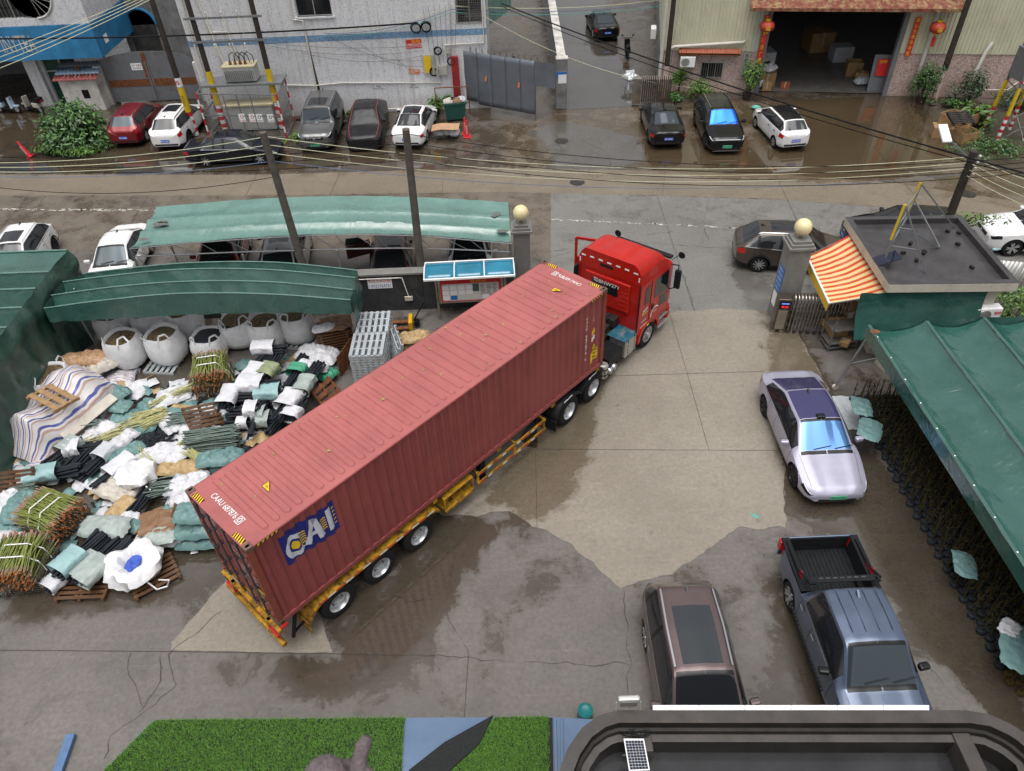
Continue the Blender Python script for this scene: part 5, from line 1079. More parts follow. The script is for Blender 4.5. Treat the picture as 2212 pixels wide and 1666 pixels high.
for sg in(-1,1):
 mb=MB();mb.b2((1.95,sg*.55,.42),(2.62,sg*1.24,1.12));tkk=mb.build('fuel_tank','tank_alu',tk,bevel=.05)
 for x_ in(2.08,2.49):mb=MB();mb.b2((x_-.025,sg*.54,.41),(x_+.025,sg*1.25,1.13));mb.build('tank_strap','chassis_black',tkk,bevel=.05)
 mb=MB();mb.b2((1.9,sg*.5,1.125),(2.68,sg*1.24,1.17));mb.build('tank_lid','tank_blue',tkk,bevel=.02)
 for k in range(4):mb=MB();mb.b2((2.0,sg*1.236,.52+k*.14),(2.58,sg*1.25,.56+k*.14));mb.build('tread','tank_alu',tkk)
 bb=MB();bb.b2((.98,sg*.52,.58),(1.86,sg*1.18,.98));bo=bb.build('battery_box','plastic_black',tk,bevel=.02)
 for k in range(9):mb=MB();mb.b2((1.02+k*.094,sg*.54,.98),(1.06+k*.094,sg*1.16,.995));mb.build('rib','plastic_black',bo)
mb=MB();mb.lathe([(0,.42),(.15,.42),(.165,.45),(.165,.88),(.15,.93),(.06,.95),(.06,1.0),(0,1.0)],20,(.76,-1.12,0));mb.lathe([(.17,.55),(.172,.55),(.172,.59),(.17,.59)],20,(.76,-1.12,0),m=1);mb.lathe([(.17,.78),(.172,.78),(.172,.82),(.17,.82)],20,(.76,-1.12,0),m=1);mb.build('filter_canister',['tank_alu','plastic_black'],tk,smooth=40)
for x_ in(1.05,1.3):mb=MB();mb.lathe([(0,-1.28),(.09,-1.26),(.12,-1.2),(.12,-.9),(0,-.88)],16,(x_,0,.5),'Y');mb.build('air_tank','rim_silver',tk,smooth=40)
def cab_ring(x_,w_,zb,zt,r,crown=.05):
 L=[];n=6
 pts=[(-w_+.03,zb),(-w_,zb+.35),(-w_-.0,lerp(zb,zt,.6))]
 for k in range(n+1):
  a=math.pi*(1-.5*k/n);pts.append((-w_+r+math.cos(a)*r,zt-r+math.sin(a)*r-crown*(1-k/n)))
 full=pts+[(0,zt+crown*.4)]+[(-p[0],p[1])for p in reversed(pts)]
 return[(x_,p[0],p[1])for p in full]
rings=[cab_ring(2.62,1.20,1.05,3.02,.12),cab_ring(2.66,1.235,1.0,3.08,.12),cab_ring(4.25,1.24,.98,3.08,.12),cab_ring(4.75,1.23,.95,2.85,.14),cab_ring(4.92,1.15,.9,2.1,.16),cab_ring(4.95,1.12,.6,1.7,.1)]
mb=MB();n=len(rings[0])
for r_ in rings:mb.v+=[tuple(p)for p in r_]
for i in range(len(rings)-1):
 for k in range(n-1):mb.f.append((i*n+k,i*n+k+1,(i+1)*n+k+1,(i+1)*n+k));mb.m.append(0)
 mb.f.append((i*n+n-1,i*n,(i+1)*n,(i+1)*n+n-1));mb.m.append(0)
mb.f.append(tuple(range(n)));mb.m.append(0);mb.f.append(tuple((len(rings)-1)*n+k for k in range(n)));mb.m.append(0)
cab=mb.build('cab','truck_red',tk,smooth=32)
def roof_z(u,v):
 h=.62-.10*u-.42*max(0,(u-.62)/.38)**2
 ed=max(0,abs(v)-.72)/.28
 z_=3.06+h*(1-ed**2.4*.55)
 z_+=.05*(1-min(1,max(0,abs(v)-.30)/.12))*(1 if.12<u<.62 else max(0,1-abs(u-.37)*4+1))*(.0 if u<.06 else 1)
 return z_
mb=MB();NU,NV=26,28
def rp(u,v):
 vv=v*2-1;x_=2.62+u*1.75;return(x_,vv*1.19,roof_z(u,vv))
mb.grid(NU,NV,rp)
edge=[rp(i/NU,0)for i in range(NU+1)]+[rp(1,j/NV)for j in range(1,NV+1)]+[rp(i/NU,1)for i in range(NU-1,-1,-1)]+[rp(0,j/NV)for j in range(NV-1,0,-1)]
ne=len(edge);low=[(2.62+(p[0]-2.62)*1.03-.02,p[1]*1.035,3.0)for p in edge]
mb.add(edge+low,[(i,(i+1)%ne,ne+(i+1)%ne,ne+i)for i in range(ne)])
rf=mb.build('roof_fairing','truck_red',tk,smooth=42)
mb=MB();mb.b2((3.72,-.42,3.60),(3.82,.42,3.66));mb.build('roof_hatch','truck_red',rf,bevel=.02)
for k in range(6):mb=MB();mb.box((3.30,-.3+k*.12,3.672),(.34,.035,.03));mb.build('roof_rib','truck_red',rf,bevel=.01)
for k in range(7):
 y_=-1.0+k*.335;mb=MB();mb.box((2.597,y_,3.42 if abs(y_)<.9 else 3.40),(.012,.16,.045));mb.build('reflective_tape','tape_white',rf)
for y_ in(-1.14,1.14):mb=MB();mb.box((2.6,y_,3.2),(.012,.04,.16));mb.build('reflective_tape','tape_white',rf)
mb=MB();mb.box((2.594,.1,3.28),(.02,.5,.10));mb.build('roof_vent','plastic_black',rf,bevel=.02)
mb=MB();mb.b2((2.54,-.86,1.75),(2.63,.92,2.88));cw_=mb.build('rear_panel','truck_red',tk,bevel=.04)
mb=MB();mb.b2((2.532,-.42,2.28),(2.541,.62,2.70));mb.build('rear_window','glass_dark',tk,bevel=.004)
mb=MB();lettering(mb,'粤BNW271',(2.526,.05,2.68),(0,-1,0),(0,0,1),.98,.17,0,.008);mb.build('number_lettering','mark_white',tk,fix=False)
for k in range(5):mb=MB();mb.b2((2.525,-.84,1.85+k*.17),(2.541,-.52,1.875+k*.17));mb.build('pressed_rib','truck_red',tk,bevel=.006)
for sg in(-1,1):
 mb=MB();mb.extr([(2.60,sg*1.235,1.2),(2.60,sg*1.235,3.02),(2.42 if sg>0 else 2.55,sg*1.27,2.95),(2.36 if sg>0 else 2.52,sg*1.28,1.9),(2.45 if sg>0 else 2.53,sg*1.27,1.2)],(0,sg*-.05,0));mb.build('side_deflector','plastic_black',tk,bevel=.01)
 mb=MB()
 for k in range(13):
  a=math.pi*k/12;a2=math.pi*(k+1)/12
  if k==12:break
  q=[(3.45+math.cos(t_)*r_,sg*1.255,.55+math.sin(t_)*r_*.95)for t_,r_ in((a,.60),(a2,.60),(a2,.74),(a,.74))];mb.extr(q,(0,-sg*.12,0))
 mb.build('wheel_arch','truck_red',tk)
 mb=MB();mb.b2((4.12,sg*1.27,.38),(4.75,sg*.95,.44));mb.b2((4.12,sg*1.25,.72),(4.75,sg*1.0,.77));mb.b2((4.1,sg*1.0,.35),(4.78,sg*.97,1.1));mb.build('step','alu_plate',tk,bevel=.01)
 mb=MB();mb.b2((2.70,sg*1.1,.9),(4.9,sg*1.22,1.02));mb.build('sill','truck_red',tk,bevel=.02)
def side_patch(name,poly,m,y_=-1.243,th=.006,parent=tk):
 mb=MB();mb.extr([(p[0],y_,p[1])for p in poly],(0,-th,0));return mb.build(name,m,parent)
side_patch('door_seam',[(3.32,1.15),(3.34,1.15),(3.34,2.78),(3.32,2.78)],'black_part',-1.24,.004)
dr=side_patch('door',[(3.36,1.2),(4.6,1.05),(4.72,1.6),(4.68,2.05),(4.5,2.82),(3.36,2.84)],'truck_red',-1.238,.012)
side_patch('window',[(3.55,2.02),(4.52,1.86),(4.60,2.05),(4.42,2.72),(3.55,2.74)],'glass_dark',-1.251,.006,dr)
side_patch('lower_window',[(3.95,1.45),(4.5,1.38),(4.55,1.78),(3.95,1.88)],'glass_dark',-1.251,.006,dr)
side_patch('handle',[(3.44,1.62),(3.56,1.62),(3.56,1.80),(3.44,1.80)],'plastic_black',-1.251,.02,dr)
side_patch('sleeper_window',[(2.95,2.06),(3.24,2.06),(3.24,2.72),(3.02,2.72),(2.95,2.6)],'glass_dark',-1.243,.006)
for s,x_,z_,w_,h_,m_ in(('J6P',3.02,1.82,.34,.15,'mark_white'),('深圳物流',2.98,1.42,.34,.09,'logo_grey'),('自动挡重型卡车  400',3.1,1.22,.6,.08,'mark_white')):
 mb=MB();lettering(mb,s,(x_,-1.249,z_),(1,0,0),(0,0,1),w_,h_,0,.02);mb.build('lettering',m_,tk,fix=False)
mb=MB();mb.box((3.02,-1.249,1.70),(.36,.004,.03));mb.build('lettering','mark_yellow',tk)
mb=MB()
for k in range(14):
 a=math.pi*(1.05-k/16.0);mb.box((3.72+math.cos(a)*.26,-1.254,1.34+math.sin(a)*.24),(.035,.003,.05),Matrix.Rotation(math.pi/2-a,3,'Y').inverted())
lettering(mb,'限速',(3.72,-1.256,1.42),(1,0,0),(0,0,1),.22,.08);mb.build('lettering','mark_white',dr,fix=False)
mb=MB();mb.box((3.3,-1.262,1.06),(.12,.02,.06));mb.build('turn_lamp','mark_yellow',tk,bevel=.01)
mb=MB();mb.add([(4.80,-1.08,2.80),(4.80,1.08,2.80),(4.965,1.1,1.85),(4.965,-1.1,1.85)],[(0,1,2,3)]);mb.build('windscreen','glass_dark',tk,solid=.01)
mb=MB();mb.b2((4.78,-1.1,2.86),(4.98,1.1,2.94));mb.build('sun_visor','plastic_black',tk,bevel=.02)
for sg in(-1,1):
 mb=MB();mb.b2((4.62,sg*1.38,1.9),(4.74,sg*1.60,2.62));mr=mb.build('mirror','plastic_black',tk,bevel=.03)
 mb=MB();mb.tube([(4.7,sg*1.2,2.75),(4.72,sg*1.45,2.78),(4.7,sg*1.48,2.6)],.022,6);mb.tube([(4.6,sg*1.22,1.8),(4.68,sg*1.48,1.92)],.02,6);mb.tube([(4.85,sg*1.1,2.8),(5.2,sg*1.25,2.9)],.015,6);mb.build('mirror_arm','plastic_black',mr,smooth=40)
 mb=MB();mb.lathe([(0,-.02),(.12,-.015),(.13,.0),(.1,.03),(0,.04)],16,(5.22,sg*1.28,2.86),'X');mb.build('round_mirror','plastic_black',tk,smooth=40)
mb=MB();mb.bar((4.6,1.26,1.1),(4.6,1.26,2.05),.06,.05)
dd=Vector((-.35,1.0,0)).normalized();a0=Vector((4.55,1.28,0));
def dp(s,z_):return a0+dd*s+Vector((0,0,z_))
mb=MB()
for(s0,z0_),(s1,z1_)in(((0,1.1),(1.15,1.1)),((1.15,1.1),(1.15,2.82)),((1.15,2.82),(.18,2.82)),((.18,2.82),(0,2.0)),((0,2.0),(0,1.1)),((0,2.02),(1.15,2.02))):mb.bar(dp(s0,z0_),dp(s1,z1_),.06,.09)
mb.add([dp(0,1.1),dp(1.15,1.1),dp(1.15,2.02),dp(0,2.02)],[(0,1,2,3)]);mb.build('door','truck_red',tk)
mb=MB();mb.b2((4.80,-1.2,.35),(5.06,1.2,.85));mb.build('bumper','truck_red',tk,bevel=.08)
# CARS
mat('glass_car',(.012,.014,.017),.03,var=0,spec=.85);mat('glass_grey',(.02,.024,.028),.04,var=0,spec=.9);mat('trim_black',(.01,.01,.011),.3,var=.1);mat('plastic_grey',(.03,.03,.032),.55,var=.15,scale=8);mat('chrome',(.75,.76,.78),.12,1.0,var=0);mat('lamp_red',(.42,.008,.01),.12,var=.1,spec=.8);mat('lamp_clear',(.17,.18,.2),.1,var=.1,spec=.9);mat('lamp_led',(.8,.85,.9),.3,var=0);mat('plate_blue',(.02,.10,.55),.35,var=.05);mat('plate_green',(.10,.48,.26),.35,var=.05)
m,t,p=newmat('glass_blue');p.inputs['Base Color'].default_value=(.02,.13,.68,1);p.inputs['Metallic'].default_value=.75;p.inputs['Roughness'].default_value=.08
m,t,p=newmat('glass_skyblue');p.inputs['Base Color'].default_value=(.09,.2,.42,1);p.inputs['Metallic'].default_value=.7;p.inputs['Roughness'].default_value=.06
m,t,p=newmat('glass_violet');p.inputs['Base Color'].default_value=(.09,.085,.20,1);p.inputs['Metallic'].default_value=.6;p.inputs['Roughness'].default_value=.08
m,t,p=newmat('glass_pale');p.inputs['Base Color'].default_value=(.055,.07,.08,1);p.inputs['Metallic'].default_value=.5;p.inputs['Roughness'].default_value=.06
WHEELS={}
def wheel_parts(R,wd,kind):
 k=(round(R,3),round(wd,3),kind)
 if k in WHEELS:return WHEELS[k]
 h=wd/2;mb=MB();mb.lathe([(R*.70,-h),(R*.93,-h*.98),(R,-h*.65),(R,h*.65),(R*.93,h*.98),(R*.70,h)],28,(0,0,0),'Y',cap=False);ty=mb.mesh('tyre','tyre',50)
 mb=MB();mb.lathe([(R*.71,-h*.98),(R*.69,-h*1.0),(R*.66,-h*.8),(R*.64,-h*.2),(.02,-h*.15)],28,(0,0,0),'Y',cap=False,m=1);n={'alloy':5,'multi':10,'dark':5,'steel':7}[kind]
 for j in range(n):
  a=j*math.tau/n
  for da in((-.10,.10)if kind in('alloy','dark')else(0,)):
   p0=Vector((math.cos(a+da*.5)*R*.12,-h*.72,math.sin(a+da*.5)*R*.12));p1=Vector((math.cos(a+da*2)*R*.66,-h*.92,math.sin(a+da*2)*R*.66));mb.bar(p0,p1,.05 if n<8 else.035,.035,0,up=(0,1,0))
 mb.lathe([(0,-h*.95),(R*.14,-h*.9),(R*.16,-h*.5)],16,(0,0,0),'Y');rm=mb.mesh('rim',['plastic_grey' if kind=='dark' else 'rim_silver','trim_black'],40)
 WHEELS[k]=(ty,rm);return WHEELS[k]
def car(name,label,cat,loc,heading,L,W,H,body,xc,xrf,xrr,xrg,zhf=.72,zcowl=.98,zdeck=1.0,ztail=.95,belt=(.86,.93),fa=.9,ra=1.0,R=.33,kind='alloy',glass=('glass_car','glass_car','glass_car'),roofglass=None,rails=None,clad=False,plate=None,plate_end='rear',tail='wrap',grille=True,handles='chrome',cover=False,pickup=None,gw=.60,win_end=None,chrome_line=True,hood_black=False,rounding=1.0):
 t_=thing(name,label,cat,(loc[0],loc[1],.012),math.radians(heading));w2=W/2
 xs=np.linspace(0,L,int(L/.055)+1);xs=np.unique(np.round(np.concatenate([xs,[xc,xrf,xrr,xrg]]),4));xs=xs[np.concatenate([[True],np.diff(xs)>.012])]
 fx=np.linspace(0,L,801)
 def curve(px,py,sm):
  y_=np.interp(fx,px,py);k=max(1,int(sm/(L/800)))
  if k>2:
   for _ in range(2):yp=np.pad(y_,(k//2,k//2),mode='edge');y_=np.convolve(yp,np.ones(k)/k,'valid')[:801]if len(yp)-k+1>=801 else y_
  return lambda q:np.interp(q,fx,y_)
 zc=curve([0,.03,.16,xc,xrf,(xrf+xrr)/2,xrr,xrg,L-.06,L],[zhf-.16,zhf-.05,zhf,zcowl,H-.025,H,H-.035,zdeck,ztail,ztail-.1],.14)
 zg=curve([0,.03,.16,xc,xrf,(xrf+xrr)/2,xrr,xrg,L-.06,L],[zhf-.20,zhf-.08,zhf-.035,zcowl-.03,H-.10,H-.075,H-.11,zdeck-.03,ztail-.03,ztail-.14],.12)
 zs=curve([0,.16,xc,(xrf+xrr)/2,xrg,L],[zhf-.24,zhf-.10,belt[0],(belt[0]+belt[1])/2,belt[1],min(belt[1],ztail)-.10],.3)
 r_=rounding
 ws=curve([0,.10,.35,.9,L*.5,L-.9,L-.3,L-.07,L],[.70,.82+.04*r_,.945,.99,1.0,.99,.955,.86,.76],.12)
 wg=curve([0,.16,xc,xrf,(xrf+xrr)/2,xrr,xrg,L],[.58,.70,.80,gw+.02,gw+.04,gw+.01,.74,.62],.14)
 bot=curve([0,.15,.7,L-.7,L-.12,L],[.30,.22,.19,.19,.26,.34],.2)
 VS=[0,.5,1,1.3,1.6,1.8,2,2.25,2.5,2.75,2.9,3,3.08,3.3,3.55,3.8,3.92,4,4.12,4.4,4.7,5,5.3,5.65,6]
 def S(x,v):
  """half-surface: x from the front, v 0 sill .. 3 belt .. 4 roof rail .. 6 centre -> (y, z)"""
  W_=ws(x)*w2;b=bot(x);s_=zs(x);g_=zg(x);c=zc(x);gy=min(wg(x)*w2,W_*.97)
  P_=[(W_*.86,b),(W_*.975,b+.10),(W_,lerp(b,s_,.52)),(W_*.965,s_),(gy,g_),(gy*.52,lerp(g_,c,.72)),(0.0,c)]
  i=min(5,int(v));f=v-i;a,d=P_[i],P_[i+1];y_=lerp(a[0],d[0],f);z_=lerp(a[1],d[1],f)
  if i==3:y_+=.035*math.sin(math.pi*f)*min(1,max(0,(g_-s_)/.3));
  if i==4:z_+=.02*math.sin(math.pi*f)
  if i in(1,2):y_+=.012*math.sin(math.pi*f)
  return y_,z_
 X=lambda x:L/2-x
 def y_at(x,z):
  zz_=[S(x,v)for v in VS[:12]];return np.interp(z,[q[1]for q in zz_],[q[0]for q in zz_])
 nxs,nv=len(xs),len(VS);pts={}
 wheels=(fa,L-ra);Ra=R+.055
 V=[]
 for i,x in enumerate(xs):
  for j,v in enumerate(VS):
   y_,z_=S(x,v);V.append([X(x),y_,z_,x])
 inside=[False]*len(V)
 if not cover:
  for k,(xx,y_,z_,x)in enumerate(V):
   j=k%nv
   if VS[j]<3:
    for wx in wheels:
     if math.hypot(x-wx,z_-R)<Ra:inside[k]=True
 def region(i,j):
  x=(xs[i]+xs[i+1])/2;v=(VS[j]+VS[j+1])/2
  if cover:return None
  if pickup and x>pickup[0]and v>3.0:return 'skip'
  if 3.08<v<3.92 and xc+.22<x<(win_end or xrg-.12)and zg(x)-zs(x)>.16:
   xb=(xrf+xrr)/2+.1
   if abs(x-xb)<.05:return 'pillar'
   if win_end is None and x>xrr-.05 and abs(x-(xrr+.02))<.06:return 'pillar'
   return 'side0' if x<xb else('side1' if x<xrr+.02 or win_end else 'side2')
  if v>4.12 and xc+.02<x<xrf-.02:return 'wind'
  if v>4.12 and xrr+.03<x<xrg-.04:return 'rear'
  if roofglass and v>4.12 and roofglass[0]<x<roofglass[1]and(v>roofglass[2]):return 'roof'
  if hood_black and v>4.12 and xrf<x<xrr:return 'roofb'
  return None
 groups={}
 for i in range(nxs-1):
  for j in range(nv-1):
   g_=region(i,j);idx=(i*nv+j,(i+1)*nv+j,(i+1)*nv+j+1,i*nv+j+1)
   if g_=='skip':continue
   if g_ is None and all(inside[k]for k in idx):continue
   groups.setdefault(g_,[]).append(idx)
 PV=[]
 for k,(xx,y_,z_,x)in enumerate(V):
  if inside[k]:
   wx=min(wheels,key=lambda q:abs(q-x));d=math.hypot(x-wx,z_-R)or.001;nx_=wx+(x-wx)/d*Ra;nz_=R+(z_-R)/d*Ra
   if nz_<bot(x):nz_=bot(x);nx_=wx+math.copysign(math.sqrt(max(.0,Ra**2-(nz_-R)**2)),x-wx)
   PV.append((X(nx_),y_,nz_))
  else:PV.append((xx,y_,z_))
 def emit(name_,gs,m_,sides=(1,-1),parent=t_,off=0.0,smooth=38,cap=False):
  mb=MB()
  for sd in sides:
   mp={};vs=[];fs=[]
   for f in gs:
    ff=[]
    for k in f:
     if k not in mp:
      mp[k]=len(vs);p_=PV[k];vs.append((p_[0],p_[1]*sd,p_[2]))
     ff.append(mp[k])
    fs.append(tuple(ff)if sd<0 else tuple(reversed(ff)))
   mb.add(vs,fs)
  if cap:
   for i_,sg in((0,1),(nxs-1,-1)):
    if pickup and i_:ring=[j for j in range(12)]
    else:ring=list(range(nv))
    P_=[PV[i_*nv+j]for j in ring];full=[(p[0],p[1],p[2])for p in P_]+[(p[0],-p[1],p[2])for p in reversed(P_)];cz=(P_[0][2]+P_[-1][2])/2;n_=len(full);rings=[full]
    for sc_,dx in((.8,.028),(.45,.045)):rings.append([(p[0]+sg*dx,p[1]*sc_,cz+(p[2]-cz)*sc_)for p in full])
    o_=[q for r2 in rings for q in r2];fs=[]
    for a in range(2):fs+=[(a*n_+q,a*n_+(q+1)%n_,(a+1)*n_+(q+1)%n_,(a+1)*n_+q)for q in range(n_)]
    fs.append(tuple(2*n_+q for q in range(n_)));mb.add(o_,fs)
  me=mb.mesh(name_,m_,None);bm=bmesh.new();bm.from_mesh(me);bmesh.ops.remove_doubles(bm,verts=bm.verts,dist=.0006);bmesh.ops.recalc_face_normals(bm,faces=bm.faces);bm.to_mesh(me);bm.free()
  me.polygons.foreach_set('use_smooth',[True]*len(me.polygons));me.set_sharp_from_angle(angle=math.radians(smooth));return link(name_,me,parent)
 bo=emit('body',groups.get(None,[]),body,cap=True)
 if cover:return t_,S,X
 names={'wind':('windscreen',glass[0]),'rear':('rear_window',glass[1]),'roof':('sunroof',roofglass[3]if roofglass else None),'roofb':('black_roof','trim_black')}
 for g_,gs in groups.items():
  if g_ in names:emit(names[g_][0],gs,names[g_][1])
  elif g_ and g_!='skip':
   for sd in(1,-1):emit('pillar_trim' if g_=='pillar' else 'window',gs,'trim_black' if g_=='pillar' else glass[2],(sd,))
 def patch(nm,m_,x0,x1,v0,v1,sides=(1,-1),off=.006,nx=6,nvv=4,skew=0.0):
  for sd in sides:
   mb=MB()
   def fn(u,w_):
    v=lerp(v0,v1,w_);x=lerp(x0,x1,u)+skew*(w_-.5);x=min(L-.001,max(.001,x));y_,z_=S(x,v);e=.01
    ax,az=S(min(L,x+e),v);bx2,bz2=S(x,min(6,v+.05));tx=Vector((-e,ax-y_,az-z_));tv=Vector((0,bx2-y_,bz2-z_));nn=tx.cross(tv);nn=nn.normalized()if nn.length>1e-9 else Vector((0,1,0))
    if nn.y<-.3 or(abs(nn.y)<=.3 and nn.z<0):nn=-nn
    p_=Vector((X(x),y_,z_))+nn*off;return(p_.x,p_.y*sd,p_.z)
   mb.grid(nx,nvv,fn);mb.build(nm,m_,t_,smooth=50,fix=True)
 xb=(xrf+xrr)/2+.1
 for x0 in(xc+.18,xb,min(xrr+.15,L-ra+.25)):patch('door_seam','trim_black',x0,x0+.018,.9,3.0,off=.002,nx=1,nvv=8)
 if handles:
  for x0 in(xb-.24,min(xrr+.1,L-ra)-.16):patch('door_handle',{'body':body,'black':'trim_black'}.get(handles,handles),x0,x0+.17,2.62,2.74,off=.03,nx=3,nvv=1)
 if chrome_line:patch('window_trim','chrome',xc+.3,(win_end or xrg-.15),2.995,3.045,off=.006,nx=16,nvv=1)
 patch('headlamp','trim_black',.04,.38,2.6,3.3,off=.007,skew=-.05);patch('headlamp_led','lamp_led',.05,.36,3.12,3.26,off=.012,nvv=1);patch('cowl','trim_black',xc-.07,xc+.035,4.1,6,off=.004,nvv=8);patch('hood_seam','trim_black',.2,xc-.02,3.93,3.965,off=.003,nx=12,nvv=1);patch('windscreen_header','trim_black',xrf-.06,xrf+.02,4.14,6,off=.004,nvv=8)
 if tail=='wrap':patch('tail_lamp','lamp_red',L-.30,L-.015,2.35,2.92,off=.008,skew=.05)
 elif tail=='tall':patch('tail_lamp','lamp_red',L-.16,L-.012,2.1,3.3,off=.008)
 if clad:
  patch('sill_cladding','plastic_grey',fa+Ra+.02,L-ra-Ra-.02,0,1.15,off=.012,nx=10);patch('bumper_cladding','plastic_grey',.02,fa-Ra-.03,0,1.05,off=.012);patch('bumper_cladding','plastic_grey',L-ra+Ra+.03,L-.02,0,1.1,off=.012)
 for wx in wheels:
  for sd in(1,-1):
   if clad:
    mb=MB();n_=14;vs=[]
    for q in range(n_+1):
     a=math.pi*(-.10+1.2*q/n_)
     for rr in(Ra-.012,Ra+.055):x=wx+math.cos(a)*rr;z_=R+math.sin(a)*rr;vs.append((X(x),sd*(y_at(min(L,max(0,x)),z_)+.014),z_))
    mb.add(vs,[(2*q,2*q+1,2*q+3,2*q+2)for q in range(n_)]);mb.build('arch_trim','plastic_grey',t_,smooth=50)
   mb=MB();n_=12;vs=[]
   for q in range(n_+1):
    a=math.pi*(-.12+1.24*q/n_);x=wx+math.cos(a)*(Ra+.004);z_=R+math.sin(a)*(Ra+.004);vs+=[(X(x),sd*(w2*.93),z_),(X(x),sd*(w2-.36),z_)]
   mb.add(vs,[(2*q,2*q+1,2*q+3,2*q+2)for q in range(n_)]);mb.add([(X(wx+math.cos(a)*Ra),sd*(w2-.36),R+math.sin(a)*Ra)for a in[math.tau*q/16 for q in range(16)]],[tuple(range(16))]);mb.build('arch_liner','black_part',t_,fix=False)
   ty,rm=wheel_parts(R,.235,kind);wh=link('wheel',ty,t_);wh.location=(X(wx),sd*(w2*.985-.125),R);wh.rotation_euler=(0,random.random()*6,0 if sd<0 else math.pi);link('rim',rm,wh)
 mb=MB();mb.b2((X(.35),-w2*.8,.17),(X(L-.35),w2*.8,.25));mb.build('underbody','black_part',t_)
 for sd in(1,-1):
  x=xc+.42;y_,z_=S(x,3.0);c=Vector((X(x),sd*(y_+.14),z_+.09));mb=MB();mb.box(c,(.15,.24,.15),rz(sd*.15));mr=mb.build('mirror',body if handles!='black' and not pickup else 'trim_black',t_,bevel=.045);mb=MB();mb.box(c+Vector((-.079,0,0)),(.006,.19,.11),rz(sd*.15));mb.build('mirror_glass','glass_grey',mr)
 yf,zf=S(0.0,3.0);Wf=ws(0.0)*w2
 mb=MB();mb.b2((X(-.05),-Wf*.72,.27),(X(.02),Wf*.72,.40));mb.build('lower_intake','trim_black',t_,bevel=.02)
 if grille:mb=MB();mb.b2((X(-.052),-Wf*.66,zhf-.30),(X(.02),Wf*.66,zhf-.16));mb.build('grille','trim_black',t_,bevel=.02);mb=MB();mb.box((X(-.056),0,zhf-.23),(.01,.12,.08));mb.build('badge','chrome',t_,bevel=.01)
 Wr=ws(L)*w2;mb=MB();mb.b2((X(L+.045),-Wr*.85,.36),(X(L-.02),Wr*.85,.46));mb.build('rear_valance','trim_black',t_,bevel=.02)
 if plate:
  txt,col=plate;sg=-1 if plate_end=='rear' else 1;xp=X(L+.055)if plate_end=='rear' else X(-.062);zp=(.62 if plate_end=='rear' else.47)if not isinstance(plate_end,tuple)else 0
  if plate_end=='rear' and tail=='tall':zp=.78
  mb=MB();mb.box((xp,0,zp),(.012,.46,.145));pl=mb.build('number_plate',col,t_,bevel=.004);mb=MB();lettering(mb,txt,(xp+sg*.008,0,zp),(0,sg,0),(0,0,1),.40,.095,0,.012);mb.build('plate_text','text_white' if col=='plate_blue' else 'text_black',pl,fix=False)
 if rails:patch('roof_rail',rails,xrf+.12,xrr+.05,4.1,4.22,off=.035,nx=14,nvv=1)
 for y0 in(-.35,.25):
  z_=float(zc(xc+.06));mb=MB();mb.bar((X(xc+.05),y0,z_+.03),(X(xc+.13),y0+.5,float(zc(xc+.13))+.02),.02,.012);mb.build('wiper','trim_black',t_)
 if not pickup:mb=MB();z_=float(zc(xrr-.12));mb.extr([(X(xrr-.22),-.025,z_),(X(xrr-.05),-.025,z_-.01),(X(xrr-.05),-.025,z_+.06)],(0,.05,0));mb.build('antenna_fin','trim_black',t_)
 return t_,S,X
for nm_,c_,me_,ro_ in(('p_lavender',(.37,.36,.455),.3,.36),('p_slate',(.10,.13,.195),.55,.32),('p_maroon',(.125,.088,.088),.5,.32),('p_brown',(.085,.065,.052),.5,.3),('p_red',(.20,.008,.012),.3,.28),('p_white',(.74,.74,.74),.0,.3),('p_navy',(.006,.008,.016),.2,.18),('p_black',(.005,.005,.006),.1,.16),('p_grey',(.15,.15,.15),.6,.34),('p_pink',(.17,.06,.065),.45,.3),('p_silver',(.62,.62,.63),.2,.3)):paint(nm_,c_,me_,ro_)
mat('cover_black',(.012,.012,.014),.3,var=.3,scale=2,bump=.7,bscale=5);mat('pipe_red',(.45,.08,.08),.6)
SED=dict(xc=1.22,xrf=1.98,xrr=3.15,xrg=3.98,zhf=.70,zcowl=.94,zdeck=1.02,ztail=.98,belt=(.84,.93),fa=.95,ra=1.05)
c_,S_,X_=car('electric_sedan','lavender fastback electric sedan parked beside the stem canopy','car',(8.82,15.12),-90,4.79,1.94,1.49,'p_lavender',xc=1.22,xrf=2.05,xrr=3.3,xrg=4.35,zhf=.68,zcowl=.95,zdeck=1.02,ztail=.96,belt=(.86,.95),fa=.90,ra=1.0,R=.35,kind='dark',glass=('glass_skyblue','glass_violet','glass_car'),roofglass=(2.08,3.29,4.12,'glass_violet'),plate=('粤S·A27763','plate_green'),plate_end='front',grille=False,handles='body',gw=.62)
mb=MB();mb.b2((X_(2.03),-.12,1.475),(X_(2.2),.12,1.53));mb.build('roof_sensor','trim_black',c_,bevel=.03)
g=G(1384,1394);car('large_suv','maroon brown car with silver roof rails and long dark sunroof','car',(g.x+.96,g.y-1.38),-90.5,4.85,1.88,1.72,'p_maroon',xc=1.42,xrf=2.26,xrr=4.3,xrg=4.74,zhf=.86,zcowl=1.08,zdeck=1.14,ztail=1.06,belt=(.98,1.06),fa=.93,ra=1.05,R=.355,kind='multi',roofglass=(2.45,3.78,4.7,'glass_grey'),rails='chrome',glass=('glass_car','glass_car','glass_car'),gw=.66)
g=G(1693,1311);pk_loc=(g.x+1.0,g.y-1.42)
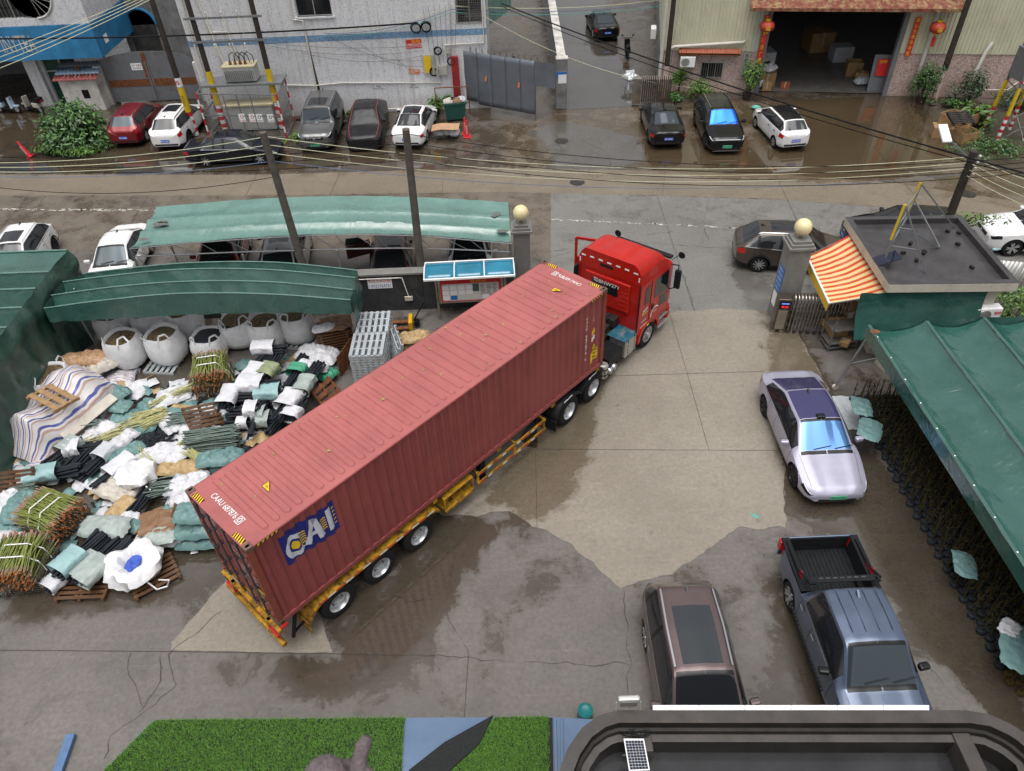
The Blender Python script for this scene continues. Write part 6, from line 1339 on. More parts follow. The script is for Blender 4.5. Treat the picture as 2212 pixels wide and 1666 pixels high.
c_,S_,X_=car('pickup_truck','slate blue pickup truck with an empty black load bed','pickup',pk_loc,-90,5.35,1.95,1.84,'p_slate',xc=1.42,xrf=2.12,xrr=3.45,xrg=3.72,zhf=1.0,zcowl=1.17,zdeck=1.2,ztail=1.14,belt=(1.06,1.12),fa=.95,ra=1.22,R=.385,kind='alloy',glass=('glass_pale','glass_car','glass_car'),handles='chrome',pickup=(3.74,),win_end=3.5,gw=.64)
zb,zr=.68,1.16;w_in=.76
mb=MB();mb.b2((X_(5.28),-w_in,zb-.03),(X_(3.8),w_in,zb));bd=mb.build('bed_floor','plastic_black',c_)
for k in range(14):mb=MB();y_=lerp(-.68,.68,k/13);mb.b2((X_(5.25),y_-.02,zb),(X_(3.83),y_+.02,zb+.018));mb.build('bed_rib','plastic_black',bd)
for sd in(1,-1):mb=MB();mb.b2((X_(5.3),sd*w_in,zb-.03),(X_(3.78),sd*(w_in+.03),zr));mb.b2((X_(5.3),sd*(w_in-.01),zr),(X_(3.78),sd*.945,zr+.035));mb.build('bed_side','plastic_black',c_,bevel=.01)
mb=MB();mb.b2((X_(5.33),-.93,.5),(X_(5.28),.93,zr+.03));mb.build('tailgate','p_slate',c_,bevel=.02);mb=MB();mb.b2((X_(5.279),-.74,zb),(X_(5.26),.74,zr));mb.build('tailgate_liner','plastic_black',c_)
mb=MB();mb.b2((X_(3.80),-.8,zb),(X_(3.76),.8,zr+.05));mb.build('bed_bulkhead','plastic_black',c_)
mb=MB();mb.bar((X_(3.9),-.86,zr+.28),(X_(3.9),.86,zr+.28),.16,.035);rk=mb.build('bed_rack','plastic_black',c_,bevel=.01)
for k in range(7):mb=MB();y_=-.5+k*.165;mb.b2((X_(3.94),y_-.05,zr+.299),(X_(3.9),y_+.05,zr+.303));mb.build('rack_slot','rod_grey',rk)
for sd in(1,-1):
 mb=MB();mb.tube([(X_(3.85),sd*.84,zr+.36),(X_(4.3),sd*.85,zr+.12),(X_(5.15),sd*.85,zr+.06)],.035,8);mb.build('rack_rail','plastic_black',rk,smooth=50)
 mb=MB();mb.tube([(X_(3.9),sd*.8,zr+.33),(X_(3.78),sd*.8,zr+.33),(X_(3.74),sd*.7,zr+.4)],.04,8);mb.build('rack_leg','plastic_black',rk,smooth=50)
 mb=MB();mb.extr([(X_(4.1),sd*.83,zr+.05),(X_(4.5),sd*.83,zr+.02),(X_(4.12),sd*.83,zr+.26)],(0,sd*.02,0));mb.build('red_bracket','tape_red',rk)
 for x0 in(4.35,4.6):pass
 mb=MB();mb.b2((X_(4.0),sd*1.0,.38),(X_(1.75),sd*.86,.44));sb=mb.build('running_board','plastic_black',c_,bevel=.015)
 for k in range(22):mb=MB();x0=1.8+k*.1;mb.box((X_(x0),sd*.94,.445),(.03,.11,.012),rz(.4));mb.build('tread','rod_grey',sb)
 mb=MB();mb.b2((X_(5.36),sd*.75,.8),(X_(5.2),sd*.975,1.12));mb.build('tail_lamp','lamp_red',c_,bevel=.03)
for y_ in(-.44,-.15,.15,.44):mb=MB();mb.b2((X_(3.4),y_-.012,1.826),(X_(2.35),y_+.012,1.842));mb.build('roof_rib','p_slate',c_,bevel=.004)
mb=MB();z_=1.85;mb.extr([(X_(3.15),-.025,z_-.02),(X_(3.32),-.025,z_-.02),(X_(3.3),-.025,z_+.06)],(0,.05,0));mb.build('antenna_fin','p_slate',c_)
for sd in(1,-1):mb=MB();mb.b2((X_(1.32),sd*.42-.02,1.135),(X_(.35),sd*.50+.02,1.06));
car('brown_suv','brown suv beside the right gate pillar','car',(11.42,25.15),-11,4.44,1.85,1.64,'p_brown',xc=1.1,xrf=1.82,xrr=3.65,xrg=4.24,zhf=.84,zcowl=1.06,zdeck=1.14,ztail=1.04,belt=(.98,1.10),fa=.9,ra=.92,R=.35,kind='multi',rails='chrome',roofglass=(2.0,3.2,4.7,'glass_car'),tail='wrap',clad=True)
car('dark_suv','dark suv mostly hidden behind the guard house roof','car',(16.3,25.95),171,4.7,1.88,1.68,'p_black',xc=1.1,xrf=1.9,xrr=3.8,xrg=4.5,zhf=.9,zcowl=1.08,zdeck=1.14,ztail=1.06,belt=(1.0,1.1),fa=.93,ra=1.0,R=.36,rails='chrome',plate=('粤S·8K615','plate_blue'),plate_end='front')
car('white_suv','white suv cut by the right edge beside the corrugated fence','car',(21.75,25.6),173,4.75,1.9,1.7,'p_white',xc=1.35,xrf=2.05,xrr=3.9,xrg=4.55,zhf=.96,zcowl=1.12,zdeck=1.14,ztail=1.06,belt=(1.02,1.1),fa=.93,ra=1.0,R=.37)
car('black_sedan','black sedan parked nose in beside the folding gate','car',(8.62,38.45),88,4.78,1.86,1.45,'p_black',**SED,plate=('粤S·5409H','plate_blue'),kind='dark',roofglass=(2.2,3.0,4.75,'glass_car'),glass=('glass_car','glass_pale','glass_car'))
c_,S_,X_=car('black_suv','black suv with a vivid blue windscreen before the factory','car',(11.42,37.6),-92,4.8,1.94,1.7,'p_black',xc=1.15,xrf=1.92,xrr=4.1,xrg=4.62,zhf=.9,zcowl=1.1,zdeck=1.14,ztail=1.06,belt=(1.0,1.08),fa=.95,ra=1.0,R=.37,kind='dark',plate=('粤S·FX0490','plate_green'),plate_end='front',glass=('glass_blue','glass_car','glass_car'),roofglass=(2.1,3.6,4.4,'glass_car'),grille=False,rails='chrome')
mb=MB();mb.b2((X_(-.055),-.62,.80),(X_(-.03),.62,.825));mb.build('light_bar','lamp_led',c_);mb=MB();mb.b2((X_(-.062),-.7,.24),(X_(-.03),.7,.26));mb.build('chrome_strip','chrome',c_)
car('white_hatchback','white hatchback with a black roof before the factory doorway','car',(14.58,37.2),95,4.05,1.69,1.53,'p_white',xc=.85,xrf=1.62,xrr=3.45,xrg=3.9,zhf=.84,zcowl=1.06,zdeck=1.08,ztail=1.0,belt=(.96,1.02),fa=.78,ra=.74,R=.30,plate=('粤A·E2907','plate_blue'),hood_black=True,tail='wrap',chrome_line=False)
car('black_sedan','black sedan parked far up the wet alley','car',(7.55,56.1),93,4.7,1.83,1.46,'p_black',**SED,plate=('粤A·7G9J0','plate_blue'),glass=('glass_car','glass_pale','glass_car'))
car('red_suv','dark red suv parked beside the big green bush','car',(-20.5,41.4),90,4.38,1.84,1.6,'p_red',xc=1.02,xrf=1.8,xrr=3.68,xrg=4.18,zhf=.86,zcowl=1.06,zdeck=1.12,ztail=1.02,belt=(.98,1.08),fa=.88,ra=.86,R=.345,rails='chrome',clad=True,plate=('粤S·DR386','plate_blue'),kind='alloy',glass=('glass_car','glass_pale','glass_car'))
car('white_suv','white suv with a dark sunroof beside the striped pole','car',(-17.95,40.85),89,4.66,1.86,1.62,'p_white',xc=1.05,xrf=1.85,xrr=3.9,xrg=4.46,zhf=.88,zcowl=1.06,zdeck=1.12,ztail=1.0,belt=(.98,1.1),fa=.93,ra=.98,R=.36,rails='trim_black',clad=True,plate=('粤T·6300F','plate_blue'),kind='dark',roofglass=(2.1,3.1,4.6,'glass_car'))
car('navy_sedan','very dark navy sedan parked sideways before the transformer cage','car',(-13.98,37.28),0,4.82,1.82,1.47,'p_navy',**SED,kind='steel',R=.33,glass=('glass_grey','glass_grey','glass_grey'))
c_,S_,X_=car('boxy_suv','boxy grey off road suv beside the transformer cage','car',(-9.82,39.95),-90,4.78,1.96,1.86,'p_grey',xc=1.28,xrf=1.68,xrr=4.25,xrg=4.58,zhf=1.02,zcowl=1.14,zdeck=1.16,ztail=1.08,belt=(1.08,1.12),fa=.93,ra=1.05,R=.38,kind='dark',clad=True,rails='chrome',roofglass=(1.95,2.95,4.8,'glass_car'),glass=('glass_pale','glass_car','glass_car'),plate=('粤S·F06528','plate_green'),plate_end='front',gw=.72,handles='black',chrome_line=False)
mb=MB();lettering(mb,'JETOUR',(X_(-.06),0,.83),(0,1,0),(0,0,1),.78,.07);mb.build('grille_lettering','text_white',c_,fix=False)
c_,S_,X_=car('covered_car','car under a wet black fabric cover between grey suv and white sedan','car',(-7.3,39.85),-89,4.75,1.98,1.6,'cover_black',xc=1.1,xrf=1.9,xrr=3.4,xrg=4.3,zhf=.82,zcowl=1.02,zdeck=1.1,ztail=1.0,belt=(.95,1.02),cover=True)
for o in c_.children:
 for v in o.data.vertices:
  q=v.co;d=mn.noise(q*2.2)*.035+mn.noise(q*6)*.015;v.co=q+Vector((0,math.copysign(d,q.y),d*.6));
  if v.co.z<.35:v.co.z*=.35
for sd in(1,-1):mb=MB();mb.tube([(X_(x),sd*(S_(x,4.0)[0]+.02),S_(x,4.0)[1]+.04)for x in np.linspace(.02,4.7,30)],.012,5);mb.build('piping','pipe_red',c_)
for sd in(1,-1):mb=MB();mb.lathe([(0,-.1),(.09,-.06),(.11,0),(.09,.06),(0,.1)],12,(X_(1.5),sd*1.05,1.05),'Y');mb.build('mirror_pocket','cover_black',c_,smooth=60)
car('white_sedan','white sedan with red tail lamps beside the green wheelie bin','car',(-4.68,39.7),83,4.66,1.82,1.46,'p_white',**SED,plate=('粤D·L5138','plate_blue'),glass=('glass_car','glass_car','glass_car'),roofglass=(2.2,3.14,4.3,'glass_car'))
car('white_suv','white suv at the far left behind the stepped canopy','car',(-20.35,27.05),-83,4.4,1.83,1.58,'p_white',xc=1.05,xrf=1.8,xrr=3.5,xrg=4.15,zhf=.86,zcowl=1.05,zdeck=1.1,ztail=1.0,belt=(.97,1.07),fa=.9,ra=.9,R=.34,clad=True,kind='dark',rails='p_white',roofglass=(1.95,2.8,4.6,'glass_car'))
car('white_sedan','white sedan with a pale blue windscreen left of the carport','car',(-16.05,26.7),-84,4.6,1.8,1.46,'p_white',**SED,glass=('glass_pale','glass_car','glass_car'),chrome_line=False)
g=G(452,545,1.4);car('red_sedan','dark red car under the left end of the carport','car',(g.x,g.y+1.2),-84,4.6,1.8,1.47,'p_red',**SED)
g=G(592,545,1.5);car('white_suv','white suv under the carport behind the leaning pole','car',(g.x,g.y+1.2),96,4.5,1.84,1.62,'p_silver',xc=1.05,xrf=1.8,xrr=3.5,xrg=4.2,zhf=.86,zcowl=1.06,zdeck=1.1,ztail=1.02,belt=(.98,1.07),fa=.9,ra=.92,R=.35,roofglass=(2.0,2.9,4.7,'glass_car'),kind='multi')
g=G(835,555,1.4);c_,S_,X_=car('maroon_car','dusty maroon car with one front door open under the carport','car',(g.x,g.y+1.35),94,4.5,1.82,1.5,'p_pink',**SED,roofglass=(2.05,3.0,4.4,'glass_car'))
mb=MB();a0=Vector((X_(1.5),.93,.35));dd_=Vector((-.35,.95,0));mb.extr([a0,a0+dd_,a0+dd_+Vector((0,0,.6)),a0+Vector((.1,0,.62))],(.05,.02,0));do_=mb.build('open_door','p_pink',c_,bevel=.02)
mb=MB();mb.extr([a0+Vector((-.1,.1,.64)),a0+dd_+Vector((-.02,0,.64)),a0+dd_*.9+Vector((-.1,0,1.0)),a0+dd_*.4+Vector((-.2,0,.98))],(.02,.01,0));mb.build('door_window','glass_pale',do_)
g=G(1012,540,1.4);car('white_sedan','white sedan with a black windscreen under the right end of the carport','car',(g.x,g.y+1.2),-90,4.6,1.8,1.46,'p_white',**SED,roofglass=(2.1,2.9,4.6,'glass_car'))
# YARD PILE
def ZA(x,y):return(.2701*x,813.2+.2701*y)
def ZB(x,y):return(.2701*x,406.6+.2701*y)
def ZC(x,y):return(542.2+.2701*x,406.6+.2701*y)
def ZD(x,y):return(542.2+.2701*x,813.2+.2701*y)
def fab(name,c,rough=.45,sc=9,wr=.5):
 m,t,p=newmat(name);geo=t.n('NewGeometry').outputs['Position'];f=t.noise(geo,3,5,.7);cc=t.mix(t.rng(f,.3,.75),tuple(x*.78 for x in c),tuple(min(1,x*1.1)for x in c));cc=t.mix(t.rng(t.noise(geo,6,5,.7),.62,.8,0,.35),cc,(.2,.17,.13));t.lk(cc,p.inputs['Base Color']);p.inputs['Roughness'].default_value=rough
 t.lk(t.bump(t.noise(geo,sc,5,.65,1.0),wr,.03),p.inputs['Normal'])
for n_,c in(('sk_white',(.62,.62,.65)),('sk_teal',(.13,.24,.235)),('sk_lblue',(.28,.44,.45)),('sk_grey',(.34,.39,.37)),('sk_olive',(.26,.30,.17)),('sk_green',(.06,.30,.18)),('sk_tan',(.42,.29,.14)),('sk_brown',(.22,.12,.06)),('sk_cream',(.52,.48,.42)),('sk_clear',(.5,.53,.56)),('sk_peach',(.46,.28,.16)),('bag_white',(.78,.78,.79))):fab(n_,c)
mat('rubber',(.022,.026,.032),.4,var=.25,scale=9);mat('print_red',(.55,.06,.05),.5);mat('print_blue',(.04,.09,.42),.5)
m,t,p=newmat('mulch');geo=t.n('NewGeometry').outputs['Position'];vo=t.n('TexVoronoi');vo.inputs['Scale'].default_value=38;t.lk(geo,vo.inputs['Vector']);sc_=t.n('SeparateColor');t.lk(vo.outputs['Color'],sc_.inputs[0]);t.lk(t.ramp(sc_.outputs[0],[(0,(.03,.02,.012)),(.5,(.13,.085,.035)),(1,(.34,.25,.11))]),p.inputs['Base Color']);p.inputs['Roughness'].default_value=.6;t.lk(t.bump(vo.outputs['Distance'],1.0,.05),p.inputs['Normal'])
m,t,p=newmat('wood_wet');geo=t.n('NewGeometry').outputs['Position'];t.lk(t.mix(t.rng(t.noise(geo,4,6,.7),.3,.7),(.06,.028,.014),(.15,.075,.035)),p.inputs['Base Color']);p.inputs['Roughness'].default_value=.4
mat('wood_light',(.32,.20,.10),.5,var=.3,scale=6);mat('cane_green',(.27,.28,.075),.5,var=.5,scale=9,col2=(.11,.16,.04));mat('cane_tip',(.40,.12,.03),.5,var=.35,scale=9);mat('cane_node',(.26,.19,.13),.6,var=.3);mat('wire_cage',(.14,.12,.10),.5,.4,var=.3);mat('rod_green',(.11,.15,.13),.4,.2,var=.25,scale=10);mat('reed',(.42,.40,.18),.5,var=.3,scale=8);mat('pallet_steel',(.50,.53,.55),.38,.45,var=.15,scale=4)
def sack_mesh(l,w_,h,seed,wr=1.0,twist=0.0):
 mb=MB();NX,NY=26,18;l*=1.18;w_*=1.25;h*=1.12;rnd=random.Random(seed);sx=rnd.uniform(-9,9)
 for top in(1,-1):
  def fn(u,v):
   a,b=u*2-1,v*2-1;e=(1-abs(a)**3.2)*(1-abs(b)**2.6);e=max(0,e)**.55
   x_=a*l/2*(1-.10*abs(b)**2*(1));y_=b*w_/2*(1-.12*a*a);q=Vector((x_*5+sx,y_*5,top*2));d=(mn.noise(q)*.10+mn.noise(q*2.3)*.06+((1-abs(mn.noise(q*.9)))**4-.35)*.13+((1-abs(mn.noise(q*2.1+Vector((5,1,2)))))**4-.35)*.06)*wr
   z_=top*h/2*e*(1+d*2.5)+d*.12;x_+=.05*mn.noise(Vector((b*3,sx,a)))*l;y_+=.06*mn.noise(Vector((a*3,sx,4)))*w_+twist*a*a*w_
   return(x_,y_,(z_ if top>0 else z_*.55)+h*.30)
  mb.grid(NX,NY,fn)
  if top<0:
   n0=len(mb.f)-NX*NY
   for k in range(n0,len(mb.f)):mb.f[k]=tuple(reversed(mb.f[k]))
 return mb
SN=[0]
def sack(px,ang,l,w_,h,m_,label,z=0.0,tilt=(0,0),prt=None,name='sack',group='sacks strewn in the yard pile',cat='sack'):
 SN[0]+=1;g=G(px[0],px[1],z);t_=thing(name,label,cat,(g.x,g.y,z),0,group);t_.rotation_euler=(tilt[0],tilt[1],math.radians(ang))
 sack_mesh(l,w_,h,SN[0]).build('cloth',m_,t_,smooth=50,fix=True)
 if prt:
  for k in range(3):mb=MB();mb.grid(6,2,lambda u,v:(lerp(-.28,.28,u)*l*(1-.25*k),lerp(-.05,.05,v)+(k-1)*.15*w_,h*.86-.25*h*abs(k-1)*.4-h*.2*abs(lerp(-.5,.5,u))));mb.build('print_band',prt,t_,smooth=60,fix=False)
 return t_
TUBE=None
def bundle(px,ang,n,l,m_,label,z=0.0,sl=.55,pos=.5,tilt=0.0,spread=1.0,name='tube_bundle'):
 """n black rubber tubes with a cloth sleeve; pos = where along the tubes the sleeve sits"""
 global TUBE
 if TUBE is None:
  mb=MB();mb.lathe([(.0,-.5),(.040,-.5),(.047,-.46),(.040,-.42),(.036,-.2),(.034,.2),(.040,.42),(.048,.47),(.04,.5),(.0,.5)],9,(0,0,0),'X');TUBE=mb.mesh('tube','rubber',40)
 g=G(px[0],px[1],z);t_=thing(name,label,'tube bundle',(g.x,g.y,z),0,'bundles of black rubber tubes in the yard pile');t_.rotation_euler=(0,tilt,math.radians(ang));rows_=[5,4,3,2]if n>9 else[4,3,2];k=0;wmax=rows_[0]*.082
 for r_,c_ in enumerate(rows_):
  for q in range(c_):
   if k>=n:break
   o=link('tube',TUBE,t_);o.location=(random.uniform(-.05,.05),((q-(c_-1)/2)*.082)*spread,.05+r_*.07);o.rotation_euler=(random.random()*6,random.uniform(-.05,.05),random.uniform(-.09,.09)*spread);o.scale=(l,1,1);k+=1
 if m_:
  H_=len(rows_)*.072+.07;x0=lerp(-l/2,l/2,pos)-sl/2;mb=MB();sx=random.uniform(0,50)
  def fn(u,v):
   a=v*math.tau;r_=1+.12*mn.noise(Vector((u*4+sx,math.cos(a)*2,math.sin(a)*2)))+.07*mn.noise(Vector((u*11+sx,math.cos(a)*5,math.sin(a)*5)));e=1+.10*(2*u-1)**2;return(x0+u*sl+.03*mn.noise(Vector((v*5,sx,1))),math.copysign(abs(math.cos(a))**.6,math.cos(a))*(wmax/2+.05)*spread*r_*e,H_/2+.0+math.copysign(abs(math.sin(a))**.7,math.sin(a))*(H_/2+.015)*r_)
  mb.grid(20,30,fn);mb.build('sleeve',m_,t_,smooth=55,fix=False)
 return t_
def bulk_bag(px,label,rot=0.0,s=1.12,h=1.12,fill='mulch',slump=0.0):
 g=G(px[0],px[1]);t_=thing('bulk_bag',label,'bulk bag',(g.x,g.y,.12),rot,'white bulk bags under the pleated canopy');mb=MB();n=30;sx=random.uniform(0,99)
 pr_=[(.40,0),(.50,.06),(.55,.25),(.56,.5),(.54,.75),(.50,.92),(.47,1.0),(.44,.985),(.40,.90)]
 for r_,z_ in pr_:
  for k in range(n):
   a=math.tau*k/n;q=(abs(math.cos(a))**4+abs(math.sin(a))**4)**-.25;q=lerp(1,q,.55);d=1+.06*mn.noise(Vector((math.cos(a)*2+sx,math.sin(a)*2,z_*3)))+.02*mn.noise(Vector((math.cos(a)*8,math.sin(a)*8+sx,z_*2)))
   mb.v.append((math.cos(a)*r_*q*d*s,math.sin(a)*r_*q*d*s,z_*h*(1+.05*mn.noise(Vector((a,sx,0)))*(z_>.8))-slump*(z_>.85)*max(0,math.sin(a+sx))*.3))
 for i in range(len(pr_)-1):
  for k in range(n):mb.f.append((i*n+k,i*n+(k+1)%n,(i+1)*n+(k+1)%n,(i+1)*n+k));mb.m.append(0)
 mb.build('bag','bag_white',t_,smooth=60)
 if fill:mb=MB();mb.lathe([(.43*s,h*.90),(.3*s,h*.95),(.15*s,h*.99),(0,h*1.0)],20);mb.build('fill',fill,t_,smooth=60)
 for k in range(4):
  a=math.pi/4+k*math.pi/2;c=Vector((math.cos(a)*.5*s,math.sin(a)*.5*s,h));tn=Vector((-math.sin(a),math.cos(a),0));ar=random.uniform(.05,.22);fl_=Vector((-math.cos(a),-math.sin(a),0))*random.uniform(-.1,.22);mb=MB();P_=[c-tn*.2+Vector((0,0,-.35)),c-tn*.19+Vector((0,0,.0)),c-tn*.1+fl_*.7+Vector((0,0,ar)),c+tn*.1+fl_+Vector((0,0,ar)),c+tn*.19,c+tn*.2+Vector((0,0,-.35))]
  for i in range(5):mb.bar(P_[i],P_[i+1],.055,.012,up=(math.cos(a),math.sin(a),.3))
  mb.build('lifting_loop','bag_white',t_)
 mb=MB();
 for q in(-.4,0,.4):mb.b2((q-.06,-.55,-.11),(q+.06,.55,-.01))
 return t_
for px,lb,kw in((ZB(1065,1400),'front bulk bag of mulch nearest the peach sacks',{}),(ZB(1380,1370),'front bulk bag of mulch behind the tied cane crate',{}),(ZB(970,1210),'back bulk bag at the left post under the curtain',{}),(ZB(1250,1190),'second back bulk bag half under the green curtain',dict(fill=None)),(ZB(1530,1185),'third back bulk bag under the torn green curtain',{}),(ZB(1715,1330),'short bulk bag with black strips folded over its mouth',dict(h=.8,fill='rubber')),(ZB(1955,1240),'slumped bulk bag with its mouth rolled open in the middle',dict(slump=.6)),(ZC(165,1260),'front bulk bag of mulch right behind the wrapped tube stack',{}),(ZC(400,1205),'right end bulk bag on a steel pallet',dict(h=1.1)),(ZC(180,1115),'grey topped bulk bag furthest back under the curtain',dict(h=.85))):bulk_bag(px,lb,random.uniform(-.3,.3),**kw)
g=G(*ZB(480,1660));bb2=bulk_bag(ZB(480,1665),'wide bulk bag of mulch beside the striped sheeting',.4,1.25,.95);bb2['group']='bulk bags at the striped sheeting'
stripe_mat('sheet_stripe',[(0,(.62,.60,.60)),(.22,(.05,.07,.30)),(.42,(.62,.60,.60)),(.58,(.42,.28,.24)),(.76,(.58,.56,.57))],10,1)
sm=thing('striped_sheeting','blue white and tan striped sheeting over a long mound','tarpaulin',(0,0,0))
c0,c1=G(*ZA(760,60),.3),G(*ZA(120,640),.3)
def mound(u,v):
 ax=c0 .lerp(c1,u);d=(c1-c0).normalized();n_=Vector((-d.y,d.x,0));b=v*2-1;wd=1.15+.35*math.sin(u*5);p_=ax+n_*b*wd;h=max(0,1-abs(b)**2.2)*(1.0+.35*math.sin(math.pi*min(1,u*1.1))+.18*math.sin(u*9)+.22*mn.noise(p_*1.1))*min(1,(1-u)*4+.2);p_.z=.03+h+.14*mn.noise(p_*2.3)*(1-abs(b)*.5)+.05*mn.noise(p_*6);p_+=n_*.12*mn.noise(p_*1.8);return p_
mb=MB();mb.grid(50,34,mound);uv_grid(mb,'sheet','sheet_stripe',50,34,sm)
for px,r_,lb in((ZA(330,760),.45,'loose striped sheeting draped beside the dark leaning pallet'),(ZB(960,1530),.42,'small striped sheeting lump below the peach sacks')):
 g=G(*px);t_=thing('striped_sheeting',lb,'tarpaulin',(g.x,g.y,0));mb=MB();mb.grid(22,22,lambda u,v:((u-.5)*2.6*r_+.1*mn.noise(Vector((u*4,v*4,1))),(v-.5)*2.6*r_,.03+.55*r_*max(0,1-((u-.5)**2+(v-.5)**2)*4)+.10*mn.noise(Vector((u*6,v*6,r_*9)))));uv_grid(mb,'sheet','sheet_stripe',22,22,t_)
def cane_crate(px,rot,label,w_=1.15,d_=.95,h=.95,n=190,tall=.35):
 g=G(px[0],px[1]);t_=thing('cane_crate',label,'cane crate',(g.x,g.y,.1),rot,'wire crates packed with tied canes')
 mb=MB()
 for z_ in[h*k/8 for k in range(9)]:
  for(a,b)in(((-w_/2,-d_/2),(w_/2,-d_/2)),((w_/2,-d_/2),(w_/2,d_/2)),((-w_/2,d_/2),(w_/2,d_/2)),((-w_/2,-d_/2),(-w_/2,d_/2))):mb.bar((a[0],a[1],z_),(b[0],b[1],z_),.012)
 for k in range(13):
  for y_ in(-d_/2,d_/2):mb.bar((lerp(-w_/2,w_/2,k/12),y_,0),(lerp(-w_/2,w_/2,k/12),y_,h),.01)
  for x_ in(-w_/2,w_/2):mb.bar((x_,lerp(-d_/2,d_/2,k/12),0),(x_,lerp(-d_/2,d_/2,k/12),h),.01)
 o=mb.build('wire_cage','wire_cage',t_);o['kind']='stuff'
 for x_ in(-w_/2+.06,w_/2-.06):
  for y_ in(-d_/2+.06,d_/2-.06):mb=MB();mb.b2((x_-.05,y_-.05,-.1),(x_+.05,y_+.05,0));mb.build('foot','wire_cage',t_)
 A,B_,C_=MB(),MB(),MB()
 for k in range(n):
  lay=random.random()**.6;z_=lerp(.1,h+tall,lay);x_=random.uniform(-.5,.5)*(w_-.02);L_=d_*random.uniform(.98,1.18)/2;sl_=random.uniform(-.14,.14);zz_=z_+random.uniform(-.02,.02);r_=.013
  edge=max(0,(z_-h)/tall)if z_>h else 0;x_*=1-.18*edge
  p0,p1=Vector((x_-sl_,-L_,zz_)),Vector((x_+sl_,L_,zz_+random.uniform(-.05,.05)));A.tube([p0,p0 .lerp(p1,.5)+Vector((0,0,.03)),p1],r_,5)
  for e,f in((p0,p1),(p1,p0)):dd=(e-f).normalized();C_.cyl(e-dd*.14,e,r_*1.5,r_*1.2,5);(B_.cyl(e,e+dd*random.uniform(.02,.06),r_*1.35,r_*1.35,5)if random.random()<.5 else None)
 for nm,q,mm in(('canes',A,'cane_green'),('cane_butts',C_,'cane_node'),('cane_tips',B_,'cane_tip')):o=q.build(nm,mm,t_,fix=False);o['kind']='stuff'
 for y_ in(-.18,.22):mb=MB();mb.tube([(-w_/2-.01,y_,h*.5),(-w_/2+.02,y_,h+.1),(-w_/4,y_+.02,h+tall+.04),(w_/4,y_-.02,h+tall+.04),(w_/2-.02,y_,h+.1),(w_/2+.01,y_,h*.5)],.016,5);mb.build('strap','text_white',t_)
 return t_
cane_crate(ZB(1740,1600),.25,'crate of orange tipped canes behind the wooden pallet near the bulk bags',1.2,1.1,.55,230,.55);cane_crate(ZA(500,1210),1.15,'middle crate of green canes at the left edge of the pile',1.2,1.25,.55,240,.4);cane_crate(ZA(270,1600),.1,'front crate of green canes nearest the camera',1.15,1.15,.65,250,.35)
def pallet(px,rot,label,w_=1.2,d_=1.0,tilt=(0,0),z=0.0,m_='wood_wet',nsl=6):
 g=G(px[0],px[1],z);t_=thing('wooden_pallet',label,'pallet',(g.x,g.y,z+.02));t_.rotation_euler=(tilt[0],tilt[1],rot)
 for k in range(nsl):mb=MB();y_=lerp(-d_/2,d_/2,(k+.5)/nsl);mb.box((0,y_,.12),(w_,d_/nsl*.62,.022));mb.build('slat',m_,t_)
 for x_ in(-w_/2+.05,0,w_/2-.05):mb=MB();mb.box((x_,0,.055),(.07,d_,.10));mb.build('bearer',m_,t_)
 return t_
pallet(ZA(1620,330),.7,'dark wooden pallet leaning on a white sack mid pile',1.1,.85,(.5,.35),.35);pallet(ZA(130,880),.1,'dark wooden pallet leaning upright at the left edge',1.35,1.1,(1.1,0),.35,nsl=8);pallet(ZA(430,190),-.5,'open light wooden frame lying on the striped sheeting',1.25,.9,(-.15,.1),1.3,'wood_light',3);pallet(ZA(700,1690),.0,'wooden pallet under the wrapped tubes in front',1.3,.9);pallet(ZA(1240,1610),.6,'wooden pallet under the crumpled white bag in front',1.2,1.0);pallet(ZA(1660,690),.1,'wooden pallet under the green rods',1.4,.9)
pallet(ZD(590,130),1.0,'rusty brown frame beside the container roof edge',.9,.7,(.9,0),.3,'rust',3)
for px,rot,l,lb,z in((ZA(680,1690),1.2,.8,'short orange wood strip on the ground before the front crate',.02),(ZB(1100,1570),.8,1.3,'thin bamboo stick on the bare patch below the bulk bags',.02),(ZA(140,520),2.1,.7,'stub of brown timber sticking out of striped sheeting',.6)):
 g=G(*px);mb=MB();mb.box((0,0,.03),(l,.09 if l<1 else.03,.04));o=mb.build('timber_strip','wood_light',None,bevel=.006);o.location=(g.x,g.y,z);o.rotation_euler=(0,-.5 if z>.3 else 0,rot);tag(o,lb,'timber')
g=G(*ZA(720,330),.55);mb=MB();mb.box((0,0,0),(1.9,.42,.04));o=mb.build('white_board','sk_cream',None,bevel=.008);o.location=(g.x,g.y,.6);o.rotation_euler=(.1,-.18,math.radians(52));tag(o,'long white board leaning on the striped sheeting','board')
def steel_pallet(loc,rot,label,group=None):
 t_=thing('steel_pallet',label,'steel pallet',loc,rot,group)
 for k in range(6):mb=MB();x_=lerp(-.5,.5,k/5);mb.b2((x_-.055,-.6,.06),(x_+.055,.6,.1));mb.build('deck_slat','pallet_steel',t_)
 for y_ in(-.58,-.2,.2,.58):mb=MB();mb.b2((-.56,y_-.03,0),(.56,y_+.03,.058));mb.build('cross_member','pallet_steel',t_)
 return t_
g=G(*ZC(985,1500));
ORD=['lowest','second lowest','third lowest','fourth lowest','fifth lowest','sixth lowest','middle','sixth highest','fifth highest','fourth highest','third highest','second highest','topmost']
for k in range(13):steel_pallet((g.x+random.uniform(-.02,.02),g.y+.05,.02+k*.105),random.uniform(-.015,.015),ORD[k]+' silver steel pallet in the front stack beside the container','steel pallets in the front stack')
for k in range(13):steel_pallet((g.x+.02+random.uniform(-.02,.02),g.y+1.27,.02+k*.105),random.uniform(-.015,.015),ORD[k]+' silver steel pallet in the rear stack by the black wall','steel pallets in the rear stack')
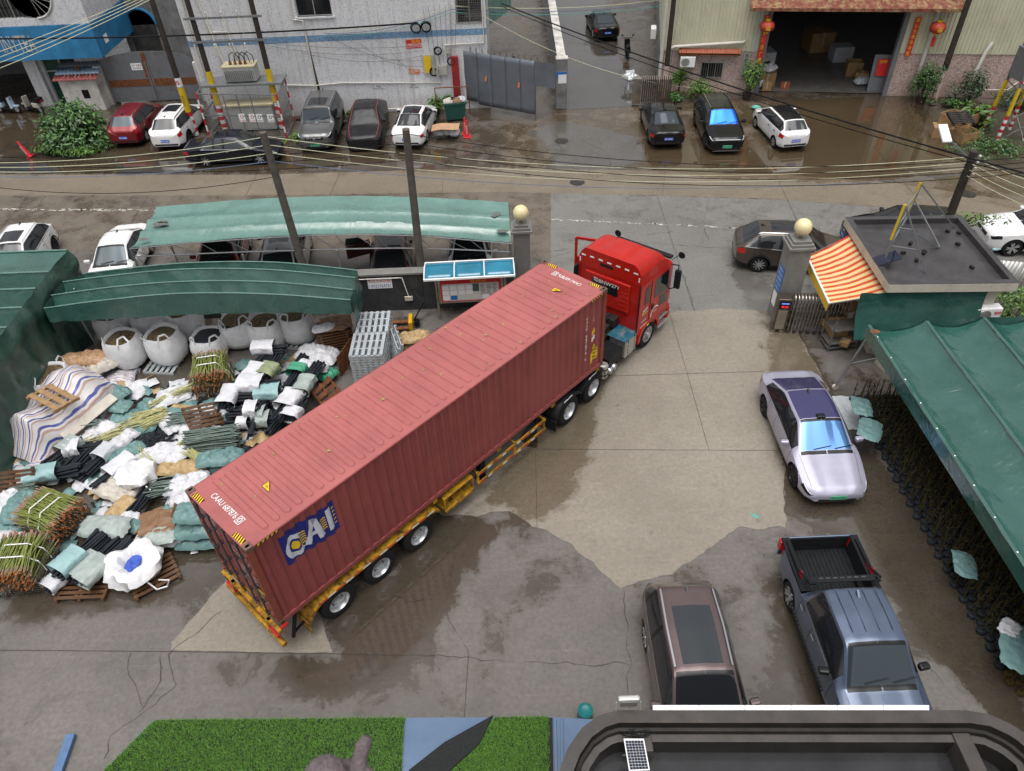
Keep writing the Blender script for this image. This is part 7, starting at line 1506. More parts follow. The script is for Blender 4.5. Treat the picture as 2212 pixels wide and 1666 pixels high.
for px,lb in((ZC(430,1210),'steel pallet under the right end bulk bag'),(ZB(1000,1430),'steel pallet under the front bulk bag by the peach sacks'),(ZB(1330,1400),'steel pallet under the second front bulk bag'),(ZA(2020,420),'steel pallet under the wrapped tube stack')):
 g2=G(*px);steel_pallet((g2 .x,g2 .y,.0),random.uniform(-.2,.2),lb)
for k,(dx,dy)in enumerate(((.75,.3),(.85,.5))):
 t_=steel_pallet((g.x+dx,g.y+.3+dy,.55),0,('steel pallet standing upright against the stack','second steel pallet standing upright against the stack')[k]);t_.rotation_euler=(0,-1.35,.3)
t_=thing('lumber_stack','stack of brown timber and torn sheets beside the steel pallets','timber stack',(*G(*ZC(690,1260)).xy,0),.25)
for k in range(8):mb=MB();mb.box((random.uniform(-.05,.05),0,.08+k*.11),(1.2,1.0-.02*k,.03));mb.box((-.45,0,.03+k*.11),(.1,1.0,.075));mb.box((.45,0,.03+k*.11),(.1,1.0,.075));mb.build('pallet_layer','wood_wet',t_)
mb=MB();mb.grid(14,14,lambda u,v:((u-.5)*1.1+.15,(v-.5)*.9,1.0+.12*mn.noise(Vector((u*4,v*4,2)))));mb.build('brown_sheet','sk_brown',t_,smooth=50,fix=False)
sack_mesh(.7,.35,.2,77).xf(Matrix.Translation((-.3,-.2,.95))).build('white_rag','sk_white',t_,smooth=50)
t_=thing('wood_panel','orange brown slatted wood panel leaning by the steel pallets','panel',(*G(*ZC(790,1430)).xy,0),1.15)
for k in range(8):mb=MB();mb.box((lerp(-.5,.5,k/7),.1*k/7,.45),(.11,.03,.85));mb.build('slat','rust',t_)
mb=MB();mb.box((0,.12,.2),(1.1,.03,.08));mb.build('rail','wood_wet',t_)
for k,(px,a,z,mm)in enumerate(((ZB(610,1400),20,.45,'sk_peach'),(ZB(760,1385),-10,.5,'sk_peach'),(ZB(700,1450),5,.25,'sk_cream'),(ZB(840,1440),40,.35,'sk_cream'),(ZB(720,1510),15,.05,'sk_cream'),(ZB(560,1440),-30,.1,'sk_cream'))):sack(px,a,.85,.6,.36,mm,('open peach sack of orange chips topmost at left','open peach sack of orange chips topmost at right','cream sack under the peach sacks in the middle','cream sack at the right end of the peach heap','lowest cream sack in front of the peach heap','cream sack at the left foot of the peach heap')[k],z)
for px,a,l,w_,h,mm,z,lb,pr in((ZA(930,150),-30,1.0,.55,.32,'sk_teal',.15,'plump teal sack above the long white board',None),(ZA(925,240),-15,.95,.5,.2,'sk_teal',.45,'teal sack lying across the long white board',None),(ZA(1110,145),75,.55,.42,.2,'sk_white',0,'lone white plastic bag on the bare wet patch',None),(ZA(780,150),60,.9,.55,.3,'sk_grey',.1,'grey green sack of ties beside the striped sheeting',None),(ZA(1400,170),20,1.0,.65,.3,'sk_white',.1,'white printed sack nearest the orange tipped crate','print_red'),(ZA(1270,235),10,.6,.4,.2,'sk_white',.1,'small white printed sack left of the big printed one','print_red'),(ZA(1185,255),70,.6,.55,.25,'sk_teal',.05,'short teal sack below the lone white bag',None),(ZA(1390,310),-10,1.0,.4,.2,'sk_teal',.1,'long blue teal sack left of the leaning dark pallet',None),(ZA(1035,345),15,.95,.5,.28,'sk_teal',.15,'teal sack right of the white board with a white tie',None),(ZA(1150,420),0,.85,.45,.25,'sk_teal',.15,'teal sack below the reed bundle',None),(ZA(1370,400),-50,.95,.5,.3,'sk_white',.15,'white sack with red print above the rubber heap','print_red'),(ZA(1550,390),80,.95,.5,.32,'sk_white',.1,'white sack under the leaning dark pallet',None),(ZA(830,425),-20,.95,.5,.28,'sk_white',.15,'white sack just below the white board',None),(ZA(725,490),80,.6,.42,.22,'sk_white',.15,'small white printed sack beside the striped sheeting','print_red'),(ZA(995,525),60,.85,.45,.28,'sk_white',.2,'white sack left of the black rubber heap',None),(ZA(1060,465),-10,.7,.35,.2,'sk_white',.1,'flat white bag above the black rubber heap',None),(ZA(815,565),65,.75,.4,.24,'sk_white',.1,'white sack beside a teal one below the white board',None),(ZA(890,570),70,.85,.45,.26,'sk_teal',.1,'teal sack with reeds across it left of centre',None),(ZA(1030,635),45,1.0,.5,.28,'sk_teal',.25,'teal sack at the lower left of the rubber heap',None),(ZA(1360,640),-15,1.15,.75,.35,'sk_white',.2,'big flat white sack with red and black print','print_red'),(ZA(1150,690),65,1.0,.45,.3,'sk_white',.15,'long white sack below the rubber heap',None),(ZA(1330,710),0,.9,.4,.25,'sk_white',.05,'white sack under the big flat printed one',None),(ZA(1225,715),-50,.7,.4,.22,'sk_teal',.1,'teal sack between white sacks below the rubber heap',None),(ZA(1370,765),5,.7,.45,.28,'sk_tan',.25,'tan paper wrapped bundle at left of a pair',None),(ZA(1530,745),-15,.95,.45,.26,'sk_tan',.3,'tan paper wrapped bundle with white cords',None),(ZA(1010,870),-10,.95,.55,.3,'sk_cream',.2,'dirty cream sack with faded blue print','print_blue'),(ZA(930,940),-25,1.15,.55,.3,'sk_cream',.2,'long dirty cream sack right of the middle crate',None),(ZA(1420,890),80,.8,.4,.28,'sk_clear',.25,'clear plastic bag left of the blue printed sack',None),(ZA(1530,870),25,1.0,.6,.3,'sk_white',.35,'white sack with bold blue print by the container corner','print_blue'),(ZA(1500,985),10,.8,.5,.3,'sk_white',.25,'white sack under the blue printed one',None),(ZA(950,1090),70,.95,.5,.2,'sk_tan',.3,'flat tan paper sack in front of the cream sack',None),(ZA(1020,1140),20,.6,.35,.18,'sk_white',.25,'small white paper bag beside the tan paper sack',None),(ZA(1320,1300),0,1.35,.6,.35,'sk_white',.1,'large white sack below the torn cardboard',None),(ZA(1290,1290),0,.85,.5,.2,'sk_grey',.4,'grey green sack lying on the large white sack',None),(ZA(1085,1215),-20,.6,.35,.25,'sk_teal',.2,'small teal sack left of the torn cardboard',None),(ZA(850,1220),-8,1.3,.6,.3,'sk_grey',.35,'long flat grey green sack above the wrapped tubes',None),(ZA(1590,1120),0,1.1,.6,.36,'sk_teal',.75,'topmost teal sack of the three beside the container rear',None),(ZA(1600,1240),0,1.1,.6,.36,'sk_teal',.4,'middle teal sack of the three beside the container rear',None),(ZA(1610,1330),0,1.1,.6,.36,'sk_teal',.05,'lowest teal sack of the three beside the container rear',None),(ZA(1770,680),10,1.2,.6,.36,'sk_teal',.45,'upper teal sack tucked against the container side',None),(ZA(1700,745),10,1.2,.6,.36,'sk_teal',.1,'lower teal sack tucked against the container side',None),(ZA(50,1060),75,1.0,.6,.4,'sk_white',.3,'white sack with red print at the far left edge','print_red'),(ZA(160,1060),80,1.0,.55,.35,'sk_teal',.4,'teal sack beside the red printed one at far left',None),(ZA(40,1240),20,1.0,.6,.35,'sk_teal',.1,'teal sack low at the left edge above the front crate',None),(ZA(70,1330),-10,.9,.5,.3,'sk_white',.3,'white sack at the left edge behind the front crate',None),(ZA(20,1430),60,1.0,.5,.35,'sk_lblue',.3,'pale blue sack at the left edge of the front crate',None),(ZA(15,1570),70,1.1,.5,.4,'sk_lblue',.15,'pale blue sack lowest at the left edge',None),(ZA(30,1680),40,.9,.5,.25,'sk_teal',.0,'teal sack on the ground at the left edge corner',None),(ZC(540,1360),-15,1.3,.8,.45,'sk_white',.15,'half open white sack of mulch beside the tube stack',None),(ZC(500,1440),-10,.95,.45,.3,'sk_white',.5,'white sack on top of the half open mulch sack',None),(ZC(620,1510),60,.6,.45,.3,'sk_green',.2,'dull green bag beside the rusty frame',None),(ZC(1310,1210),15,.95,.55,.3,'sk_tan',.25,'upper tan sack behind the container by the pallet truck',None),(ZC(1290,1250),10,.95,.55,.3,'sk_tan',.0,'lower tan sack behind the container by the pallet truck',None)):
 sack(px,a,l,w_,h,mm,lb,z,(random.uniform(-.12,.12),random.uniform(-.12,.12)),pr)
for px,a,n,l,mm,z,sl,ps,lb in((ZA(505,640),62,12,1.15,'sk_grey',.35,.6,.75,'tubes in a grey green wrap pointing down beside the sheeting'),(ZA(640,670),70,10,1.0,None,.3,0,0,'bare black tubes right of the grey green wrap'),(ZA(690,580),12,10,.9,'sk_white',.35,.45,.15,'tubes with a white wrap at their left end'),(ZA(440,790),14,11,1.5,'sk_lblue',.35,.9,.3,'tubes in a long pale blue wrap above the middle crate'),(ZA(730,740),60,10,1.0,None,.15,0,0,'bare black tubes above the middle crate'),(ZA(800,690),65,10,1.1,'sk_clear',.3,.55,.75,'tubes in a cloudy plastic wrap in the middle'),(ZA(915,790),58,10,1.3,'sk_white',.3,.85,.7,'tubes in a long white wrap pointing to the middle crate'),(ZA(1130,1000),75,10,.9,None,.3,0,0,'bare black tubes above the torn cardboard'),(ZA(650,1440),62,12,1.5,'sk_lblue',.5,.75,.3,'front tubes in a pale blue wrap'),(ZA(770,1480),60,12,1.5,'sk_grey',.3,.8,.3,'front tubes in a grey wrap'),(ZA(870,1500),60,12,1.5,'sk_grey',.35,.85,.25,'front tubes in a grey wrap with a red stripe'),(ZA(560,1570),60,9,1.3,'sk_white',.15,.8,.3,'front tubes in a white wrap beside the front crate'),(ZC(150,1300),0,11,1.15,'sk_white',.75,.75,.35,'upper tubes in a white wrap before the bulk bags'),(ZC(90,1380),65,10,.8,None,.65,0,0,'upright pointing bare tubes at the left of the tube stack'),(ZC(180,1385),80,10,.8,None,.65,0,0,'bare tubes above the olive wrap'),(ZC(45,1490),75,10,.9,'sk_white',.75,.7,.4,'tubes in a white printed wrap beside the olive one'),(ZC(155,1480),70,10,.9,'sk_olive',.75,.6,.4,'tubes in an olive wrap'),(ZC(70,1590),-3,11,1.3,'sk_white',.8,.8,.3,'tubes in a white wrap below the olive one'),(ZC(60,1665),3,11,1.3,'sk_lblue',.65,.8,.75,'tubes in a pale teal wrap below the white wrap'),(ZC(380,1410),70,9,.8,None,.5,0,0,'bare tubes beside the white sack on the tube stack'),(ZC(355,1520),75,11,1.1,'sk_green',.75,.4,.7,'tubes with a bright green wrap'),(ZC(490,1490),70,11,1.0,None,.75,0,0,'bare fanned tubes above the grey wrap on the stack'),(ZC(450,1580),78,11,1.2,'sk_grey',.75,.75,.35,'tubes in a grey wrap at the right of the stack'),(ZC(320,1610),72,11,.9,None,.6,0,0,'bare tubes below the bright green wrap'),(ZD(285,260),72,11,1.3,'sk_white',.7,.75,.7,'tubes in a white wrap beside the container roof edge'),(ZD(370,280),74,11,1.0,'sk_white',.6,.45,.2,'tubes with a low white wrap nearest the container'),(ZA(1850,170),85,11,1.2,'sk_white',.7,.85,.4,'tubes in a tall white wrap at the left of the stack'),(ZD(80,240),80,10,.7,None,.5,0,0,'bare tubes in the second layer of the stack'),(ZD(30,330),0,10,.9,'sk_grey',.3,.4,.7,'tubes with a grey wrap low in the stack'),(ZA(1960,290),0,10,1.0,'sk_white',.5,.4,.75,'tubes with a short white wrap low at left of the stack'),(ZA(1940,380),0,10,1.0,'sk_white',.2,.35,.6,'lowest tubes of the stack on the steel pallet'),(ZD(110,370),0,10,.8,'sk_grey',.2,.4,.5,'lowest tubes with a dull green wrap at right'),(ZD(205,410),70,9,.8,None,.2,0,0,'lowest bare tubes next to the container')):
 bundle(px,a,n,l,mm,lb,z,sl,ps,0.0,random.uniform(1.0,1.35))
t_=thing('wrapped_block','dark lower layer of wrapped tubes under the tube stack','tube stack',(*G(*ZA(2050,330)).xy,0),.05)
for k in range(14):
 o=link('tube',TUBE,t_);o.location=(random.uniform(-.9,.9),random.uniform(-.9,.9),.16+.1*(k%4));o.rotation_euler=(0,0,1.57*(k%2));o.scale=(1.1,2.2,2.0)
def sticks(px,ang,n,l,m_,label,z=.1,spread=.25,r_=.012,name='reed_bundle',wdt=.3,layers=.15,cat='reeds'):
 g=G(px[0],px[1],z);mb=MB()
 for k in range(n):
  y_=random.uniform(-wdt,wdt)/2;a=random.uniform(-spread,spread);zz_=random.uniform(0,layers);L_=l*random.uniform(.8,1.1)/2;d=Vector((math.cos(a),math.sin(a),random.uniform(-.05,.08)))*L_;c=Vector((random.uniform(-.08,.08),y_,zz_));mb.tube([c-d,c+Vector((0,0,.02)),c+d],r_,5)
 t_=thing(name,label,cat,(g.x,g.y,z),math.radians(ang));o=mb.build('sticks',m_,t_,fix=False);o['kind']='stuff';return t_
for px,a,n,l,lb in((ZA(1330,180),40,26,1.1,'pale reeds beside the printed sack at the top of the pile'),(ZA(1200,320),20,30,1.0,'pale reeds above the teal sacks'),(ZA(1235,370),30,34,.7,'pale reeds sticking out of a white sack'),(ZA(1060,390),25,20,.8,'pale reeds left of the white printed sack'),(ZA(870,490),30,24,.7,'pale reeds below the white board'),(ZA(1500,545),60,30,.55,'pale reeds poking from a white tube bag by the rods'),(ZA(1560,650),-35,26,.8,'pale reeds below the green rods'),(ZA(1290,1215),20,24,.7,'pale reeds under the torn cardboard'),(ZA(880,600),40,16,1.0,'long pale reeds crossing a teal sack'),(ZA(1180,640),-48,10,1.2,'single loose reeds pointing right of centre'),(ZA(720,520),40,14,.5,'short reeds in the small white printed sack'),(ZA(1480,120),35,18,.8,'pale reeds beside the orange tipped crate')):sticks(px,a,n,l,'reed',lb,.35 if a!=40 else.2)
for k in range(4):t_=sticks(ZA(1690,480+k*42),8-k*4,60,1.55,'rod_green',('topmost layer of green coated rods','second layer of green coated rods','third layer of green coated rods','lowest layer of green coated rods')[k],.55-k*.14,.05,.014,'rod_stack',.5,.14,'rods')
for px,n,lb in((ZA(1310,900),40,'knobbly grey green sticks left of the clear bag'),(ZA(720,380),18,'small grey green twigs by the white sack'),(ZA(1450,360),24,'grey green knobbly sticks by the leaning pallet'),(ZA(190,950),22,'grey green twigs above the teal sack at far left')):sticks(px,8,n,.75,'rod_green',lb,.35,.2,.018,'knobbly_sticks',.5,.2,'sticks')
mb=MB();g=G(*ZA(1230,550),.1)
for k in range(330):
 a=random.random()*6.28;r_=abs(random.gauss(0,.42));c=Vector((math.cos(a)*r_*1.3,math.sin(a)*r_,max(.02,.42-r_*.5+random.uniform(-.05,.05))));d=Vector((math.cos(a*3),math.sin(a*3),random.uniform(-.4,.4)))*.1;mb.tube([c-d,c-d*.4,c,c+d*.5,c+d],[.012,.03,.02,.032,.012],6)
o=mb.build('rubber_pieces','rubber',None,smooth=60,fix=False);o.location=(g.x,g.y,.05);tag(o,'heap of black knobbly rubber pieces in the middle of the pile','rubber heap',kind='stuff')
t_=thing('cardboard_box','torn brown cardboard box on the sacks by the container rear','box',(*G(*ZA(1280,1140),.5).xy,.45),.1);
for k,(x_,y_,w_,d_,ry)in enumerate(((-.35,.05,.7,.7,.25),(.35,0,.75,.6,-.15),(0,-.35,1.0,.35,.1),(.7,-.1,.4,.5,-.7))):mb=MB();mb.grid(6,6,lambda u,v:(x_+(u-.5)*w_,y_+(v-.5)*d_,.15*k*.3+ry*(u-.5)+.05*mn.noise(Vector((u*3,v*3,k)))));mb.build('flap','sk_brown',t_,solid=.01,fix=False)
for px,s_,z,lb,bl in((ZA(1120,1580),1.05,.12,'crumpled white bulk bag in front with a blue cloth inside',True),(ZA(1140,880),.8,.3,'crumpled empty white bulk bag in the middle of the pile',False)):
 t_=thing('crumpled_bag',lb,'bulk bag',(*G(*px).xy,z),.3);mb=MB();n=34;sx=random.random()*50
 for i,(r_,z_)in enumerate(((.45,0),(.62,.1),(.66,.3),(.58,.48),(.42,.55),(.30,.46),(.2,.25),(.02,.18))):
  for k in range(n):a=math.tau*k/n;q=Vector((math.cos(a)*1.6+sx,math.sin(a)*1.6,z_*3));d=1+.28*mn.noise(q)+.14*mn.noise(q*3);mb.v.append((math.cos(a)*r_*d*s_*1.1,math.sin(a)*r_*d*s_,z_*s_*(1+.35*mn.noise(q*1.3+Vector((3,1,0))))))
  if i:
   for k in range(n):mb.f.append(((i-1)*n+k,(i-1)*n+(k+1)%n,i*n+(k+1)%n,i*n+k));mb.m.append(0)
 mb.build('bag','bag_white',t_,smooth=40)
 if bl:sack_mesh(.5,.3,.1,5).xf(Matrix.Translation((-.03,0,.3))@Matrix.Rotation(1.2,4,'Z')).build('blue_cloth','print_blue',t_,smooth=50)
 mb=MB();mb.tube([(.3,-.6,.25),(.5,-.8,.05),(.75,-.78,.03),(.8,-.6,.03),(.55,-.55,.1)],.025,6);mb.build('lifting_loop','bag_white',t_,smooth=60)
t_=thing('pallet_truck','yellow hand pallet truck lying behind the container','pallet truck',(*G(*ZC(1290,1110)).xy,0),math.radians(183));mat('pt_yellow',(.62,.33,.01),.4,var=.2,dirt=.3,dcol=(.1,.05,.02))
for y_ in(-.2,.2):mb=MB();mb.b2((.1,y_-.08,.1),(1.2,y_+.08,.16));mb.build('fork','rust',t_,bevel=.01)
mb=MB();mb.b2((-.05,-.3,.08),(.1,.3,.42));mb.build('frame','pt_yellow',t_,bevel=.02);mb=MB();mb.tube([(-.1,0,.3),(-.35,.1,.8),(-.55,.15,1.15)],.025,8);mb.build('handle','black_part',t_,smooth=50);mb=MB();mb.cyl((-.2,-.12,.2),(-.2,.12,.2),.1,n=14);mb.build('wheel','black_part',t_,smooth=40)
PP=[P2(*q)for q in(ZA(450,60),ZA(1500,60),ZC(300,1300),ZC(700,1400),ZD(350,300),ZA(1500,1000),ZA(1600,1400),ZA(900,1620),ZA(0,1650),ZA(0,900))]
for nm,mm,n,lb in(('plastic_scraps','sk_white',420,'white plastic scraps strewn through the yard pile'),('cloth_scraps','sk_teal',420,'teal cloth scraps strewn through the yard pile'),('paper_scraps','sk_tan',160,'tan paper scraps strewn through the yard pile'),('tube_offcuts','rubber',300,'black tube offcuts strewn through the yard pile')):
 mb=MB();k=0
 while k<n:
  x_,y_=random.uniform(-18,0),random.uniform(9,23)
  if sdist((x_,y_),PP)>0 or mn.noise(Vector((x_*.8,y_*.8,n*.1)))<-.12:k+=.15;continue
  k+=1;c=Vector((x_,y_,.03));s_=random.uniform(.07,.24);a=random.random()*6
  if mm=='rubber':d=Vector((math.cos(a),math.sin(a),.1))*s_*1.6;mb.tube([c-d,c+d],.04,7)
  else:mb.grid(5,5,lambda u,v:c+Vector(((u-.5)*math.cos(a)-(v-.5)*math.sin(a),(u-.5)*math.sin(a)+(v-.5)*math.cos(a),0))*s_*2.2+Vector((0,0,.03+s_*.5*abs(mn.noise(Vector((u*3+x_*7,v*3,y_))))+s_*.5*(1-(2*u-1)**2)*(1-(2*v-1)**2))))
 o=mb.build(nm,mm,None,smooth=40,fix=False);tag(o,lb,'scraps',kind='stuff')
 # POLES, TRANSFORMER, WIRES
mat('pole_dark',(.05,.042,.036),.65,var=.3,scale=5,bump=.3);mat('pole_grey',(.10,.088,.075),.7,var=.3,scale=4,bump=.3);mat('pole_yellow',(.62,.42,.02),.45,var=.15,scale=6);mat('steel_grey',(.22,.23,.24),.45,.4,var=.15);mat('tx_grey',(.46,.47,.46),.45,.2,var=.1,dirt=.2);mat('tx_cream',(.5,.44,.28),.5,var=.15);mat('wire_pale',(.52,.52,.36),.5,var=.1);mat('wire_blue',(.12,.17,.26),.5);mat('wire_teal',(.10,.36,.32),.5);mat('ceramic',(.5,.48,.44),.25)
def pole(px,label,h,r0,r1,m_,top=None,bands=(),name='utility_pole',xy=None,lean=(0,0)):
 g=G(*px)if px else Vector((*xy,0));t_=thing(name,label,'pole',(g.x,g.y,0));T=Vector((lean[0],lean[1],h));mb=MB();mb.tube([T*(k/6)for k in range(7)],[lerp(r0,r1,k/6)for k in range(7)],14);mb.build('shaft',m_,t_,smooth=60)
 for z0,z1,mm in bands:mb=MB();ra=lerp(r0,r1,z0/h)+.006;mb.tube([T*(z0/h),T*(z1/h)],ra,14,cap=False);mb.build('band',mm,t_,smooth=60)
 return t_
def rw(z0,z1,n):return[(lerp(z0,z1,k/n),lerp(z0,z1,(k+1)/n),('tape_white','tape_red')[k%2])for k in range(n)]
p1_=pole((424,293),'dark pole with red white foot beside the white suv at left',9,.17,.13,'pole_dark',bands=rw(.05,1.35,6)+[(1.37,2.7,'pole_yellow'),(2.72,3.2,'tape_white')])
mb=MB();lettering(mb,'高压危险',(0,-.175,2.0),(0,0,-1),(1,0,0),.6,.14);mb.build('lettering','text_black',p1_,fix=False);mb=MB();mb.lathe([(.07,0),(.1,0)],20,(0,-.18,2.98),'Y',cap=False);mb.bar((-.06,-.18,3.04),(.06,-.18,2.92),.02,.01);mb.build('no_climb_symbol','tape_red',p1_,fix=False)
tw=thing('transformer_poles','pair of transformer poles with two crossarms before the white building','transformer pole',(-14,41.1,0))
for x_ in(-1.6,1.6):
 mb=MB();mb.cyl((x_,0,0),(x_,0,9),.16,.12,14);mb.build('pole','pole_dark',tw,smooth=50)
 for z0,z1,mm in rw(.05,1.3,6)+[(1.32,1.5,'tape_white'),(1.52,3.3,'pole_yellow')]:mb=MB();mb.cyl((x_,0,z0),(x_,0,z1),.166,.166,14);mb.build('band',mm,tw,smooth=50)
for z_ in(5.9,4.75,2.55):mb=MB();mb.b2((-2.0,-.2,z_),(2.0,-.12,z_+.1));mb.build('crossarm','steel_grey',tw)
for z_ in(6.1,4.6):
 for x_ in(-.8,0,.8):
  mb=MB();mb.lathe([(.03,0),(.06,.03),(.03,.06),(.06,.1),(.03,.13),(.06,.17),(.02,.22)],10,(x_,-.2,z_-(.05 if z_>5 else.1)));mb.build('insulator','ceramic',tw,smooth=40);mb=MB();mb.tube([(x_,-.2,z_),(x_+.15,-.35,z_-.45),(x_+.1,-.25,z_-.95)],.012,5);mb.build('lead','wire_pale',tw)
tf_=thing('transformer','grey finned transformer with cream lid between the two poles','transformer',(-13.95,41.45,2.7));mb=MB();mb.b2((-.85,-.42,0),(.85,.42,.72));mb.build('tank','tx_grey',tf_,bevel=.02);mb=MB();mb.b2((-.9,-.46,.725),(.9,.46,.8));mb.build('lid','tx_cream',tf_,bevel=.01)
for k in range(16):mb=MB();mb.b2((-.75+k*.1,-.62,.06),(-.73+k*.1,-.42,.64));mb.build('fin','tx_grey',tf_)
for k in range(4):mb=MB();mb.lathe([(.05,0),(.09,.04),(.05,.08),(.09,.12),(.04,.2)],10,(-.45+k*.27,-.1,.8));mb.build('bushing','rust',tf_);mb=MB();mb.tube([(-.45+k*.27,-.1,1.0),(-.4+k*.27,-.1,1.3),(-.2+k*.27,-.1,1.42),(0+k*.27,0,1.2),(.1+k*.2,.3,.6)],.025,6);mb.build('cable','cable_black',tf_,smooth=60)
mb=MB();mb.b2((-2.2,-.7,-.16),(2.2,.7,-.06));mb.build('platform','steel_grey',tf_)
cg=thing('transformer_cage','wire mesh cage with red and white posts round the switch cabinet','cage',(0,0,0));CR=[Vector((-16.3,40.3,0)),Vector((-11.85,39.65,0)),Vector((-11.85,41.95,0)),Vector((-16.3,42.3,0))]
for c in CR:
 for k in range(7):mb=MB();mb.cyl(c+Vector((0,0,k*.35)),c+Vector((0,0,k*.35+.35)),.05,.05,8);mb.build('post_segment',('tape_red','tape_white')[k%2],cg,smooth=50)
for a,b in((0,1),(1,2),(3,0)):
 A_,B_=CR[a],CR[b];n=int((B_-A_).length/.12);mb=MB();
 for k in range(n):q=A_.lerp(B_,k/n);mb.bar(q+Vector((0,0,.1)),q+Vector((0,0,2.4)),.008)
 for k in range(20):mb.bar(A_+Vector((0,0,.1+k*.12)),B_+Vector((0,0,.1+k*.12)),.008)
 o=mb.build('wire_mesh','mesh_steel',cg);o['kind']='stuff'
 for z_ in(.1,1.25,2.4):mb=MB();mb.bar(A_+Vector((0,0,z_)),B_+Vector((0,0,z_)),.05);mb.build('rail','steel_grey',cg)
A_,B_=CR[0],CR[1]
for u in(.33,.5,.67):q=A_.lerp(B_,u);mb=MB();mb.bar(q,q+Vector((0,0,2.4)),.05);mb.build('upright','steel_grey',cg)
for u,s_ in((.50,'禁止攀登'),(.63,'止步'),(.72,'监控区域'),(.86,'当心触电')):q=A_.lerp(B_,u)+Vector((0,-.04,1.15));mb=MB();mb.b2(q+Vector((-.17,0,-.22)),q+Vector((.17,.01,.22)));sg_=mb.build('warning_plate','text_white',cg);mb=MB();lettering(mb,s_,q+Vector((0,-.005,-.15)),(1,0,0),(0,0,1),.28,.08);mb.lathe([(.06,0),(.09,0)],14,q+Vector((0,-.005,.06)),'Y',cap=False);mb.build('plate_print','tape_red' if u<.7 else 'text_black',sg_,fix=False)
t_=thing('switch_cabinet','low grey switch cabinet inside the transformer cage','cabinet',(-13.9,41.2,0));mb=MB();mb.b2((-1.3,-.4,.1),(1.3,.4,1.45));mb.build('cabinet','tx_grey',t_,bevel=.02);mb=MB();mb.b2((-1.38,-.48,1.46),(1.38,.48,1.54));mb.build('roof','tx_cream',t_);
for x_ in(-.65,.2,.9):mb=MB();mb.b2((x_-.35,-.415,.2),(x_+.35,-.402,1.35));mb.build('door','tx_grey',t_)
pole(None,'dark pole leaning over the pleated canopy',7.0,.16,.12,'pole_grey',xy=(-7.5,23.45),lean=(-.22,-.05));pole(None,'dark pole standing behind the black wall',6.9,.16,.12,'pole_grey',xy=(-3.25,23.5),lean=(.16,-.1));rp=pole(None,'dark pole with a street lamp behind the guard house',4.95,.17,.14,'pole_dark',xy=(16.55,24.0),lean=(-.02,.1))
mb=MB();mb.bar((0,.1,4.6),(-.9,.5,5.3),.05);mb.build('lamp_arm','steel_grey',rp);mb=MB();mb.box((-1.0,.6,5.42),(.32,.75,.1),Matrix.Rotation(.5,3,'X'));mb.build('lamp_head','text_white',rp,bevel=.03)
for k in range(4):mb=MB();mb.lathe([(.02,0),(.05,.03),(.05,.07),(.02,.1)],8,(.18,0,4.75-k*.22));mb.build('insulator','ceramic',rp)
pole((1433,214),'brown pole with a pink poster wrapped foot beside the alley',9,.15,.12,'pole_dark',bands=[(.05,1.9,'tile_pink')]);pole((2014,226),'dark pole with a pink wrapped foot right of the factory doorway',9,.17,.13,'pole_dark',bands=[(.05,1.9,'tile_pink')])
ms=thing('lattice_mast','steel lattice mast with grey cabinet and yellow sleeves at right edge','mast',(25.9,36.1,0));LG_=[Vector((a*.7,b*.7,0))for a,b in((-1,-1),(1,-1),(1,1),(-1,1))]
for c in LG_:
 T=Vector((c.x*.45,c.y*.45,8));
 for z0,z1,mm in[(0,8,'steel_grey')]:mb=MB();mb.bar(c,T,.1);mb.build('leg',mm,ms)
 for k in range(8):mb=MB();mb.bar(c.lerp(T,k*.02),c.lerp(T,k*.02+.02),.125);mb.build('sleeve',('tape_white','tape_red')[k%2],ms)
 mb=MB();mb.bar(c.lerp(T,.165),c.lerp(T,.33),.13);mb.build('sleeve','pole_yellow',ms)
for k in range(9):
 for i in range(4):
  a,b=LG_[i],LG_[(i+1)%4];f0,f1=k/9,(k+1)/9;Ta,Tb=Vector((a.x*.45,a.y*.45,8)),Vector((b.x*.45,b.y*.45,8));mb=MB();mb.bar(a.lerp(Ta,f0),b.lerp(Tb,f1),.04);mb.build('brace','steel_grey',ms)
mb=MB();mb.b2((-.65,-.6,2.9),(.65,.6,4.3));mb.build('cabinet','steel_grey',ms,bevel=.02)
for z_ in(2.88,4.25):
 for k in range(10):mb=MB();mb.b2((-.67+k*.134,-.615,z_),(-.536+k*.134,-.602,z_+.1));mb.build('stripe',('tape_red','tape_white')[k%2],ms)
def wire(a,b,sag,r,m_,label,group='overhead wires across the street'):
 a=Vector(a);b=Vector(b);n=26;mb=MB();mb.tube([a.lerp(b,k/n)-Vector((0,0,sag*4*(k/n)*(1-k/n)))for k in range(n+1)],r,5);o=mb.build('overhead_wire',m_,None,smooth=60,fix=False);tag(o,label,'wire',group);return o
P2T,P3T,RPT=Vector((-7.72,23.4,6.85)),Vector((-3.1,23.4,6.7)),Vector((16.5,24.1,4.75))
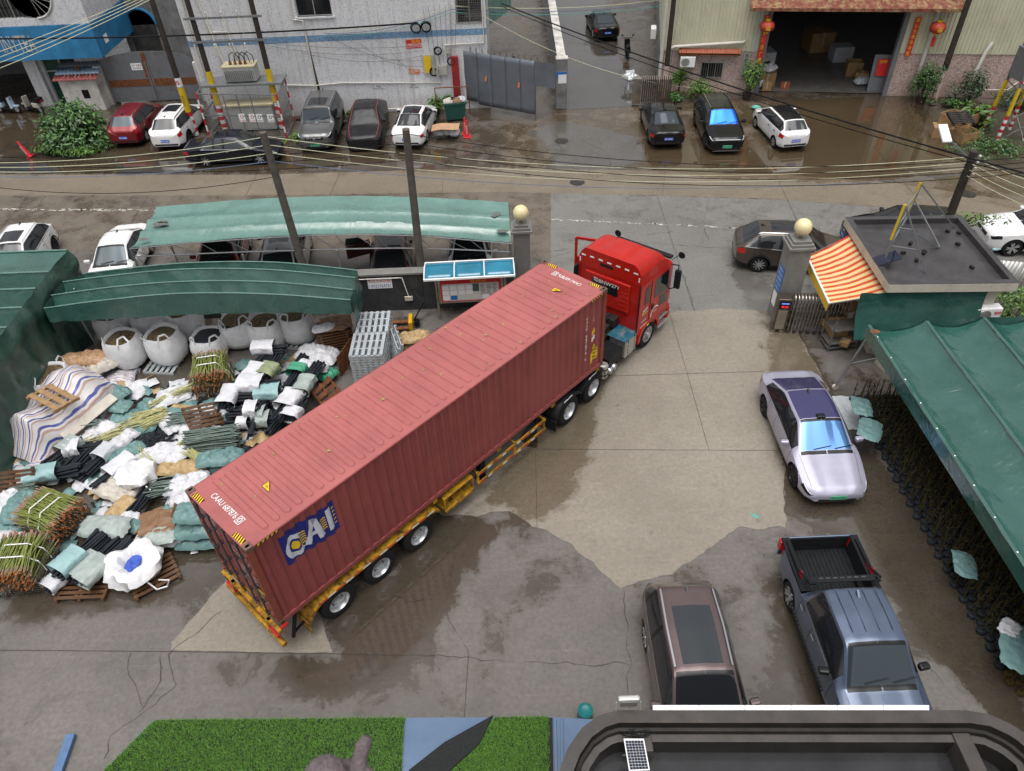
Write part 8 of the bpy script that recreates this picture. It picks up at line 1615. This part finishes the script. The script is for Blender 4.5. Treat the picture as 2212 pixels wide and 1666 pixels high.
for k in range(4):
 d=Vector((.08,0,-.28*k));mm='wire_pale' if k<3 else 'wire_blue';tx=('uppermost pale','second pale','third pale','lowest blue')[k];od=('uppermost','second','third','lowest')[k]
 wire(G(-80,352+k*9,6.1),P2T+d,.25,.011,mm,tx+' overhead wire from the left edge to the leaning pole');wire(P2T+d,RPT+Vector((0,0,-.22*k)),.75,.011,mm,tx+' overhead wire from the leaning pole to the lamp pole');wire(RPT+Vector((0,0,-.22*k)),G(2300,412+22*k,5.0),.1,.011,'wire_pale',od+' pale overhead wire leaving the lamp pole to the right edge')
 wire(G(-80,338+k*8,6.2),P3T+Vector((0,.1,-.3*k)),.3,.012,'cable_black',od+' black overhead wire from the left edge to the black wall pole');wire(P3T+Vector((0,.1,-.3*k)),G(2300,332+(k*11),5.6),.75,.012,'cable_black',od+' black overhead wire from the black wall pole to the right edge')
 wire(G(-60,132+k*13,7.0),G(330,-22+k*6,8.2),.1,.014,'wire_pale',od+' pale overhead wire crossing the top left corner')
wire((-30,42.2,5.2),(-4.2,42.55,4.85),.25,.045,'cable_black','thick black cable bundle strung along the white building');wire(onY(1084,8,42.3),G(2300,398,4.9),.35,.032,'cable_black','thick black cable bundle crossing the street diagonally');wire(onY(1084,14,42.3),G(2300,404,4.8),.5,.018,'cable_black','thin black wire hanging under the diagonal cable bundle')
for k,mm in enumerate(('wire_pale','wire_blue','wire_teal')):wire((-2.3,42.6,5.6-.16*k),onY(1480,-8+7*k,50),.35,.018,mm,('pale','blue','teal')[k]+' wire from the white building across the alley');wire((-2.3,42.7,5.6-.16*k),(-9.4,42.75,4.6-.12*k),.35,.015,mm,('pale','blue','teal')[k]+' wire along the white building wall')
wire((-.6,42.6,5.0),onY(1500,190,43),.7,.016,'wire_pale','pale slack wire swinging low across the alley mouth');wire(G(-60,398,3.5),P2T+Vector((0,0,-1.4)),.5,.013,'cable_black','thin black slack wire low at the left edge')
for k in range(6):wire((-14+k*1.6,42.82,4.3-.4*(k%3)),(-4.2+.1*k,42.82,3.6-.25*k),.25+.08*k,.007,'cable_black','thin slack cable on the white tiled wall','thin cables on the white wall')
for k in range(7):wire((-3.9+k*.3,42.8,5.6),(-3.7+k*.22,42.78,2.2+.15*k),.02,.008,'cable_black','thin drop cable down to the meter boxes','drop cables above the meter boxes')
# PLANTS AND SMALL THINGS
def leafmat(name,a,b,rough=.45):
 m,t,p=newmat(name);oi=t.n('NewGeometry').outputs['Random Per Island'];pos=t.n('NewGeometry').outputs['Position'];c=t.mix(oi,a,b);c=t.mix(t.rng(t.noise(pos,2.2,3,.5),.4,.65),c,tuple(x*.55 for x in a));t.lk(c,p.inputs['Base Color']);p.inputs['Roughness'].default_value=rough
leafmat('leaf_mid',(.035,.10,.02),(.09,.20,.04));leafmat('leaf_bright',(.07,.16,.02),(.15,.28,.05));leafmat('leaf_dark',(.018,.055,.014),(.05,.11,.03));mat('bark',(.07,.05,.035),.8,var=.3);mat('pot_dark',(.05,.035,.03),.6,var=.3)
def bush(name,label,loc,rad,n,ls,m_,cat='shrub',pot=None,lobes=7,z0=0.0,stem=.3,dome=False):
 t_=thing(name,label,cat,loc);mb=MB();cs=[Vector((random.gauss(0,.42)*rad[0],random.gauss(0,.42)*rad[1],z0+rad[2]*random.uniform(.35,1.25)))for _ in range(lobes)]
 if dome:cs=[Vector((math.cos(a)*rad[0]*.72*math.cos(e),math.sin(a)*rad[1]*.72*math.cos(e),.15+rad[2]*1.35*math.sin(e)))for a,e in[(random.random()*6.28,math.asin(random.uniform(.02,1)))for _ in range(lobes)]]
 for k in range(n):
  c=random.choice(cs);d=Vector((random.gauss(0,1),random.gauss(0,1),random.gauss(0,1)));d.normalize();r_=random.random()**.4;p_=c+Vector((d.x*rad[0]*.5,d.y*rad[1]*.5,d.z*rad[2]*.55))*r_
  if p_.z<.05:p_.z=random.uniform(.05,.3)
  nrm=(d+Vector((0,0,.9))+Vector((random.uniform(-.5,.5),random.uniform(-.5,.5),0))).normalized();a=nrm.orthogonal().normalized();a=Matrix.Rotation(random.random()*6.28,3,nrm)@a;b=nrm.cross(a);s_=ls*random.uniform(.6,1.3);mb.add([p_-a*s_,p_+b*s_*.42-nrm*s_*.1,p_+a*s_-nrm*s_*.25,p_-b*s_*.42-nrm*s_*.1],[(0,1,2,3)])
 mb.build('foliage',m_,t_,fix=False);mb=MB()
 for c in cs:mb.tube([(c.x*.1,c.y*.1,0),(c.x*.5,c.y*.5,c.z*.5),c],[.035*stem/.3,.022*stem/.3,.008],5)
 mb.build('stems','bark',t_,fix=False)
 if pot:mb=MB();mb.lathe([(.2,0),(.28,.32),(.3,.34),(.26,.34),(.24,.28),(0,.28)],16);mb.build('pot',pot,t_,smooth=40)
 return t_
L_=lambda x_,y_:(*G(x_,y_).xy,0)
bush('leafy_bush','big round green bush beside the dark red suv',(-23.3,40.0,0),(1.95,1.5,1.3),6000,.13,'leaf_mid','bush',lobes=60,dome=True);bush('leafy_bush','low bright green growth at the foot of the big bush',(-23.0,38.75,0),(1.9,.5,.35),1300,.10,'leaf_bright','bush',lobes=14)
Y_=lambda x_,y_:tuple(pB@Vector((x_,y_,0)))
bush('potted_shrub','tall potted shrub left of the factory doorway',Y_(-7.9,-1.0),(.75,.7,1.25),1500,.075,'leaf_bright',pot='pot_dark',lobes=12,z0=.35);bush('potted_shrub','tall clipped shrub right of the factory doorway',Y_(1.6,-1.1),(.85,.75,1.35),1900,.075,'leaf_mid',pot='pot_dark',lobes=12,z0=.35);bush('leafy_plant','rounded green shrub behind the blue windscreen suv',Y_(-10.6,-1.2),(.9,.6,.75),800,.09,'leaf_bright',lobes=9);bush('leafy_plant','low plant under the spiky palm by the folding gate',Y_(-12.0,-1.5),(.55,.5,.35),420,.10,'leaf_mid',lobes=7)
bush('leafy_tree','small dark leafed tree right of the pink wrapped pole',Y_(4.0,-1.0),(.9,.8,1.3),900,.09,'leaf_dark',lobes=10);bush('leafy_bush','flowering dark bush along the pink tile wall',Y_(6.6,-1.3),(1.8,.8,.6),1700,.07,'leaf_dark',lobes=14);bush('leafy_plant','broad leafed bright plant beside the wooden crates',(*G(2110,275).xy,0),(.9,.9,.75),480,.17,'leaf_bright',lobes=9);bush('leafy_bush','low weeds below the lattice mast',(*G(2130,325).xy,0),(1.4,1.1,.35),1500,.07,'leaf_mid',lobes=16);bush('leafy_plant','fresh weeds under the clipped shrub row',Y_(3.0,-1.6),(1.0,.4,.3),500,.09,'leaf_mid',lobes=9)
bush('leafy_plant','glossy green plant behind the wheelie bin',(-3.6,42.3,0),(.6,.35,.7),300,.15,'leaf_bright',lobes=8);bush('leafy_plant','small weeds beside the grey boxy suv',(-8.6,42.4,0),(.4,.3,.2),240,.07,'leaf_bright',lobes=5);bush('leafy_plant','weeds at the right post of the transformer cage',(-11.4,39.4,0),(.5,.6,.25),400,.06,'leaf_bright',lobes=7);bush('hedge_bush','pale flowered bush right of the guard house air conditioner',(*G(2175,700).xy,0),(1.0,1.0,.9),1200,.08,'leaf_bright','bush',lobes=10);bush('climbing_vine','green vine growing along the guard house roof edge',(*G(2080,470,2.9).xy,2.5),(2.0,.35,.35),420,.07,'leaf_bright','vine',lobes=12);bush('rooftop_weeds','tuft of weeds on top of the arched gate',(-20.6,46.2,2.7),(1.5,.2,.18),420,.07,'leaf_dark','weeds',lobes=9);bush('leafy_plant','thin vine by the left gate pillar',(.15,24.1,0),(.2,.3,.8),260,.06,'leaf_mid','vine',lobes=6)
t_=thing('spiky_palm','spiky palm like plant between folding gate and pink wall','palm',Y_(-11.8,-1.0));mb=MB()
for k in range(90):a=random.random()*6.28;el=random.uniform(-.2,1.4);c=Vector((0,0,random.uniform(.8,1.3)));d=Vector((math.cos(a)*math.cos(el),math.sin(a)*math.cos(el),math.sin(el)));s_=Vector((-math.sin(a),math.cos(a),0))*.035;mb.add([c-s_,c+s_,c+d*.35+s_*.8,c+d*.7+Vector((0,0,-.12)),c+d*.35-s_*.8],[(0,1,2,3,4)])
mb.build('fronds','leaf_bright',t_,fix=False);mb=MB();mb.cyl((0,0,0),(0,0,1.2),.07,.05,8);mb.build('trunk','bark',t_)
mat('stem_brown',(.06,.048,.016),.6,var=.5,scale=9);mb=MB();mb.lathe([(.04,.1),(.075,.105),(.10,.085),(.112,.05),(.105,.01),(0,.0)],14);BASE=mb.mesh('base','rubber',50);STEM=[]
for q in range(5):
 mb=MB();mb.tube([(0,0,.08),(random.uniform(-.03,.03),random.uniform(-.03,.03),.45),(random.uniform(-.06,.06),random.uniform(-.06,.06),.85)],[.02,.014,.009],5)
 for k in range(6):z_=random.uniform(.3,.85);a=random.random()*6;d=Vector((math.cos(a)*.08,math.sin(a)*.08,.06));mb.tube([(0,0,z_),Vector((0,0,z_))+d],[.01,.005],4)
 STEM.append(mb.mesh('stem','stem_brown'))
ct=0;ST=MB()
for i in range(48):
 for j in range(12):
  x_=10.95+j*.215+(.1 if i%2 else 0)+random.uniform(-.02,.02);y_=17.0-i*.215+random.uniform(-.02,.02)
  if ct<300 and j<7:
   ct+=1;t_=thing('weighted_stem','thin brown stem on a round black base under the right canopy','stem',(x_,y_,.015),random.random()*6,'weighted stems under the right canopy');link('base',BASE,t_);o=link('stem',random.choice(STEM),t_);o.rotation_euler=(random.uniform(-.08,.08),random.uniform(-.08,.08),0)
  elif i<46:ST.tube([(x_,y_,.02),(x_,y_,.1)],[.1,.08],8);ST.tube([(x_,y_,.1),(x_+random.uniform(-.06,.06),y_+random.uniform(-.06,.06),.85)],[.016,.008],4)
o=ST.build('far_stems','stem_brown',None,fix=False);tag(o,'mass of further dark stems deep under the right canopy','stems',kind='stuff')
for k,(px,a,l,w_,lb)in enumerate((((1860,880),75,.8,.5,'upper green cloth draped on the stems beside the lavender car'),((1878,930),60,.9,.55,'lower green cloth draped on the stems beside the lavender car'),((2082,1222),70,.75,.45,'crumpled green bag on the stems beside the pickup'),((2195,1400),60,1.2,.6,'green cloth on the stems at the right edge'),((2180,1360),40,.5,.35,'white plastic on the stems at the right edge'))):sack(px,a,l,w_,.12,'sk_white' if 'white' in lb else 'sk_green' if k<0 else 'sk_teal',lb,.75,(.1,.1),None,'cloth','cloths lying on the stems','cloth')
sack((1835,892),80,1.3,.8,.05,'sk_clear','flat white plastic sheet beside the lavender car',.0,(0,0),None,'plastic_sheet',None,'sheet')
mat('carton',(.36,.22,.10),.7,var=.2,scale=4);mat('lantern_red',(.42,.055,.035),.5,var=.15,scale=5)
def boxy(name,label,cat,loc,rot,d,m_,tape=True,open_=False):
 t_=thing(name,label,cat,loc,rot);mb=MB()
 if open_:
  for a,b in(((-d[0]/2,-d[1]/2,0),(d[0]/2,-d[1]/2+.03,d[2])),((-d[0]/2,d[1]/2-.03,0),(d[0]/2,d[1]/2,d[2])),((-d[0]/2,-d[1]/2+.03,0),(-d[0]/2+.03,d[1]/2-.03,d[2])),((d[0]/2-.03,-d[1]/2+.03,0),(d[0]/2,d[1]/2-.03,d[2]))):q=MB();q.b2(a,b);q.build('side',m_,t_)
  mb.b2((-d[0]/2+.03,-d[1]/2+.03,0),(d[0]/2-.03,d[1]/2-.03,d[2]*.4));mb.build('contents','interior_dark',t_)
 else:mb.b2((-d[0]/2,-d[1]/2,0),(d[0]/2,d[1]/2,d[2]));mb.build('box',m_,t_,bevel=.01)
 if tape:mb=MB();mb.b2((-.03,-d[1]/2-.003,d[2]*.3),(.03,d[1]/2+.003,d[2]+.003));mb.build('tape','sk_cream',t_)
 return t_
def YB(x_,y_,z=0.02):v=pB@Vector((x_,y_,0));return(v.x,v.y,z)
for k,(x_,y_,z_,d,mm,lb,op)in enumerate(((-6.6,.6,.02,(.5,.45,.4),'carton','small carton at the front of the left doorway heap',0),(-6.5,1.4,.02,(.9,.7,.75),'wood_light','plywood box under a white bundle inside the doorway',0),(-5.5,.9,.02,(.5,.4,.3),'brick_red','small red brown box on the factory floor',0),(-6.9,2.4,.02,(1.2,1.0,.9),'carton','large carton deeper on the left side of the doorway',1),(-6.8,3.6,.02,(1.5,1.2,1.3),'sk_clear','plastic wrapped load deep on the left side',0),(-.9,2.4,.02,(.7,.6,.5),'carton','carton on the right side inside the doorway',0),(-1.2,3.4,.02,(.9,.8,.8),'wood_light','open crate deeper on the right side',1),(-2.6,8.0,.02,(1.6,1.3,1.2),'carton','pale stack far back in the factory',0),(-1.5,6.0,.02,(1.2,1.0,.9),'sk_clear','grey load far back on the right',0))):boxy('carton',lb,'box',YB(x_,y_,z_),YR+random.uniform(-.3,.3),d,mm,not op,bool(op))
for x_,y_,z_,l,mm,lb in((-6.5,1.4,.78,.8,'sk_white','white bundle on the plywood box in the doorway'),(-7.0,1.0,.02,.7,'sk_white','white cloths left inside the doorway'),(-7.0,2.5,.93,1.0,'sk_cream','pale cloth over the large carton in the doorway'),(-1.0,1.7,.02,.8,'sk_clear','clear plastic bag at the right side of the doorway')):
 t_=thing('cloth_bundle',lb,'bundle',YB(x_,y_,z_),random.random());sack_mesh(l,l*.7,.45,SN[0]+50+int(x_*10)).build('cloth',mm,t_,smooth=50)
t_=thing('recruitment_board','dark leaning board with a red recruitment poster in the doorway','board',YB(-.45,.5),YR);mb=MB();mb.box((0,.15,1.0),(1.0,.04,2.0),Matrix.Rotation(-.15,3,'X'));mb.build('board','gate_grey',t_);mb=MB();mb.box((0,.09,1.35),(.6,.02,.9),Matrix.Rotation(-.15,3,'X'));mb.build('poster','poster_red',t_);mb=MB();lettering(mb,'招聘',(0,-.02+.15-.03,1.66),(1,0,0),(0,.15,1),.4,.16);mb.build('lettering','text_yellow',t_,fix=False)
for x_,lb in((-7.45,'red paper lantern left of the factory doorway'),(1.35,'red paper lantern right of the factory doorway')):
 t_=thing('paper_lantern',lb,'lantern',YB(x_,-.75,3.9),YR);mb=MB();n=48;prof=[(.16,-.28),(.33,-.2),(.40,-.05),(.40,.05),(.33,.2),(.16,.28)]
 mb.lathe(prof,n);
 for i,v in enumerate(mb.v):f=1-.04*((i%n)%3==0);mb.v[i]=(v[0]*f,v[1]*f,v[2])
 mb.build('globe','lantern_red',t_,smooth=60);mb=MB();mb.lathe([(.12,.28),(.14,.36),(.12,.37)],14);mb.lathe([(.12,-.36),(.14,-.28)],14);mb.build('cap','mark_yellow',t_);mb=MB();lettering(mb,'福',(0,-.415,0),(1,0,0),(0,0,1),.26,.26);mb.build('lettering','text_yellow',t_,fix=False);mb=MB();mb.lathe([(.03,-.36),(.05,-.5),(.09,-.52),(.09,-.95),(0,-.95)],10);mb.build('tassel','poster_red',t_);mb=MB();mb.cyl((0,0,.36),(0,.3,1.0),.008,n=4);mb.build('cord','cable_black',t_)
for k,(dx,dy,z_,ry,lb,op)in enumerate(((0,0,.0,.2,'open wooden crate of scrap nearest the street lamp',1),(-.9,.7,0,-.3,'wooden crate left behind the open crate',0),(-.1,.9,0,.1,'wooden crate right behind the open crate',1),(-.5,.9,.55,.4,'tilted wooden crate on top of the crate heap',1),(.1,1.7,0,.3,'rear wooden crate beside the leafy plant',0),(.7,1.5,.3,.5,'wooden crate leaning on the right of the heap',1))):t_=boxy('wooden_crate',lb,'crate',(23.7+dx,35.7+dy,z_),ry,(.95,.75,.55),'wood_light',False,bool(op))
pt=pallet((2072,262),.0,'dark slatted pallet lying on top of the wooden crates',1.1,.95,(.25,0),1.05,'plastic_grey',7);pt.location.z=1.15
t_=thing('folding_gate','dark steel folding gate folded up at the alley mouth','gate',(7.75,42.35,0),-.1);mb=MB();mb.b2((-.1,-.2,.1),(.35,.2,1.55));mb.build('drive_box','stainless',t_,bevel=.02)
for k in range(14):x_=.45+k*.12;mb=MB();mb.tube([(x_,-.2,.1),(x_,-.2,1.5),(x_,0,1.62),(x_,.2,1.5),(x_,.2,.1)],.024,6);mb.build('gate_bar','stainless_dark',t_,smooth=50)
t_=thing('plastic_chair','white plastic chair with a silver sheet in the alley','chair',(*G(1362,190).xy,0),.2);mb=MB();mb.b2((-.28,-.28,.44),(.28,.28,.48));mb.build('seat','text_white',t_,bevel=.01);mb=MB();mb.b2((-.28,.26,.48),(.28,.3,.95));mb.build('backrest','text_white',t_,bevel=.01)
for x_ in(-.25,.25):
 for y_ in(-.25,.25):mb=MB();mb.b2((x_-.03,y_-.03,0),(x_+.03,y_+.03,.44));mb.build('leg','text_white',t_)
sack((1362,172),30,.75,.7,.4,'pallet_steel','crumpled silver sheet lying on the white chair',.48,(0,0),None,'silver_sheet',None,'sheet')
g=G(1632,237);mb=MB();mb.lathe([(.1,0),(.24,.14),(.25,.15),(.22,.13),(.09,.03),(0,.03)],18);o=mb.build('blue_bowl','wire_teal',None,smooth=40);o.location=(g.x,g.y,.02);tag(o,'pale blue plastic bowl beside the white hatchback','bowl')
mat('bin_green',(.02,.09,.07),.4,var=.15);mat('cone_red',(.62,.03,.04),.45,var=.1)
t_=thing('wheelie_bin','dark green wheelie bin overflowing with rubbish','bin',(-2.55,41.35,0),.1);mb=MB();mb.add([(-.5,-.35,.12),(.5,-.35,.12),(.5,.35,.12),(-.5,.35,.12),(-.62,-.45,1.05),(.62,-.45,1.05),(.62,.45,1.05),(-.62,.45,1.05)],[(0,1,2,3),(0,1,5,4),(1,2,6,5),(2,3,7,6),(3,0,4,7)]);mb.build('body','bin_green',t_,bevel=.02)
for a,b in(((-.66,-.49,1.0),(.66,-.44,1.08)),((-.66,.44,1.0),(.66,.49,1.08)),((-.66,-.44,1.0),(-.61,.44,1.08)),((.61,-.44,1.0),(.66,.44,1.08))):mb=MB();mb.b2(a,b);mb.build('rim','bin_green',t_)
for x_ in(-.4,.4):mb=MB();mb.lathe([(0,-.05),(.12,-.05),(.12,.05),(0,.05)],14,(x_,-.3,.12),'Y');mb.build('wheel','black_part',t_)
for k,mm in enumerate(('sk_cream','black_part','sk_brown','sk_clear')):q=sack_mesh(.5,.4,.3,300+k).xf(Matrix.Translation((-.35+k*.25,.1*(k%2),.92)));q.build('rubbish',mm,t_,smooth=50)
for loc,lb,tl in(((-1.95,39.2),'upright red plastic cone behind its twin by the bin',0),((-1.85,38.8),'front upright red plastic cone by the white bags',0),((-25.6,38.7),'red plastic cone leaning beside the big bush',.35)):
 t_=thing('traffic_cone',lb,'cone',(*loc,.01));t_.rotation_euler=(0,-tl,0);mb=MB();mb.lathe([(.13,.05),(.11,.12),(.06,.75),(.05,.92),(0,.93)],16);mb.build('cone','cone_red',t_,smooth=40);mb=MB();mb.b2((-.19,-.19,0),(.19,.19,.05));mb.build('base','cone_red',t_,bevel=.01);mb=MB();lettering(mb,'请勿泊车',(0,-.105,.45),(0,0,-1),(1,0,0),.5,.08);mb.build('lettering','text_white',t_,fix=False)
for k,px in enumerate(((950,291),(968,290),(982,292))):sack(px,80,.6,.45,.45,'sk_white',('left white bag under the yellow cardboard','middle white bag under the yellow cardboard','right white bag under the yellow cardboard')[k],.12,(0,0),None,'white_bag','white bags beside the cones','bag')
g=G(968,275,.65);mb=MB();mb.grid(6,6,lambda u,v:((u-.5)*1.5,(v-.5)*.7,.05*math.sin(u*5)));o=mb.build('cardboard_sheet','sk_peach',None,solid=.02,fix=False);o.location=(g.x-.15,g.y,.68);o.rotation_euler=(.1,-.1,-.1);tag(o,'yellow cardboard sheet lying on the white bags','cardboard')
t_=thing('rusty_frame','rusty tubular bed frame standing behind the wheelie bin','frame',(-2.7,42.2,0));
for a,b in(((-.95,0,0),(-.95,0,1.5)),((.95,0,0),(.95,0,1.5)),((-.95,0,1.5),(.95,0,1.5)),((.45,0,.5),(.45,0,1.5)),((.3,0,.6),(.95,0,.6))):mb=MB();mb.cyl(a,b,.03,n=7);mb.build('bar','rust',t_)
mat('sc_blue',(.38,.48,.58),.3,var=.05,coat=.5);mat('sc_cream',(.42,.40,.34),.3,var=.05,coat=.5)
def scooter(loc,rot,label,mm,box=False):
 t_=thing('scooter',label,'scooter',loc,rot)
 for x_ in(-.6,.62):
  mb=MB();mb.tube([(x_+math.cos(a)*.2,0,.26+math.sin(a)*.2)for a in[math.tau*k/18 for k in range(18)]],.06,8,closed=True);w_=mb.build('wheel','tyre',t_,smooth=60);mb=MB();mb.lathe([(0,-.03),(.16,-.03),(.16,.03),(0,.03)],14,(x_,0,.26),'Y');mb.build('hub','rim_silver',w_)
 mb=MB();mb.b2((-.75,-.16,.35),(-.15,.16,.68));mb.build('rear_body',mm,t_,bevel=.08);mb=MB();mb.b2((-.72,-.14,.70),(-.1,.14,.78));mb.build('seat','black_part',t_,bevel=.03);mb=MB();mb.b2((-.2,-.17,.24),(.4,.17,.34));mb.build('floorboard','black_part',t_,bevel=.02)
 mb=MB();mb.extr([(.36,-.2,.3),(.52,-.2,.35),(.42,-.16,.98),(.32,-.16,.98)],(0,.36,0));mb.build('front_shield',mm,t_,bevel=.04);mb=MB();mb.b2((.42,-.09,.4),(.85,.09,.52));mb.build('mudguard',mm,t_,bevel=.04);mb=MB();mb.tube([(.36,-.33,1.05),(.4,0,1.0),(.36,.33,1.05)],.02,6);mb.build('handlebar','black_part',t_,smooth=50);mb=MB();mb.lathe([(0,.06),(.07,.04),(.08,0),(0,-.04)],12,(.45,0,.92),'X');mb.build('headlamp','lamp_clear',t_,smooth=50)
 for y_ in(-.35,.35):mb=MB();mb.lathe([(0,0),(.06,.0),(.06,.02),(0,.02)],10,(.34,y_,1.2),'X');mb.build('mirror','black_part',t_)
 if box:mb=MB();mb.b2((-1.0,-.2,.72),(-.65,.2,1.02));mb.build('top_box','black_part',t_,bevel=.05);mb=MB();mb.b2((-1.01,-.12,.8),(-1.005,.12,.86));mb.build('reflector','lamp_red',t_)
 return t_
scooter((-29.9,45.3,0),-.2,'pale blue scooter parked in the open shop at far left','sc_blue');scooter((-28.3,45.2,0),2.7,'cream scooter with a black top box by the shop pillar','sc_cream',True);scooter((.6,47.5,0),1.4,'dark scooter parked in the side alley behind the fence','sc_cream');scooter((8.6,50.8,0),1.5,'dark motorbike parked against the factory alley wall','plastic_black')
t_=thing('alley_tarp','green tarpaulin hanging at the corner of the white building','tarpaulin',(-.4,43.5,0));mb=MB();mb.grid(14,14,lambda u,v:(lerp(.0,1.3,u),lerp(0,3,u)+.1*mn.noise(Vector((u*4,v*4,0))),lerp(4.3,7.0,v)));mb.build('sheet','tarp_light',t_,smooth=60,fix=False)
ZR=2.87;t_=thing('sign_frame','rusty and galvanised sign frame standing on the guard house roof','frame',(0,0,0));F0=[G(1905,575,ZR),G(1943,505,ZR)];tops=[onY(1957,445,F0[0].y+.1),onY(1990,398,F0[1].y+.1)];bk=[G(2000,590,ZR),G(2030,535,ZR),G(2062,492,ZR)]
for a,b in zip(F0,tops):mb=MB();mb.bar(a,b,.05);mb.build('upright','galv',t_);mb=MB();mb.bar(a.lerp(b,.45)+Vector((-.04,0,0)),b+Vector((-.04,0,.05)),.1,.04);mb.build('sign_edge','pole_yellow',t_)
for a,b in((tops[0],bk[0]),(tops[0].lerp(F0[0],.3),bk[1]),(tops[1],bk[2]),(tops[1].lerp(F0[1],.3),bk[1])):mb=MB();mb.bar(a,b,.045);mb.build('stay','galv',t_)
for f in(.35,.65,.9):mb=MB();mb.bar(F0[0].lerp(tops[0],f),F0[1].lerp(tops[1],f),.04);mb.build('rung','galv',t_);mb=MB();q=F0[0].lerp(tops[0],f);mb.bar(q,tops[0].lerp(bk[0],1-f),.04);mb.build('rung','galv',t_)
t_=thing('roof_solar_panel','small tilted solar panel on the guard house roof edge','solar panel',tuple(G(1905,580,ZR)));mb=MB();mb.box((.1,.1,.32),(.75,.5,.025),Matrix.Rotation(-.35,3,'Y'));mb.build('panel','solar_cell',t_);mb=MB();mb.bar((.3,.1,0),(.25,.1,.36),.03);mb.build('leg','galv',t_)
for px,lb in(((2150,542),'blue white bottle lying in the guard house roof gutter'),):g=G(*px,ZR);mb=MB();mb.lathe([(0,-.14),(.05,-.13),(.05,.06),(.02,.12),(.02,.16),(0,.16)],10,(0,0,.06),'X');o=mb.build('plastic_bottle','sk_lblue',None,smooth=50);o.location=(g.x,g.y,ZR);tag(o,lb,'bottle')
for k in range(9):g=G(random.uniform(1950,2110),random.uniform(495,600),ZR);mb=MB();mb.box((0,0,.04),(.14,.1,.08),rz(random.random()*3));o=mb.build('brick_piece','conc_black',None);o.location=(g.x,g.y,ZR);tag(o,'small dark brick piece lying on the guard house roof','brick','brick pieces on the guard house roof')
t_=thing('corrugated_fence','pale grey corrugated sheet fence right of the guard house','fence',(17.9,22.4,0),math.radians(-14))
for k in range(6):mb=MB();mb.grid(24,1,lambda u,v:(k*.9+u*.89,.025*math.sin(u*40),lerp(.05,1.5,v)));mb.build('sheet','frame_alu',t_,smooth=60,solid=.005,fix=False)
for z_ in(.3,1.2):mb=MB();mb.bar((0,.05,z_),(5.4,.05,z_),.05);mb.build('rail','bars_steel',t_)
for k,(px,z_,d,lb)in enumerate((((1800,735),.35,(.6,.5,.5),'carton on the rack under the striped awning'),((1812,712),.9,(.55,.45,.35),'upper carton on the rack under the striped awning'),((1785,722),.4,(.4,.4,.25),'flat parcel left on the awning rack'),((1822,752),.2,(.45,.3,.2),'small parcel low on the awning rack'))):boxy('carton',lb,'box',(*G(*px).xy,z_),.3*k,d,'carton')
t_=thing('parcel_rack','steel rack holding parcels beside the guard house','rack',(*G(1808,745).xy,0),.1)
for x_ in(-.5,.5):
 for y_ in(-.3,.3):mb=MB();mb.bar((x_,y_,0),(x_,y_,1.3),.04);mb.build('leg','bars_steel',t_)
for z_ in(.15,.33,.88):mb=MB();mb.b2((-.52,-.32,z_-.03),(.52,.32,z_));mb.build('shelf','bars_steel',t_)
boxy('concrete_block','pale concrete block under the guard house eave','block',(*G(1925,790).xy,0),.2,(.9,.6,.55),'cream_wall',False)
mat('beam_blue',(.09,.16,.30),.35,var=.2,dirt=.35,dcol=(.05,.06,.07));A_,B_=G(157,1590),G(118,1700);mb=MB();mb.bar(A_+Vector((0,0,.07)),B_+Vector((0,0,.07)),.2,.12);o=mb.build('painted_beam','beam_blue',None,bevel=.015);tag(o,'blue painted beam with moss lying on the ground at bottom left','beam')
mat('stool_teal',(.012,.15,.15),.3);t_=thing('plastic_stool','teal plastic stool half hidden behind the blue canopy edge','stool',(1.30,7.18,0));mb=MB();mb.lathe([(.18,0),(.16,.36),(.17,.4),(.14,.42),(.1,.39),(0,.39)],20);mb.build('seat','stool_teal',t_,smooth=40)
mb=MB();g=G(1628,1113,.018);mb.add([g+Vector(q)for q in((-.09,.12,0),(-.02,.02,0),(.05,.08,0),(.06,.0,0),(.16,-.05,0),(.05,-.11,0),(-.04,-.04,0))],[tuple(range(7))]);o=mb.build('paint_spill','wire_teal',slab,fix=False)
mat('plush',(.19,.15,.16),.9,var=.2,scale=60,bump=.8,bscale=160)
def NR(x_,y_,d):v=RIGHT*((x_-CX)/FPX)+DOWN*((y_-CY)/FPX)+FWD;return Vector((0,0,HC))+v*d
t_=thing('plush_toy','mauve grey fuzzy toy with a raised ear at the bottom edge','toy',tuple(NR(715,1690,.9)));o_=Vector(t_.location);mb=MB();c=NR(702,1682,.9)-o_;n=14;mb.lathe([(math.sin(math.pi*k/n)*.032,-math.cos(math.pi*k/n)*.028)for k in range(n+1)],24,c);mb.xf(Matrix.Translation(c)@Matrix.Scale(.86,4)@Matrix.Translation(-c));mb.build('head','plush',t_,smooth=80)
q=[NR(x_,y_,.9)-o_ for x_,y_ in((770,1690),(776,1660),(777,1636),(784,1612),(793,1593))];mb=MB();mb.tube(q,[.013,.011,.009,.0095,.006],12);mb.build('ear','plush',t_,smooth=80);q=[NR(x_,y_,.9)-o_ for x_,y_ in((776,1655),(790,1668),(806,1690))];mb=MB();mb.tube(q,[.007,.008,.009],10);mb.build('paw','plush',t_,smooth=80);mb=MB();mb.lathe([(0,-.06),(.05,-.06),(.045,0),(0,.01)],16,NR(735,1720,.9)-o_);mb.build('body','plush',t_,smooth=80)
